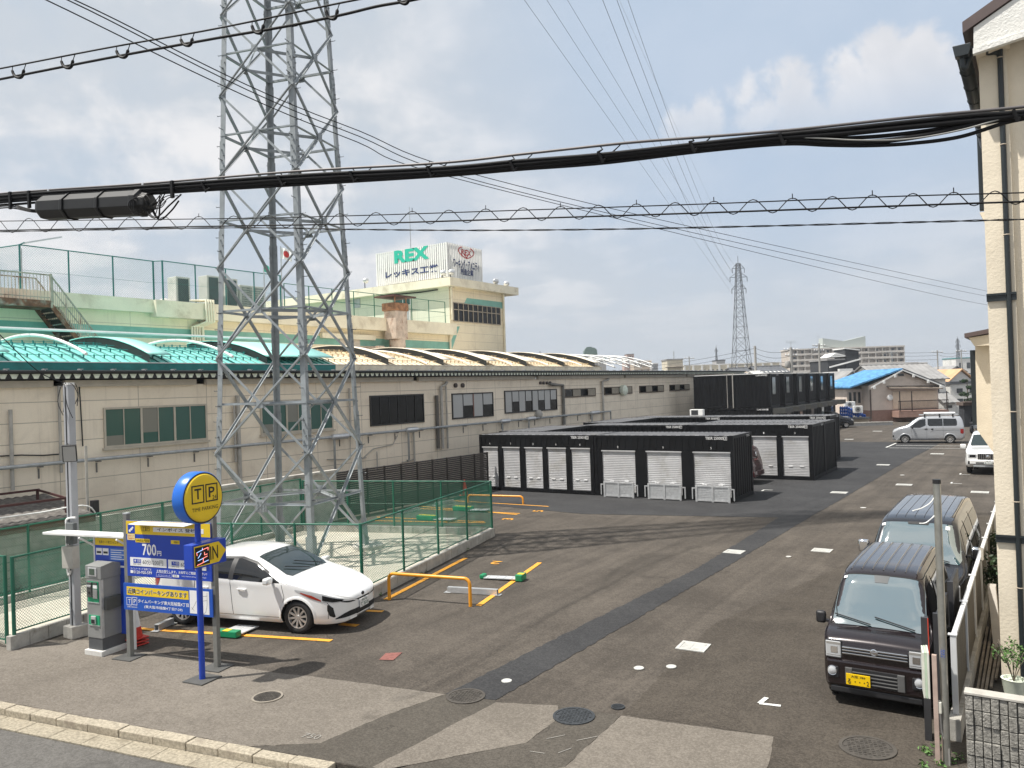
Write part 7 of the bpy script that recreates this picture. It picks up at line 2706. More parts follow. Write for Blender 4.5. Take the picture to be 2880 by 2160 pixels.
txt('住宅', t, mat('ink_blue', (0.05, 0.12, 0.5), 0.6, var=0), (q.x - .025, q.y - .046, 1.30), (1, 0, 0), (0, 0, 1), .05, .10)
# black steel panels behind the pole
t = thing('steel_gate', 'black steel gate panels standing folded beside the galvanised pole', 'gate', (-1.3, 11.8, 0))
for (x0, y0, y1, h) in ((-1.36, 11.45, 11.62, 1.55), (-1.27, 11.9, 13.2, 1.5), (-1.22, 13.3, 14.4, 1.62)):
    MB().box((x0, y0, .04), (x0 + .04, y1, h)).build('panel', BLACKP, t, bevel=.004)
    MB().box((x0 - .02, y0 - .05, .0), (x0 + .06, y0 - .002, h + .03)).build('frame', mat('gate_frame', (0.06, 0.06, 0.065), 0.4, 0.4), t)
# folded white notice boards on a wooden stake
q = gp(2640, 2150)
t = thing('notice_boards', 'folded white notice boards hung on a pinkish wooden stake by the van', 'sign', (q.x, q.y, 0))
MB().box((q.x - .03, q.y - .03, 0), (q.x + .02, q.y + .02, 1.32)).build('stake', mat('stake_wood', (0.42, 0.32, 0.27), 0.8, var=0.2), t)
MB().box((q.x + .03, q.y + .1, 0), (q.x + .09, q.y + .16, .62)).build('stub_post', mat('stake_wood', (0.42, 0.32, 0.27), 0.8, var=0.2), t)
for k, m_ in enumerate((mat('board_ivory', (0.60, 0.60, 0.54), 0.6), mat('board_green', (0.42, 0.52, 0.40), 0.6), MATS['board_ivory'])):
    MB().obox(V((q.x - .08 - k * .035, q.y - .02 + k * .08, .78 - .03 * k)), V((.022, 0, 0)), V((-.05, .30, 0)), V((0, 0, .56))).build('board', m_, t, bevel=.004)
MB().tube([(q.x - .06, q.y + .02, 1.30), (q.x - .06, q.y + .0, 1.75)], .006, 5).build('red_cord', LETR, t)
# bicycle between the vans and the fence
bk = thing('bicycle', 'dark bicycle leaning by the black van, its spoked wheel showing beside the fence', 'bicycle', (-1.42, 16.1, 0), R(80), None, local=True)
for x in (-.52, .52):
    wl = MB().tube([(x + .32 * math.cos(2 * math.pi * k / 32), 0, .335 + .32 * math.sin(2 * math.pi * k / 32)) for k in range(32)], .016, 6, closed=True).build('wheel', TYRE, bk, smooth=60)
    sp = MB()
    for k in range(16):
        a = 2 * math.pi * k / 16
        sp.tube([(x, 0, .335), (x + .31 * math.cos(a), 0, .335 + .31 * math.sin(a))], .003, 4)
    sp.tube([(x + .295 * math.cos(2 * math.pi * k / 32), 0, .335 + .295 * math.sin(2 * math.pi * k / 32)) for k in range(32)], .010, 5, closed=True)
    sp.build('spokes', ALU, wl)
fr = MB()
for a, b in (((-.52, 0, .335), (-.12, 0, .30)), ((-.12, 0, .30), (-.22, 0, .80)), ((-.22, 0, .78), (.36, 0, .85)), ((-.12, 0, .30), (.36, 0, .80)), ((.36, 0, .92), (.52, 0, .335)), ((-.52, 0, .335), (-.21, 0, .70))):
    fr.tube([a, b], .016, 8)
fr.build('frame', mat('bike_dark', (0.03, 0.03, 0.04), 0.3, 0.4), bk, smooth=60)
MB().tube(spline([(.22, -.27, 1.0), (.33, -.2, 1.03), (.36, 0, 1.0), (.33, .2, 1.03), (.22, .27, 1.0)], 4), .013, 7).build('handlebar', CHROME, bk, smooth=60)
MB().prism([(-.36, -.09, .83), (-.36, .09, .83), (-.10, .025, .85), (-.10, -.025, .85)], (0, 0, .05)).build('saddle', BLACKP, bk, bevel=.015)
MB().lathe([(.06, -.03), (.06, -.02), (0, -.02)], (-.12, 0, .30), 14, 'y').build('crank', ALU, bk)
# yard: soil, planks, potted shrub
SOIL = mat('yard_soil', (0.055, 0.048, 0.04), 0.95, var=0.4, vs=6, bump=0.5)
o = MB().poly([(XF + .08, ya, .012), (.6, ya + .2, .012), (.6, YB, .012), (XF + .08, 27, .012)]).build('yard', SOIL)
o['kind'] = 'structure'
WOODG = mat('old_timber', (0.20, 0.17, 0.135), 0.9, var=0.3, vs=5)
t = thing('timber_pile', 'weathered planks lying on the ground between the slatted fence and the house', 'timber', (-.82, 14.5, 0.02))
for k in range(5):
    MB().obox(V((-.92 + k * .05, 12.6 + .35 * k, .03 + .02 * (k % 3))), V((.035, .01, 0)), V((.02 * (k - 2), 4.2, .02)), UZ * .03).build('plank', WOODG, t)
MB().obox(V((-.80, 15.6, .03)), V((.12, 0, 0)), V((0, .25, .0)), V((-.10, .9, .85))).build('leaning_board', mat('board_grey', (0.4, 0.37, 0.33), 0.8), t)


def leaves(mb_, c, r_, n__, sz, flat=1.0, seed=1):
    rnd = random.Random(seed)
    for _ in range(n__):
        while True:
            d = V((rnd.uniform(-1, 1), rnd.uniform(-1, 1), rnd.uniform(-1, 1)))
            if .2 < d.length < 1:
                break
        k = .72 + .28 * math.sin(d.x * 5 + seed) * math.cos(d.y * 4.3 + d.z * 3)
        p = V(c) + V((d.x * r_ * k, d.y * r_ * k, d.z * r_ * flat * k))
        a = V((rnd.uniform(-1, 1), rnd.uniform(-1, 1), rnd.uniform(-.4, .8))).normalized()
        b = a.cross(V((rnd.uniform(-1, 1), rnd.uniform(-1, 1), rnd.uniform(-1, 1)))).normalized()
        s_ = sz * rnd.uniform(.6, 1.3)
        mb_.add([p - a * s_, p + b * s_ * .42, p + a * s_, p - b * s_ * .42], [(0, 1, 2, 3)])


LEAF = mat('leaf_green', (0.075, 0.16, 0.035), 0.6, var=0.45, vs=14)
LEAFD = mat('leaf_dark', (0.025, 0.055, 0.018), 0.6, var=0.5, vs=8)
q = yp(2850, 1885, 13.2)
t = thing('potted_shrub', 'small bright green shrub in a pale pot against the beige house', 'plant', (q.x, 13.2, 0))
MB().lathe([(.0, .02), (.10, .02), (.15, .36), (.16, .38), (.13, .38), (.12, .34), (0, .34)], (q.x, 13.2, 0), 20).build('pot', PALEG, t, smooth=50)
st = MB()
rnd = random.Random(3)
for k in range(9):
    a = rnd.uniform(0, 6.3)
    st.tube([(q.x, 13.2, .34), (q.x + .1 * math.cos(a), 13.2 + .1 * math.sin(a), .6), (q.x + .26 * math.cos(a), 13.2 + .26 * math.sin(a), .72 + rnd.uniform(0, .22))], .006, 4)
st.build('stems', WOODG, t)
lf = MB()
leaves(lf, (q.x, 13.2, .72), .32, 420, .026, .75, 5)
lf.build('foliage', LEAF, t)
t = thing('fence_shrub', 'dark green bushes growing between the slatted fence and the house', 'shrub', (-.8, 18.5, 0))
lf = MB()
leaves(lf, (-.85, 18.0, .8), .3, 500, .05, 1.9, 8)
leaves(lf, (-.9, 20.5, .8), .3, 500, .05, 1.9, 9)
lf.build('foliage', LEAFD, t)
MB().tube([(-.85, 18, 0), (-.85, 18, .8)], .03, 6).tube([(-.9, 20.5, 0), (-.9, 20.5, .8)], .03, 6).build('stem', WOODG, t)

wd_ = MB()
rnd = random.Random(21)
for k in range(26):
    if k < 10:
        p = (XF - .14 + rnd.uniform(-.05, .03), ya - .1 + rnd.uniform(-.5, 9), .05)
    elif k < 16:
        p = (-1.15 + rnd.uniform(-.25, .2), 10.75 + rnd.uniform(-.2, .35), .04)
    else:
        f_ = rnd.random()
        q = lerp(C0, C1, f_) if k % 2 else lerp(C1, C2, f_ * .8)
        p = (q.x + .09 * (1 if k % 2 == 0 else .3), q.y - .11, .04)
    leaves(wd_, p, rnd.uniform(.05, .12), 26, .028, .7, 40 + k)
wo_ = wd_.build('weeds', LEAF)
wo_['kind'] = 'stuff'
wo_['label'] = 'small weeds growing along the fence curbs and wall foot'
# ================================================================== far buildings, poles, pylons
YAW = math.atan2(AX_R.y, AX_R.x)
GZ = -0.12


class Far:
    """local frame of a far thing: +X to the right of the view, +Y away, origin on the ground at its middle"""

    def __init__(self, name, label, cat, xc, d, group=None, rz=0.0):
        q = dp(xc, 1060, d)
        self.d = d
        self.o = V((q.x, q.y, GZ))
        self.t = thing(name, label, cat, self.o, YAW + rz, group, local=True)
        self.xc = xc
        self.rz = rz

    def X(self, px):
        return (px - self.xc) * self.d / F / max(.3, math.cos(self.rz))

    def Z(self, px, py):
        return dp(px, py, self.d).z - GZ


FARG = glass('far_window', (0.045, 0.05, 0.055), 0.15, 0.6)
WALLS = {'cream': (0.62, 0.56, 0.44), 'white': (0.70, 0.69, 0.66), 'grey': (0.42, 0.41, 0.40), 'tan': (0.48, 0.40, 0.31), 'pink': (0.50, 0.36, 0.31), 'dark': (0.035, 0.037, 0.042), 'beige': (0.70, 0.60, 0.52)}
ROOFS = {'slate': (0.10, 0.105, 0.115), 'brown': (0.13, 0.10, 0.085), 'tile': (0.27, 0.265, 0.26), 'blue': (0.05, 0.24, 0.58), 'rust': (0.60, 0.36, 0.20), 'white': (0.72, 0.71, 0.69), 'teal': (0.05, 0.25, 0.25)}


def wm(k):
    return mat('far_wall_' + k, WALLS[k], 0.85, var=0.08, vs=.6, dirt=tuple(c * .75 for c in WALLS[k]), dirts=.5)


def rm(k):
    return mat('far_roof_' + k, ROOFS[k], 0.7, var=0.15, vs=.8)


def fwindows(f, x0, x1, z0, z1, nx, nz, y, ww=.45, hh=.45):
    for i in range(nx):
        for j in range(nz):
            cx_ = x0 + (x1 - x0) * (i + .5) / nx
            cz_ = z0 + (z1 - z0) * (j + .5) / nz
            w_, h_ = (x1 - x0) / nx * ww, (z1 - z0) / nz * hh
            MB().box((cx_ - w_ / 2, y - .03, cz_ - h_ / 2), (cx_ + w_ / 2, y + .02, cz_ + h_ / 2)).build('window', FARG, f.t)


def flat_block(name, label, cat, x0, x1, yt, d, wall='cream', depth=10, nx=0, nz=0, group=None, roof='tile', z0=1.0):
    f = Far(name, label, cat, (x0 + x1) / 2, d, group)
    a, b, h = f.X(x0), f.X(x1), f.Z((x0 + x1) / 2, yt)
    MB().box((a, 0, 0), (b, depth, h - .3)).build('wall', wm(wall), f.t)
    MB().box((a - .15, -.15, h - .3), (b + .15, depth + .15, h)).build('roof', rm(roof) if roof in ROOFS else wm(wall), f.t)
    if nx:
        fwindows(f, a + .3, b - .3, z0, h - .5, nx, nz, 0)
    return f, a, b, h


def gable(name, label, x0, x1, ye, yr, d, wall='cream', roof='tile', along=True, depth=8, nx=2, group='houses beyond the lot', cat='house', rz=0.0):
    """ye = eave height (photo row), yr = ridge row; along: ridge runs across the view"""
    f = Far(name, label, cat, (x0 + x1) / 2, d, group, rz)
    a, b = f.X(x0), f.X(x1)
    he, hr = f.Z((x0 + x1) / 2, ye), f.Z((x0 + x1) / 2, yr)
    if along:
        MB().prism([(a + .3, 0, 0), (a + .3, depth, 0), (a + .3, depth, he), (a + .3, depth / 2, hr - .1), (a + .3, 0, he)], (b - a - .6, 0, 0)).build('wall', wm(wall), f.t)
        rf = MB()
        for s in (0, 1):
            y0, y1 = (-.5, depth / 2) if s == 0 else (depth + .5, depth / 2)
            rows = [[(a + (b - a) * i / max(2, int((b - a) / .3)), y0 + (y1 - y0) * j, (he - .15) + (hr - he + .15) * j + (.05 if i % 2 else 0)) for i in range(max(2, int((b - a) / .3)) + 1)] for j in (0, 1)]
            rf.grid(rows)
        ro = rf.build('roof', rm(roof), f.t, sol=.12)
        MB().tube([(a, depth / 2, hr + .04), (b, depth / 2, hr + .04)], .14, 6).build('ridge_tiles', rm(roof), ro)
        fwindows(f, a + .4, b - .4, max(.8, he - 2.2), he - .3, nx, 1, 0)
    else:
        m = (a + b) / 2
        MB().prism([(a + .4, 0, 0), (b - .4, 0, 0), (b - .4, 0, he), (m, 0, hr - .12), (a + .4, 0, he)], (0, depth, 0)).build('wall', wm(wall), f.t)
        for s, (p, q) in enumerate((((a, he - .2), (m, hr)), ((b, he - .2), (m, hr)))):
            MB().prism([(p[0], -.4, p[1]), (q[0], -.4, q[1]), (q[0], -.4, q[1] + .14), (p[0], -.4, p[1] + .14)], (0, depth + .8, 0)).build('roof', rm(roof), f.t)
        fwindows(f, a + .8, b - .8, max(.8, he - 2.2), he - .4, nx, 1, 0)
    return f, a, b, he, hr


# --- beige house with the blue sheet roof, its balcony
hd = 82.0
f = Far('house', 'beige and brown two-storey house with a blue sheet over its gable roof and a balcony', 'house', 2535, hd, None)
X, Z = f.X, f.Z
xl, xr_ = X(2442), X(2645)
zr_, ze = Z(2533, 1040), Z(2645, 1083)
xm_ = X(2533)
zbr = Z(2520, 1152)
MB().prism([(xl, 0, zbr), (xr_ - .3, 0, zbr), (xr_ - .3, 0, ze), (xm_, 0, zr_ - .15), (xl, 0, Z(2442, 1085))], (0, 8, 0)).build('wall', wm('beige'), f.t)
MB().box((xl, .02, 0), (xr_ - .3, 8, zbr)).build('lower_wall', mat('brown_wall', (0.33, 0.205, 0.165), 0.85, var=.08), f.t)
for (a, b, k) in (((X(2385), Z(2385, 1092)), (xm_, zr_), 'blue'), ((xr_ + .15, ze - .12), (xm_, zr_), 'slate')):
    MB().prism([(a[0], -.5, a[1]), (b[0], -.5, b[1]), (b[0], -.5, b[1] + .16), (a[0], -.5, a[1] + .16)], (0, 9, 0)).build('roof', mat('blue_sheet', (0.085, 0.26, 0.48), 0.6, var=.4, vs=2, bump=.6, bs=4) if k == 'blue' else rm('slate'), f.t)
for (a, b) in (((X(2442), Z(2442, 1092)), (xm_, zr_ - .10)), ((xr_ + .1, ze - .22), (xm_, zr_ - .10))):
    MB().prism([(a[0], -.55, a[1] - .02), (b[0], -.55, b[1] - .02), (b[0], -.55, b[1] + .12), (a[0], -.55, a[1] + .12)], (0, .06, 0)).build('bargeboard', WHITE, f.t)
    for t_ in (.25, .6, .9):
        c = V((b[0] + (a[0] - b[0]) * t_, -.56, b[1] + (a[1] - b[1]) * t_ - .12))
        MB().cbox(c, (.22, .16, .24)).build('purlin_end', WHITE, f.t)
MB().box((X(2526), -.04, Z(2530, 1058)), (X(2542), .0, Z(2530, 1051))).build('gable_vent', FARG, f.t)
# left return with windows
MB().box((X(2398), 1.6, 0), (xl - .002, 7, Z(2400, 1095))).build('side_wall', wm('beige'), f.t)
for k in range(3):
    MB().box((X(2404 + k * 13), 1.56, Z(2404, 1135)), (X(2411 + k * 13), 1.6, Z(2404, 1104))).build('window', FARG, f.t)
MB().tube([(xl + .12, -.08, Z(2442, 1096)), (xl + .12, -.08, 0)], .07, 6).build('downpipe', rm('brown'), f.t)
# balcony: slab, glazed back, posts, awning, railing
bx0, bx1 = X(2503), X(2641)
MB().box((bx0, -1.6, zbr - .75), (bx1, 0, zbr - .1)).build('balcony_slab', mat('brown_wall', (0.21, 0.125, 0.10), 0.85), f.t)
MB().box((bx0 + .2, -.06, zbr + .1), (bx1 - .3, -.01, Z(2570, 1100))).build('balcony_blind', mat('blind_tan', (0.72, 0.61, 0.48), 0.8, var=.06), f.t)
MB().prism([(X(2493), -.75, Z(2493, 1094)), (X(2640), -.75, Z(2640, 1094)), (X(2638), -1.7, Z(2640, 1096)), (X(2491), 0, Z(2491, 1087)), (X(2636), 0, Z(2640, 1085))][:2] + [(X(2640), 0, Z(2640, 1086)), (X(2493), 0, Z(2493, 1087))], (0, 0, .08)).build('awning', mat('awning_brown', (0.17, 0.14, 0.115), 0.6), f.t)
rl = MB()
DB = mat('rail_bronze', (0.045, 0.035, 0.03), 0.5)
for x in (2507, 2540, 2637):
    rl.bar((X(x), -1.6, zbr - .1), (X(x), -1.6, Z(x, 1100)), .08)
rl.bar((bx0, -1.6, Z(2570, 1126)), (bx1, -1.6, Z(2570, 1126)), .08).bar((bx0, -1.6, zbr + .05), (bx1, -1.6, zbr + .05), .05)
for k in range(46):
    x = bx0 + (bx1 - bx0) * k / 45
    rl.bar((x, -1.6, zbr), (x, -1.6, Z(2570, 1126)), .025)
rl.build('balcony_railing', DB, f.t)
for k in range(2):
    MB().box((X(2572 + 16 * k), -.02, Z(2570, 1192)), (X(2586 + 16 * k), .018, Z(2570, 1178))).build('window', FARG, f.t)
MB().prism([(X(2503), -.9, 0), (X(2524), -.05, 0), (X(2503), -.05, 0), ][:0] + [(X(2504), -.06, zbr - .75), (X(2504), -.06, 0), (X(2524), -.06, 0)], (0, -.06, 0)).build('stair_flank', mat('brown_wall', (0.21, 0.125, 0.10), 0.85), f.t)
MB().lathe([(.32, 0), (.26, -.10), (0, -.13)], (X(2497), -.3, Z(2497, 1119)), 16, 'y').build('satellite_dish', WHITE, f.t, smooth=50)
# --- low grey wall
f = Far('low_wall', 'low pale grey wall of smooth slabs before the beige house', 'wall', 2440, 76.5)
for k in range(3):
    x0, x1 = f.X(2372 + 45 * k), f.X(2372 + 45 * (k + 1))
    MB().box((x0, 0, 0), (x1 - .03, .2, f.Z(2440, 1190))).build('slab', mat('slab_grey', (0.42, 0.42, 0.41), 0.85, var=.05), f.t)
MB().box((f.X(2372), -.05, f.Z(2440, 1190)), (f.X(2507), .25, f.Z(2440, 1187))).build('capping', CONC, f.t)
# --- blue crates, air conditioners, annex
bd = 79.0
f0 = Far('annex', 'dark annex roof carrying blue bottles and air conditioners left of the beige house', 'shed', 2400, bd)
MB().box((f0.X(2366), 0, 0), (f0.X(2440), 4, f0.Z(2400, 1178))).build('wall', wm('tan'), f0.t)
MB().box((f0.X(2362), -.3, f0.Z(2400, 1178)), (f0.X(2440), 4.2, f0.Z(2400, 1174))).build('roof', rm('slate'), f0.t)
BOT = glass('bottle_blue', (0.02, 0.10, 0.42), 0.15, 0.8)
k = 0
for i in range(12):
    for j in range(3):
        top = 1143 + max(0, i - 3) * 2.4 + (2 - j) * 9 + (3 if i > 7 else 0)
        if top > 1168:
            continue
        q = dp(2364 + i * 6.2, top + 4.5, bd + .3)
        mb = MB().lathe([(0, 0), (.10, 0), (.11, .04), (.11, .26), (.06, .31), (.04, .35), (0, .35)], (0, 0, 0), 10)
        o = mb.build('water_bottle', BOT, smooth=40)
        o.location = (q.x, q.y, q.z - .17)
        tag(o, 'blue water bottle in the pile on the annex roof beside the beige house', 'bottle', 'blue bottles piled on the annex roof')


def small_ac(x0, x1, y0, y1, d, lab):
    f = Far('ac_unit', lab, 'air conditioner', (x0 + x1) / 2, d)
    z0, z1 = f.Z(x0, y1), f.Z(x0, y0)
    f.t.location.z = f.o.z + z0
    a, b, h = f.X(x0), f.X(x1), z1 - z0
    MB().box((a, 0, 0), (b, .4, h)).build('casing', WHITE, f.t, bevel=.03)
    MB().lathe([(h * .38, -.02), (h * .36, -.03), (0, -.03)], ((a + b) / 2 - h * .1, 0, h * .52), 18, 'y').build('fan_grille', mat('fan_grey', (0.25, 0.25, 0.25), 0.6), f.t)
    MB().lathe([(h * .15, -.04), (0, -.045)], ((a + b) / 2 - h * .1, 0, h * .52), 14, 'y').build('fan_hub', ACD, f.t)


small_ac(2374, 2403, 1130, 1146, bd + 1, 'upper white air conditioner by the blue bottles left of the beige house')
small_ac(2399, 2424, 1142, 1162, bd - .2, 'lower white air conditioner standing on the blue bottles by the beige house')
# --- neighbours
gable('house', 'grey-tiled house whose ribbed roof rises behind the blue sheet roof', 2470, 2666, 1064, 1022, 92, 'white', 'tile', True, 9, 3)
gable('house', 'cream gabled house with a small round vent left of the blue sheet roof', 2345, 2445, 1078, 1046, 92, 'cream', 'tile', False, 8, 2)
f, a, b, h = flat_block('lean_to', 'white flat lean-to roof below the cream gable', 'shed', 2355, 2420, 1075, 88, 'white', 4, 0, 0, None, 'white')
f, a, b, h = flat_block('dark_house', 'black cube house with white roof edges before the apartment block', 'house', 2330, 2418, 1008, 150, 'dark', 9)
f2 = f
MB().prism([(f.X(2378), -.2, f.Z(2390, 982)), (f.X(2416), -.2, f.Z(2390, 988)), (f.X(2416), -.2, 5), (f.X(2378), -.2, 5)], (0, 5, 0)).build('upper_wall', wm('dark'), f.t)
MB().prism([(f.X(2375), -.4, f.Z(2390, 978)), (f.X(2419), -.4, f.Z(2390, 984)), (f.X(2419), -.4, f.Z(2390, 987)), (f.X(2375), -.4, f.Z(2390, 981))], (0, 5.6, 0)).build('roof_edge', WHITE, f.t)
MB().prism([(f.X(2333), -.5, f.Z(2390, 1029)), (f.X(2420), -.5, f.Z(2390, 1009)), (f.X(2420), -.5, f.Z(2390, 1013)), (f.X(2333), -.5, f.Z(2390, 1033))], (0, .4, 0)).build('roof_edge', WHITE, f.t)
MB().prism([(f.X(2333), -.3, f.Z(2390, 1003)), (f.X(2352), -.3, f.Z(2390, 991)), (f.X(2378), -.3, f.Z(2390, 999)), (f.X(2378), -.3, f.Z(2390, 1003))], (0, 5, 0)).build('white_roof', WHITE, f.t)
MB().box((f.X(2353), -1.5, f.Z(2380, 1046)), (f.X(2390), -.6, f.Z(2380, 1037))).build('terrace', WHITE, f.t)
# --- apartment block
f = Far('apartment_block', 'long grey seven-storey apartment block with open galleries and a winged rooftop frame', 'building', 2385, 370)
a, b = f.X(2226), f.X(2546)
ht = f.Z(2385, 980)
AG, AD = mat('apt_wall', (0.50, 0.44, 0.38), 0.85, var=.08, vs=.3), mat('apt_slab', (0.62, 0.57, 0.51), 0.85, var=.06)
MB().box((a, 1.6, 0), (b, 13, ht)).build('wall', AG, f.t)
nf = 7
for k in range(nf):
    z = ht * (k + .02) / nf
    MB().box((a, 0, z), (b, 1.6, z + .35)).box((a, 0, z + .35), (b, .15, z + .95)).build('gallery', AD, f.t)
MB().box((a - .3, -.1, ht), (b + .3, 13.2, ht + .6)).build('roof', AD, f.t)
for k in range(17):
    x = a + (b - a) * k / 16
    MB().box((x - .2, .1, 0), (x + .2, 1.6, ht)).build('column', AD, f.t)
rnd = random.Random(2)
for j in range(2, nf):
    for k in range(14):
        x = a + (b - a) * (k + .35 + .3 * rnd.random()) / 14
        z = ht * j / nf
        MB().box((x, 1.55, z + 1.05), (x + 1.2, 1.59, z + 2.2)).build('window', FARG, f.t)
MB().prism([(f.X(2325), 3, ht + .6), (f.X(2446), 3, ht + .6), (f.X(2446), 3, f.Z(2440, 944)), (f.X(2385), 3, f.Z(2385, 958)), (f.X(2325), 3, f.Z(2325, 950))], (0, 5, 0)).build('roof_frame', mat('roof_net', (0.40, 0.44, 0.42), 0.8, var=.1), f.t)
# --- left skyline
f, a, b, h = flat_block('cooling_tower', 'grey-green hopper-shaped cooling tower on the skyline', 'tower', 1645, 1683, 1010, 210, 'grey', 4)
CT = mat('tower_green', (0.16, 0.22, 0.20), 0.7, var=.1)
MB().prism([(f.X(1644), -.2, f.Z(1660, 1010)), (f.X(1684), -.2, f.Z(1660, 1010)), (f.X(1681), -.2, f.Z(1660, 984)), (f.X(1674), -.2, f.Z(1660, 978)), (f.X(1651), -.2, f.Z(1660, 978)), (f.X(1646), -.2, f.Z(1660, 986))], (0, 3.6, 0)).build('hopper', CT, f.t)
MB().box((f.X(1654), .8, f.Z(1660, 978)), (f.X(1669), 2.2, f.Z(1660, 975))).build('cap', CT, f.t)
flat_block('building', 'small teal roof box beside the cooling tower', 'building', 1687, 1706, 1006, 215, 'grey', 4, 0, 0, None, 'teal')
flat_block('building', 'narrow brown-pink tower block on the left skyline', 'building', 1765, 1785, 995, 380, 'pink', 8, 3, 8, None, 'tile')
flat_block('building', 'low pinkish step beside the narrow tower block', 'building', 1757, 1766, 1004, 379, 'pink', 8, 0, 0, None, 'tile')
flat_block('building', 'grey balconied apartment block behind the bare white arches', 'building', 1784, 1834, 1013, 330, 'tan', 10, 8, 5, None, 'white')
flat_block('building', 'lower grey apartment wing at the end of the bare arches', 'building', 1834, 1852, 1021, 325, 'grey', 10, 4, 4, None, 'white')
f, a, b, h = flat_block('building', 'cream drum-topped rooftop with a lamp mast on the skyline', 'building', 1878, 1922, 1009, 190, 'cream', 7, 0, 0, None, 'tile')
MB().tube([(f.X(1902), 2, h), (f.X(1902), 2, f.Z(1902, 987))], .12, 6).build('mast', GALV, f.t)
MB().box((f.X(1872), -1, f.Z(1900, 1034)), (f.X(1922), 0, f.Z(1900, 1032))).build('ledge', rm('brown'), f.t)
f, a, b, h = flat_block('factory_hall', 'long low cream factory hall with piers across the skyline', 'building', 1926, 2195, 1022, 260, 'cream', 20, 22, 2, None, 'white')
for k in range(12):
    x = a + (b - a) * k / 11
    MB().box((x - .3, -.4, 0), (x + .3, -.01, h - .4)).build('pier', wm('white'), f.t)
flat_block('building', 'small grey rooftop block under the thin mast', 'building', 2016, 2041, 1012, 300, 'grey', 6, 0, 0, None, 'slate')
for (x0, x1, ye, yr, d, wl, rf_, lab) in ((2068, 2125, 1048, 1034, 120, 'tan', 'slate', 'dark hip-roofed house behind the stacked offices'), (2135, 2222, 1046, 1029, 118, 'white', 'slate', 'slate-roofed house between two utility poles'), (2020, 2075, 1053, 1046, 116, 'tan', 'brown', 'brown-roofed house at the end of the warehouse'),
                                           (2136, 2165, 1056, 1044, 104, 'white', 'white', 'little white gable just above the stacked offices'), (2420, 2480, 1062, 1042, 130, 'white', 'tile', 'pale-roofed house right of the black cube house'), (2225, 2300, 1060, 1050, 128, 'grey', 'tile', 'grey-roofed house below the apartment block'), (2290, 2340, 1062, 1054, 124, 'cream', 'slate', 'low slate roof left of the black cube house')):
    gable('house', lab, x0, x1, ye, yr, d, wl, rf_, True, 8, 2)
# --- right: houses seen between the beige house and the wing
gable('house', 'house with a sunlit orange roof beside the beige wing', 2660, 2745, 1072, 1040, 96, 'white', 'rust', False, 9, 2)
f, a, b, h = flat_block('house', 'white clapboard house below the orange roof', 'house', 2672, 2760, 1072, 94, 'white', 6, 2, 2, 'houses beyond the lot', 'slate')
gable('house', 'tiled lean-to roof at the right of the balcony house', 2645, 2692, 1128, 1098, 90, 'white', 'tile', True, 5, 1)
f, a, b, h = flat_block('house', 'dark blue walled shed behind the motorbike', 'shed', 2708, 2765, 1130, 70, 'dark', .8, 0, 0, None, 'brown')
MB().box((f.X(2700), -.6, f.Z(2720, 1132)), (f.X(2770), -.16, f.Z(2720, 1128))).build('eave', rm('brown'), f.t)
f, a, b, h = flat_block('garden_wall', 'pale plastered garden wall by the parked bike', 'wall', 2690, 2760, 1165, 72, 'cream', .3)
gable('house', 'grey house with a low gable far right', 2660, 2720, 1045, 1030, 170, 'grey', 'tile', False, 8, 1)
gable('house', 'house under a crumpled blue sheet far right', 2668, 2700, 1062, 1052, 110, 'white', 'blue', True, 6, 1)
flat_block('building', 'teal-banded flat block on the far right skyline', 'building', 2690, 2760, 1005, 260, 'white', 8, 3, 2, None, 'teal')
q = dp(2722, 1130, 74)
t = thing('garden_tree', 'small dark pine behind the dark blue shed', 'tree', (q.x, q.y, 0))
MB().tube([(q.x, q.y, 0), (q.x, q.y, 4.2)], [.09, .03], 7).build('trunk', WOODG, t)
lf = MB()
for k in range(4):
    leaves(lf, (q.x + .25 * (-1) ** k, q.y, 2.2 + .6 * k), .75 - .1 * k, 260, .10, .45, k + 2)
lf.build('crown', LEAFD, t)
q = dp(2712, 1152, 71.5)
t = thing('garden_bush', 'bright green bush left of the dark blue shed', 'shrub', (q.x, q.y, 0))
lf = MB()
leaves(lf, (q.x, q.y, 1.2), .55, 300, .08, 1.6, 14)
lf.build('foliage', LEAF, t)
MB().tube([(q.x, q.y, 0), (q.x, q.y, 1.2)], .05, 6).build('stem', WOODG, t)
# parked motorbike by the wing
q = gp(2742, 1218)
bk = thing('motorbike', 'dark motorbike parked behind the white off-roader', 'motorbike', (q.x, q.y, 0), R(75), None, local=True)
for x in (-.65, .65):
    MB().lathe([(.18, -.05), (.28, -.06), (.31, 0), (.28, .06), (.18, .05)], (x, 0, .31), 20, 'y').build('wheel', TYRE, bk, smooth=50)
MB().box((-.5, -.12, .35), (.35, .12, .62)).build('engine', GALV, bk, bevel=.04)
MB().box((-.1, -.16, .72), (.40, .16, .98)).build('tank', BKPAINT, bk, bevel=.07)
MB().box((-.75, -.14, .74), (-.08, .14, .86)).build('saddle', BLACKP, bk, bevel=.04)
MB().tube([(.45, -.36, 1.12), (.52, 0, 1.08), (.45, .36, 1.12)], .02, 6).build('handlebar', CHROME, bk)
MB().tube([(.50, .0, 1.05), (.65, 0, .31)], .035, 6).build('fork', CHROME, bk)
MB().lathe([(.09, 0), (.08, .08), (0, .1)], (.56, 0, .95), 14, 'x').build('headlight', LENS, bk)
MB().box((-.1, -.2, .95), (.05, .2, 1.25)).build('screen', GDARK, bk, bevel=.03)

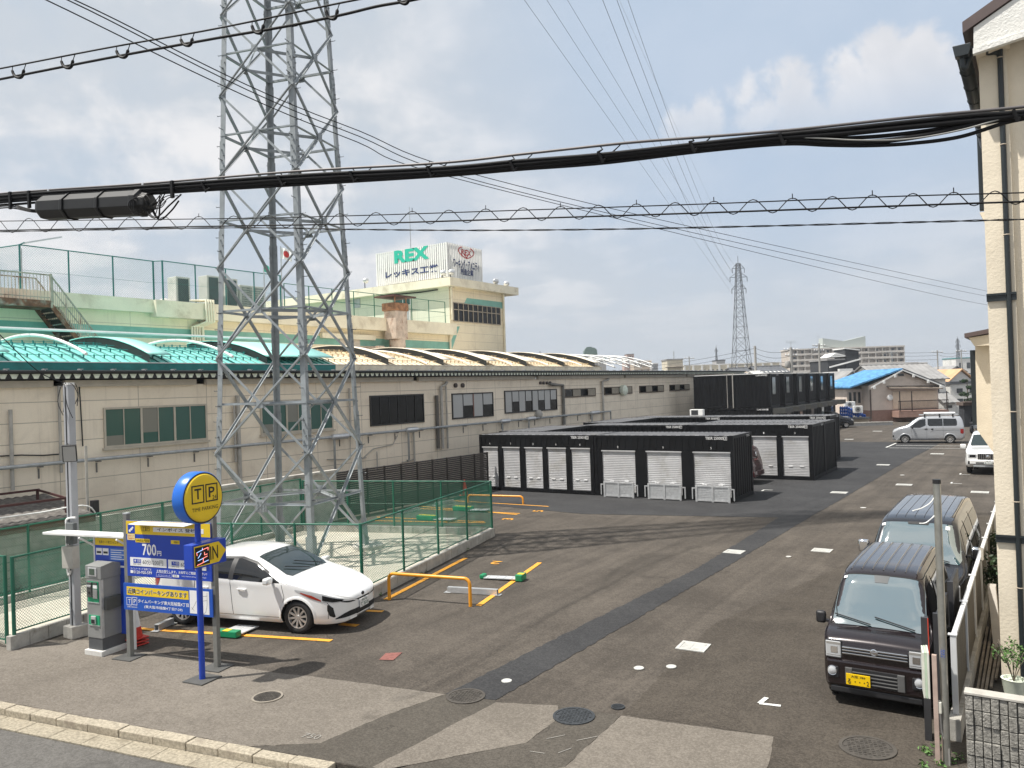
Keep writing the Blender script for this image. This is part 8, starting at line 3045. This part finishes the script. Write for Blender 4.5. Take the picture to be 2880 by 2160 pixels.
# filler houses reaching to the horizon
rnd = random.Random(11)
adj = ['pale', 'greyish', 'cream', 'tan', 'off-white', 'dull pink']
k = 0
for d in (135, 165, 200, 245, 300, 380, 480, 620, 800):
    x = 1700 + rnd.uniform(0, 60)
    while x < 3150:
        wpx = rnd.uniform(8, 14) * F / d
        hgt = rnd.uniform(4.2, 6.2) if d < 300 else rnd.uniform(5, 11)
        hz_ = 1043 + (2930 - x) * .0345
        yt = hz_ - (hgt - EYE.z) * F / d
        inside = any(lo < x + wpx / 2 and x < hi and d < dd for lo, hi, dd in ((2440, 2660, 100), (2740, 2770, 100)))
        if not inside and not (d < 260 and 1700 < x < 1926):
            wl = rnd.choice(['cream', 'white', 'grey', 'tan', 'beige', 'pink'])
            if rnd.random() < .6:
                gable('house', 'small far house in the jumble of roofs on the skyline', x, x + wpx, yt + 1.6 * F / d, yt, d, wl, rnd.choice(['slate', 'tile', 'brown', 'tile']), rnd.random() < .7, 8, 0, 'far houses on the skyline')
            else:
                flat_block('house', 'small far house in the jumble of roofs on the skyline', 'house', x, x + wpx, yt, d, wl, 8, 3 if d < 250 else 0, 2 if d < 250 else 0, 'far houses on the skyline', 'tile')
        x += wpx * rnd.uniform(1.15, 2.4)
        k += 1

# --- utility poles and their wires
POLE = mat('pole_concrete', (0.34, 0.33, 0.31), 0.85, var=.1)


def upole(x, yt, d, lab, arms=2, r_=.15, trans=False):
    q = dp(x, yt, d)
    t = thing('utility_pole', lab, 'utility pole', (q.x, q.y, GZ), 0, None)
    MB().tube([(q.x, q.y, GZ), (q.x, q.y, q.z)], [r_ * 1.25, r_], 10).build('pole', POLE, t, smooth=60)
    for k in range(arms):
        z = q.z - .35 - .75 * k
        c = V((q.x, q.y, z))
        MB().bar(c - AX_R * (1.0 - .2 * k), c + AX_R * (1.0 - .2 * k), .09).build('cross_arm', POLE, t)
        for u in (-.85, -.4, .4, .85):
            p = c + AX_R * u * (1 - .2 * k)
            MB().lathe([(.06, 0), (.08, .12), (.04, .22), (0, .24)], (p.x, p.y, p.z + .04), 8).build('insulator', PLWHITE, t)
    if trans:
        MB().lathe([(.28, 0), (.32, .06), (.32, .72), (.26, .82), (0, .84)], (q.x - .45, q.y - .2, q.z - 2.6), 14).build('transformer', POLE, t, smooth=50)
        MB().bar((q.x - .6, q.y, q.z - 2.65), (q.x + .3, q.y, q.z - 2.65), .1).build('cradle', POLE, t)
    return q


P1 = upole(2123, 973, 112, 'bare-topped concrete utility pole right of the distant pylon', 0, .16)
P2 = upole(2224, 977, 105, 'utility pole crowded with wires above the stacked offices', 2, .17, True)
P3 = upole(2303, 966, 118, 'slim utility pole in front of the apartment block', 2, .13)
P4 = upole(2636, 985, 135, 'thin pole right of the apartment block', 1, .10)
P5 = upole(2703, 983, 150, 'thin pole at the far right skyline', 1, .10)
P6 = upole(1898 + 40, 1003, 150, 'slim pole left of the long factory hall', 1, .10)
ln = thing('overhead_wires', 'bundle of thin street wires strung between the distant utility poles', 'wires', (P1.x, P1.y, GZ))
for a, b, offs in ((dp(1760, 1030, 160), P1, (0.3, .9)), (P1, P2, (.3, 1.0, 1.6)), (P2, P3, (.2, .9)), (P3, P4, (.3, .8, 1.4)), (P4, P5, (.2, .7)), (P5, dp(2950, 970, 140), (.2, .7))):
    for o_ in offs:
        MB().tube(sag(a - UZ * o_, b - UZ * (o_ * 1.1), .5, 10), .022, 4, cap=False).build('wire', CABLE, ln)


def antenna(x, yt, yb, d, lab):
    q, q2 = dp(x, yt, d), dp(x, yb, d)
    mb = MB().tube([(q.x, q.y, q2.z), (q.x, q.y, q.z)], .035, 5)
    c = V((q.x, q.y, q.z - .1))
    mb.bar(c - AX_R * .7, c + AX_R * .7, .03)
    for k in range(6):
        p = c + AX_R * (-.6 + .24 * k)
        mb.bar(p - UZ * .25, p + UZ * .25, .02)
    single(mb, 'tv_antenna', GALV, lab, 'antenna')


antenna(2508, 988, 1024, 92, 'tv aerial on the grey-tiled roof')
antenna(2300, 946, 982, 250, 'tall tv aerial above the apartment roof')
antenna(2224, 960, 982, 108, 'tv aerial on top of the crowded utility pole')


# --- distant pylons
FST = mat('far_steel', (0.10, 0.105, 0.11), 0.6, 0.2, 0.1)


def far_pylon(x, yt, yb, wpx, d, lab, arms, tk=.062):
    f = Far('pylon', lab, 'pylon', x, d)
    h = f.Z(x, yt)
    wb = wpx * d / F / 2
    wt = wb * .16

    def hw(z):
        return wb + (wt - wb) * min(1, z / (h * .96)) ** .85
    zs = [0]
    while zs[-1] < h * .95:
        zs.append(zs[-1] + max(1.2, hw(zs[-1]) * 1.85))
    zs[-1] = h * .95
    for sx_ in (-1, 1):
        for sy_ in (-1, 1):
            mb = MB()
            mb.tube([(sx_ * hw(z), sy_ * hw(z), z) for z in zs], tk, 4)
            mb.build('leg', FST, f.t)
    br_ = MB()
    for i in range(len(zs) - 1):
        a, b = hw(zs[i]), hw(zs[i + 1])
        for (p, q) in (((-1, -1), (1, -1)), ((1, -1), (1, 1)), ((1, 1), (-1, 1)), ((-1, 1), (-1, -1))):
            br_.bar((p[0] * a, p[1] * a, zs[i]), (q[0] * b, q[1] * b, zs[i + 1]), tk * 1.0)
            br_.bar((q[0] * a, q[1] * a, zs[i]), (p[0] * b, p[1] * b, zs[i + 1]), tk * 1.0)
            br_.bar((p[0] * b, p[1] * b, zs[i + 1]), (q[0] * b, q[1] * b, zs[i + 1]), tk * 1.0)
    br_.build('bracing', FST, f.t)
    MB().tube([(0, 0, h * .9), (0, 0, h)], tk, 4).build('peak', FST, f.t)
    tips = []
    for yy, lp in arms:
        z = f.Z(x, yy)
        for s in (-1, 1):
            tip = (s * lp * d / F, 0, z)
            ar = MB()
            for sy_ in (-1, 1):
                ar.bar((s * hw(z), sy_ * hw(z), z), tip, tk).bar((s * hw(z + 1.2), sy_ * hw(z + 1.2), z + 1.0), tip, tk * .8)
            ar.tube([tip, (tip[0], 0, z - 1.1)], tk * 1.2, 5)
            ar.build('cross_arm', FST, f.t)
            c_, s_ = math.cos(YAW), math.sin(YAW)
            tips.append(V((f.o.x + tip[0] * c_, f.o.y + tip[0] * s_, f.o.z + z - 1.1)))
    return tips, V((f.o.x, f.o.y, f.o.z + h))


tips, peak = far_pylon(2087, 720, 1045, 60, 190, 'distant dark lattice pylon carrying the long power lines', ((754, 17), (779, 24), (812, 20)))
far_pylon(2017, 972, 1030, 12, 520, 'far small pylon left of the distant lattice pylon', ((985, 4),), .12)
far_pylon(1521, 987, 1012, 9, 560, 'tiny pylon on the hazy skyline above the cream vaults', ((993, 4),), .14)
far_pylon(2697, 946, 1035, 15, 480, 'far pylon right of the apartment block', ((960, 6), (972, 7)), .11)
# long power lines from the near pylon to the distant one
pw = thing('power_lines', 'thin high-voltage lines running from overhead down to the distant lattice pylon', 'power lines', (tips[0].x, tips[0].y, tips[0].z))
ARMZ = [z - .8 for z in ARMS]


def span(px, a, b, r_, m):
    """parabola in the upright plane between the two towers, sagging through the height seen at the top of the frame"""
    ab = V((b.x - a.x, b.y - a.y, 0))
    q = vp(px, 0, a, math.atan2(ab.y, ab.x))
    um = V((q.x - a.x, q.y - a.y, 0)).dot(ab) / ab.dot(ab)
    k = (q.z - a.z - (b.z - a.z) * um) / (um * (1 - um))
    pts = []
    for i in range(41):
        u = (i / 40) ** 1.4
        p = lerp(a, b, u)
        p.z += k * u * (1 - u)
        pts.append(p)
    MB().tube(pts, r_, 4, cap=False).build('conductor', m, pw)


LND = mat('line_dark', (0.09, 0.10, 0.11), 0.5)
for px, sd_, lv, ti in ((1475, -1, 0, 4), (1538, -1, 1, 2), (1596, -1, 2, 0), (1695, 1, 0, 5), (1735, 1, 1, 3), (1766, 1, 2, 1)):
    span(px, ctr + ax * sd_ * 3.6 + UZ * (ARMZ[lv] + .25), tips[ti], .016, LND)
span(1742, ctr + UZ * 41.0, peak, .010, mat('line_pale', (0.3, 0.31, 0.32), 0.5))

# ================================================================== street cables close to the camera
CP, CA = V((0, 4.75, 0)), math.atan(.21)


def cpts(px, plane=None):
    pl = plane or CP
    return [vp(x, y, pl, CA) for x, y in px]


def through(px, n=14, plane=None):
    return spline(cpts(px, plane), n)


cb = thing('cable_bundle', 'thick bundle of black telephone cables hung from a steel strand across the view', 'cables', cpts([(1400, 470)])[0])
strand = [(-260, 580), (0, 545), (400, 517), (830, 482), (1240, 458), (1480, 432), (1760, 402), (1980, 385), (2230, 365), (2560, 330), (2800, 308), (2960, 292), (3200, 268)]
MB().tube(through(strand), .0085, 7).build('steel_strand', mat('strand_grey', (0.14, 0.13, 0.13), 0.5, 0.4), cb, smooth=60)
core = [(-260, 600), (0, 563), (400, 536), (830, 506), (1240, 484), (1460, 465), (1690, 443), (1980, 413), (2200, 391)]
for k, (dy, r_) in enumerate(((-9, .012), (-2, .016), (6, .014), (12, .010), (3, .011), (-13, .008))):
    rnd = random.Random(k + 5)
    a_ = [(x, y + dy * (.75 + .5 * rnd.random())) for x, y in core]
    tail = {0: [(2350, 366), (2560, 344), (2740, 326), (2850, 319), (3000, 300)], 1: [(2360, 377), (2560, 357), (2740, 340), (2850, 328), (3000, 306)], 2: [(2330, 400), (2460, 398), (2600, 380), (2760, 345), (2850, 331), (3000, 310)],
            3: [(2330, 407), (2440, 408), (2560, 402), (2700, 383), (2850, 338), (3000, 318)], 4: [(2340, 388), (2500, 378), (2700, 352), (2850, 330), (3000, 312)], 5: [(2350, 372), (2560, 350), (2760, 330), (2850, 322), (3000, 303)]}[k]
    off_ = V((0, -.012 + .008 * k, 0))
    MB().tube([p + off_ for p in through(a_ + tail)], r_, 8).build('cable', CABLE, cb, smooth=60)
MB().tube([p - V((0, .012, 0)) for p in through([(1500, 452), (1690, 438), (1980, 408), (2200, 388), (2420, 396), (2560, 392), (2700, 368), (2850, 328), (3000, 308)])], .0045, 6).build('pale_cable', mat('cable_grey', (0.25, 0.25, 0.24), 0.5), cb, smooth=60)
for x, ys_, yc in ((580, 503, 528), (795, 487, 512), (996, 472, 500), (1213, 455, 487), (1445, 437, 470), (1693, 410, 445), (1950, 386, 416), (2200, 366, 395), (2855, 303, 330)):
    p = cpts([(x - 6, ys_), (x + 2, ys_ + 10), (x - 4, yc - 14), (x + 8, yc + 12), (x + 16, yc - 8), (x + 36, ys_ + 12), (x + 52, ys_ - 3)])
    f0 = V((0, -.03, 0))
    MB().tube([p[0], p[1], p[2] + f0, p[3] + f0, p[4] - f0 * .6, p[5], p[6]], [.004, .004, .010, .012, .009, .004, .003], 6).build('hanger', CABLE, cb, smooth=60)
for x, ys_ in ((35, 541), (88, 538), (490, 510)):
    p = cpts([(x, ys_), (x + 2, ys_ + 48)])
    MB().bar(p[0] - V((0, .02, 0)), p[1] - V((0, .02, 0)), .018, .03).build('strap', CABLE, cb)
# splice closure
CLO = mat('closure_black', (0.012, 0.0125, 0.013), 0.5, var=0.2, vs=6)
e0, e1 = vp(122, 586, CP, CA), vp(404, 571, CP, CA)
cl = thing('splice_closure', 'black cylindrical splice closure hanging under the cable bundle', 'splice box', ((e0 + e1) / 2))
d_ = (e1 - e0).normalized()
side = d_.cross(UZ).normalized()
upv = side.cross(d_)
L_ = (e1 - e0).length
RR = .098


def octo(c, r_, k=8):
    return [c + (side * math.cos(2 * math.pi * (i + .5) / k) + upv * math.sin(2 * math.pi * (i + .5) / k)) * r_ for i in range(k)]


rg = []
for u, r_ in ((0, .06), (.012, .09), (.04, RR), (.27, RR), (.275, RR * 1.05), (.30, RR * 1.05), (.305, RR), (.62, RR), (.625, RR * 1.05), (.645, RR * 1.05), (.65, RR), (.94, RR), (.955, RR * 1.06), (1.0, RR * 1.06), (1.01, RR * .8), (1.06, RR * .72), (1.065, .02)):
    rg.append(octo(e0 + d_ * L_ * u, r_ * 1.03, 8))
mb = MB().add([p for r_ in rg for p in r_], [(i * 8 + k, i * 8 + (k + 1) % 8, (i + 1) * 8 + (k + 1) % 8, (i + 1) * 8 + k) for i in range(len(rg) - 1) for k in range(8)])
mb.poly(list(reversed(rg[0]))).poly(rg[-1])
mb.build('case', CLO, cl, bevel=.012)
for u in (.285, .635):
    MB().tube(octo(e0 + d_ * L_ * (u + .02), RR * 1.09, 8), .006, 5, closed=True).build('band', CABLE, cl)
wl = MB()
rnd = random.Random(4)
for k in range(11):
    a = e1 + d_ * (.02 + .02 * rnd.random()) + upv * rnd.uniform(-.06, .08) + side * rnd.uniform(-.05, .05)
    b = vp(470 + rnd.uniform(-30, 60), 545 + rnd.uniform(-14, 24), CP, CA)
    m0 = lerp(a, b, .35) - UZ * rnd.uniform(.01, .14) + side * rnd.uniform(-.04, .04)
    m1 = lerp(a, b, .7) - UZ * rnd.uniform(-.02, .08)
    wl.tube(spline([a, m0, m1, b], 6), .0035 if k < 8 else .0065, 5)
for k in range(4):
    c = e1 + d_ * (.0 + .03 * k) - UZ * .04
    wl.tube([c + (d_ * math.cos(2 * math.pi * i / 14) + UZ * math.sin(2 * math.pi * i / 14)) * (.05 + .012 * k) + side * .1 for i in range(14)], .0028, 4, closed=True)
wl.build('drop_wires', CABLE, cl)
wl = MB()
for k in range(3):
    wl.tube(through([(-60, 590 + k * 4), (20, 574 + 5 * k), (90, 590 + 3 * k), (122, 588 + 4 * k)], 5), .006, 5)
wl.build('entry_cables', CABLE, cl)
hg = MB()
for x0, y0, x1, y1 in ((138, 533, 140, 560), (404, 515, 398, 556)):
    p = cpts([(x0, y0), (x1, y1)])
    hg.bar(p[0], p[1], .022, .02)
hg.build('hanger_bracket', ALU, cl)

# line wrapped in a wavy spacer wire and a twisted pair below it
P2p = V((0, 5.6, 0))
sp_ = thing('spiral_wire_line', 'thin cable pair held by a wavy spiral hanger wire across the view', 'cables', cpts([(1400, 600)], P2p)[0])
top = [(-200, 628), (0, 622), (620, 615), (980, 607), (1500, 590), (2000, 573), (2500, 553), (2880, 542), (3200, 532)]
bot = [(-200, 652), (0, 648), (620, 636), (980, 630), (1500, 614), (2000, 598), (2500, 580), (2880, 567), (3200, 556)]
tp, bt = through(top, 14, P2p), through(bot, 14, P2p)
MB().tube(tp, .0042, 6).build('strand', CABLE, sp_, smooth=60)
MB().tube(bt, .0062, 6).build('cable', CABLE, sp_, smooth=60)


def at_(poly, x):
    for (a, b) in zip(poly, poly[1:]):
        if a[0] <= x <= b[0]:
            return a[1] + (b[1] - a[1]) * (x - a[0]) / (b[0] - a[0])
    return poly[-1][1]


pts = []
x = -150.0
ph = 0
while x < 3100:
    per = 92 + (x + 150) / 3100 * 26
    for k in range(12):
        u = k / 12
        mid = (at_(top, x + per * u) + at_(bot, x + per * u)) / 2
        amp = (at_(bot, x) - at_(top, x)) / 2 + 7
        pts.append((x + per * u, mid + amp * math.cos(2 * math.pi * u)))
    x += per
MB().tube([vp(a, b, P2p, CA) for a, b in pts], .0034, 5).build('spiral_hanger', CABLE, sp_, smooth=60)
x = -150.0
ph = 0
while x < 3000:
    per = 92 + (x + 150) / 3100 * 26
    if ph % 2:
        p = vp(x + per / 2, at_(top, x + per / 2) - 4, P2p, CA)
        MB().tube([p, p + UZ * .035], .003, 4).build('wire_end', CABLE, sp_)
    ph += 1
    x += per
P3p = V((0, 6.4, 0))
tw = thing('twisted_pair_line', 'thin twisted pair of wires sagging below the wavy spacer line', 'cables', cpts([(1400, 645)], P3p)[0])
for s in (0, 1):
    q = through([(-200, 658), (0, 652), (620, 641), (980, 645), (1300, 648), (1700, 645), (2100, 637), (2500, 627), (2880, 617), (3200, 608)], 16, P3p)
    MB().tube([p + V((0, .004 * math.sin(i * .9 + 3.14 * s), .0045 * math.cos(i * .9 + 3.14 * s))) for i, p in enumerate(q)], .0038, 5).build('wire', CABLE, tw, smooth=60)
# upper cable with U hangers
P4p = V((0, 4.3, 0))
uc = thing('hanger_cable_line', 'steel strand carrying a black cable in U-shaped hangers at the upper left', 'cables', cpts([(500, 120)], P4p)[0])
s1 = [(-250, 240), (0, 193), (300, 135), (600, 82), (920, 16), (1010, -2), (1200, -40), (1500, -105)]
s2 = [(-250, 272), (0, 223), (300, 164), (600, 109), (800, 75), (960, 42), (1060, 18), (1150, 2), (1300, -30), (1500, -75)]
MB().tube(through(s1, 12, P4p), .006, 6).build('strand', CABLE, uc, smooth=60)
MB().tube(through(s2, 12, P4p), .009, 7).build('cable', CABLE, uc, smooth=60)
for x in (36, 174, 329, 510, 710, 918, 1120):
    y1, y2 = at_(s1, x), at_(s2, x + 16)
    p = cpts([(x, y1 - 2), (x - 1, y1 + 14), (x + 6, y2 + 1), (x + 18, y2 + 6), (x + 27, y2), (x + 32, y1 + 8), (x + 38, y1 - 9)], P4p)
    MB().tube(spline(p, 4), [.003] * 4 + [.011] * 16 + [.003] * 5, 6).build('hanger', CABLE, uc, smooth=60)
# three service lines falling from upper left to the far right
sv = thing('service_lines', 'three dark service wires slanting from the upper left to the far right', 'wires', dp(1400, 500, 22))
for (a, b, c, d) in (((130, 0), (955, 380), (1600, 582), (2780, 858)), ((190, 0), (955, 362), (1690, 595), (2790, 836)), ((210, 0), (955, 347), (1700, 582), (2800, 824))):
    P_ = []
    for (x, y), dd in ((( -120, -130), 11), (a, 12), (b, 17), (c, 25), (d, 60), ((2960, 855), 75)):
        P_.append(dp(x, y, dd))
    MB().tube(spline(P_, 12), .0105, 5).build('wire', CABLE, sv, smooth=60)
# lead-in wire from the left edge to the service pole
li = thing('lead_in_wire', 'single black lead-in wire dropping from the left edge to the square grey pole', 'wire', (q0.x, q0.y, 5.0))
MB().tube(spline([dp(-160, 790, 14), dp(0, 942, 15.2), dp(110, 1046, 15.9), (-16.37, 8.47, 5.1)], 8), .010, 5).build('wire', CABLE, li, smooth=60)
# ================================================================== summer haze
hzm = bpy.data.materials.new('haze_air')
hzm.use_nodes = True
t = NT(hzm.node_tree)
vo = t.n('VolumePrincipled')
vo.inputs['Color'].default_value = (0.86, 0.92, 1.0, 1)
vo.inputs['Density'].default_value = 0.00038
vo.inputs['Anisotropy'].default_value = 0.3
ou = t.n('OutputMaterial')
t.l(vo.outputs[0], ou.inputs['Volume'])
HZ = MB().box((-1520, -320, -1.2), (1520, 1820, 46)).build('haze', hzm)
HZ['kind'] = 'stuff'
HZ['label'] = 'thin pale summer haze over the whole lot'
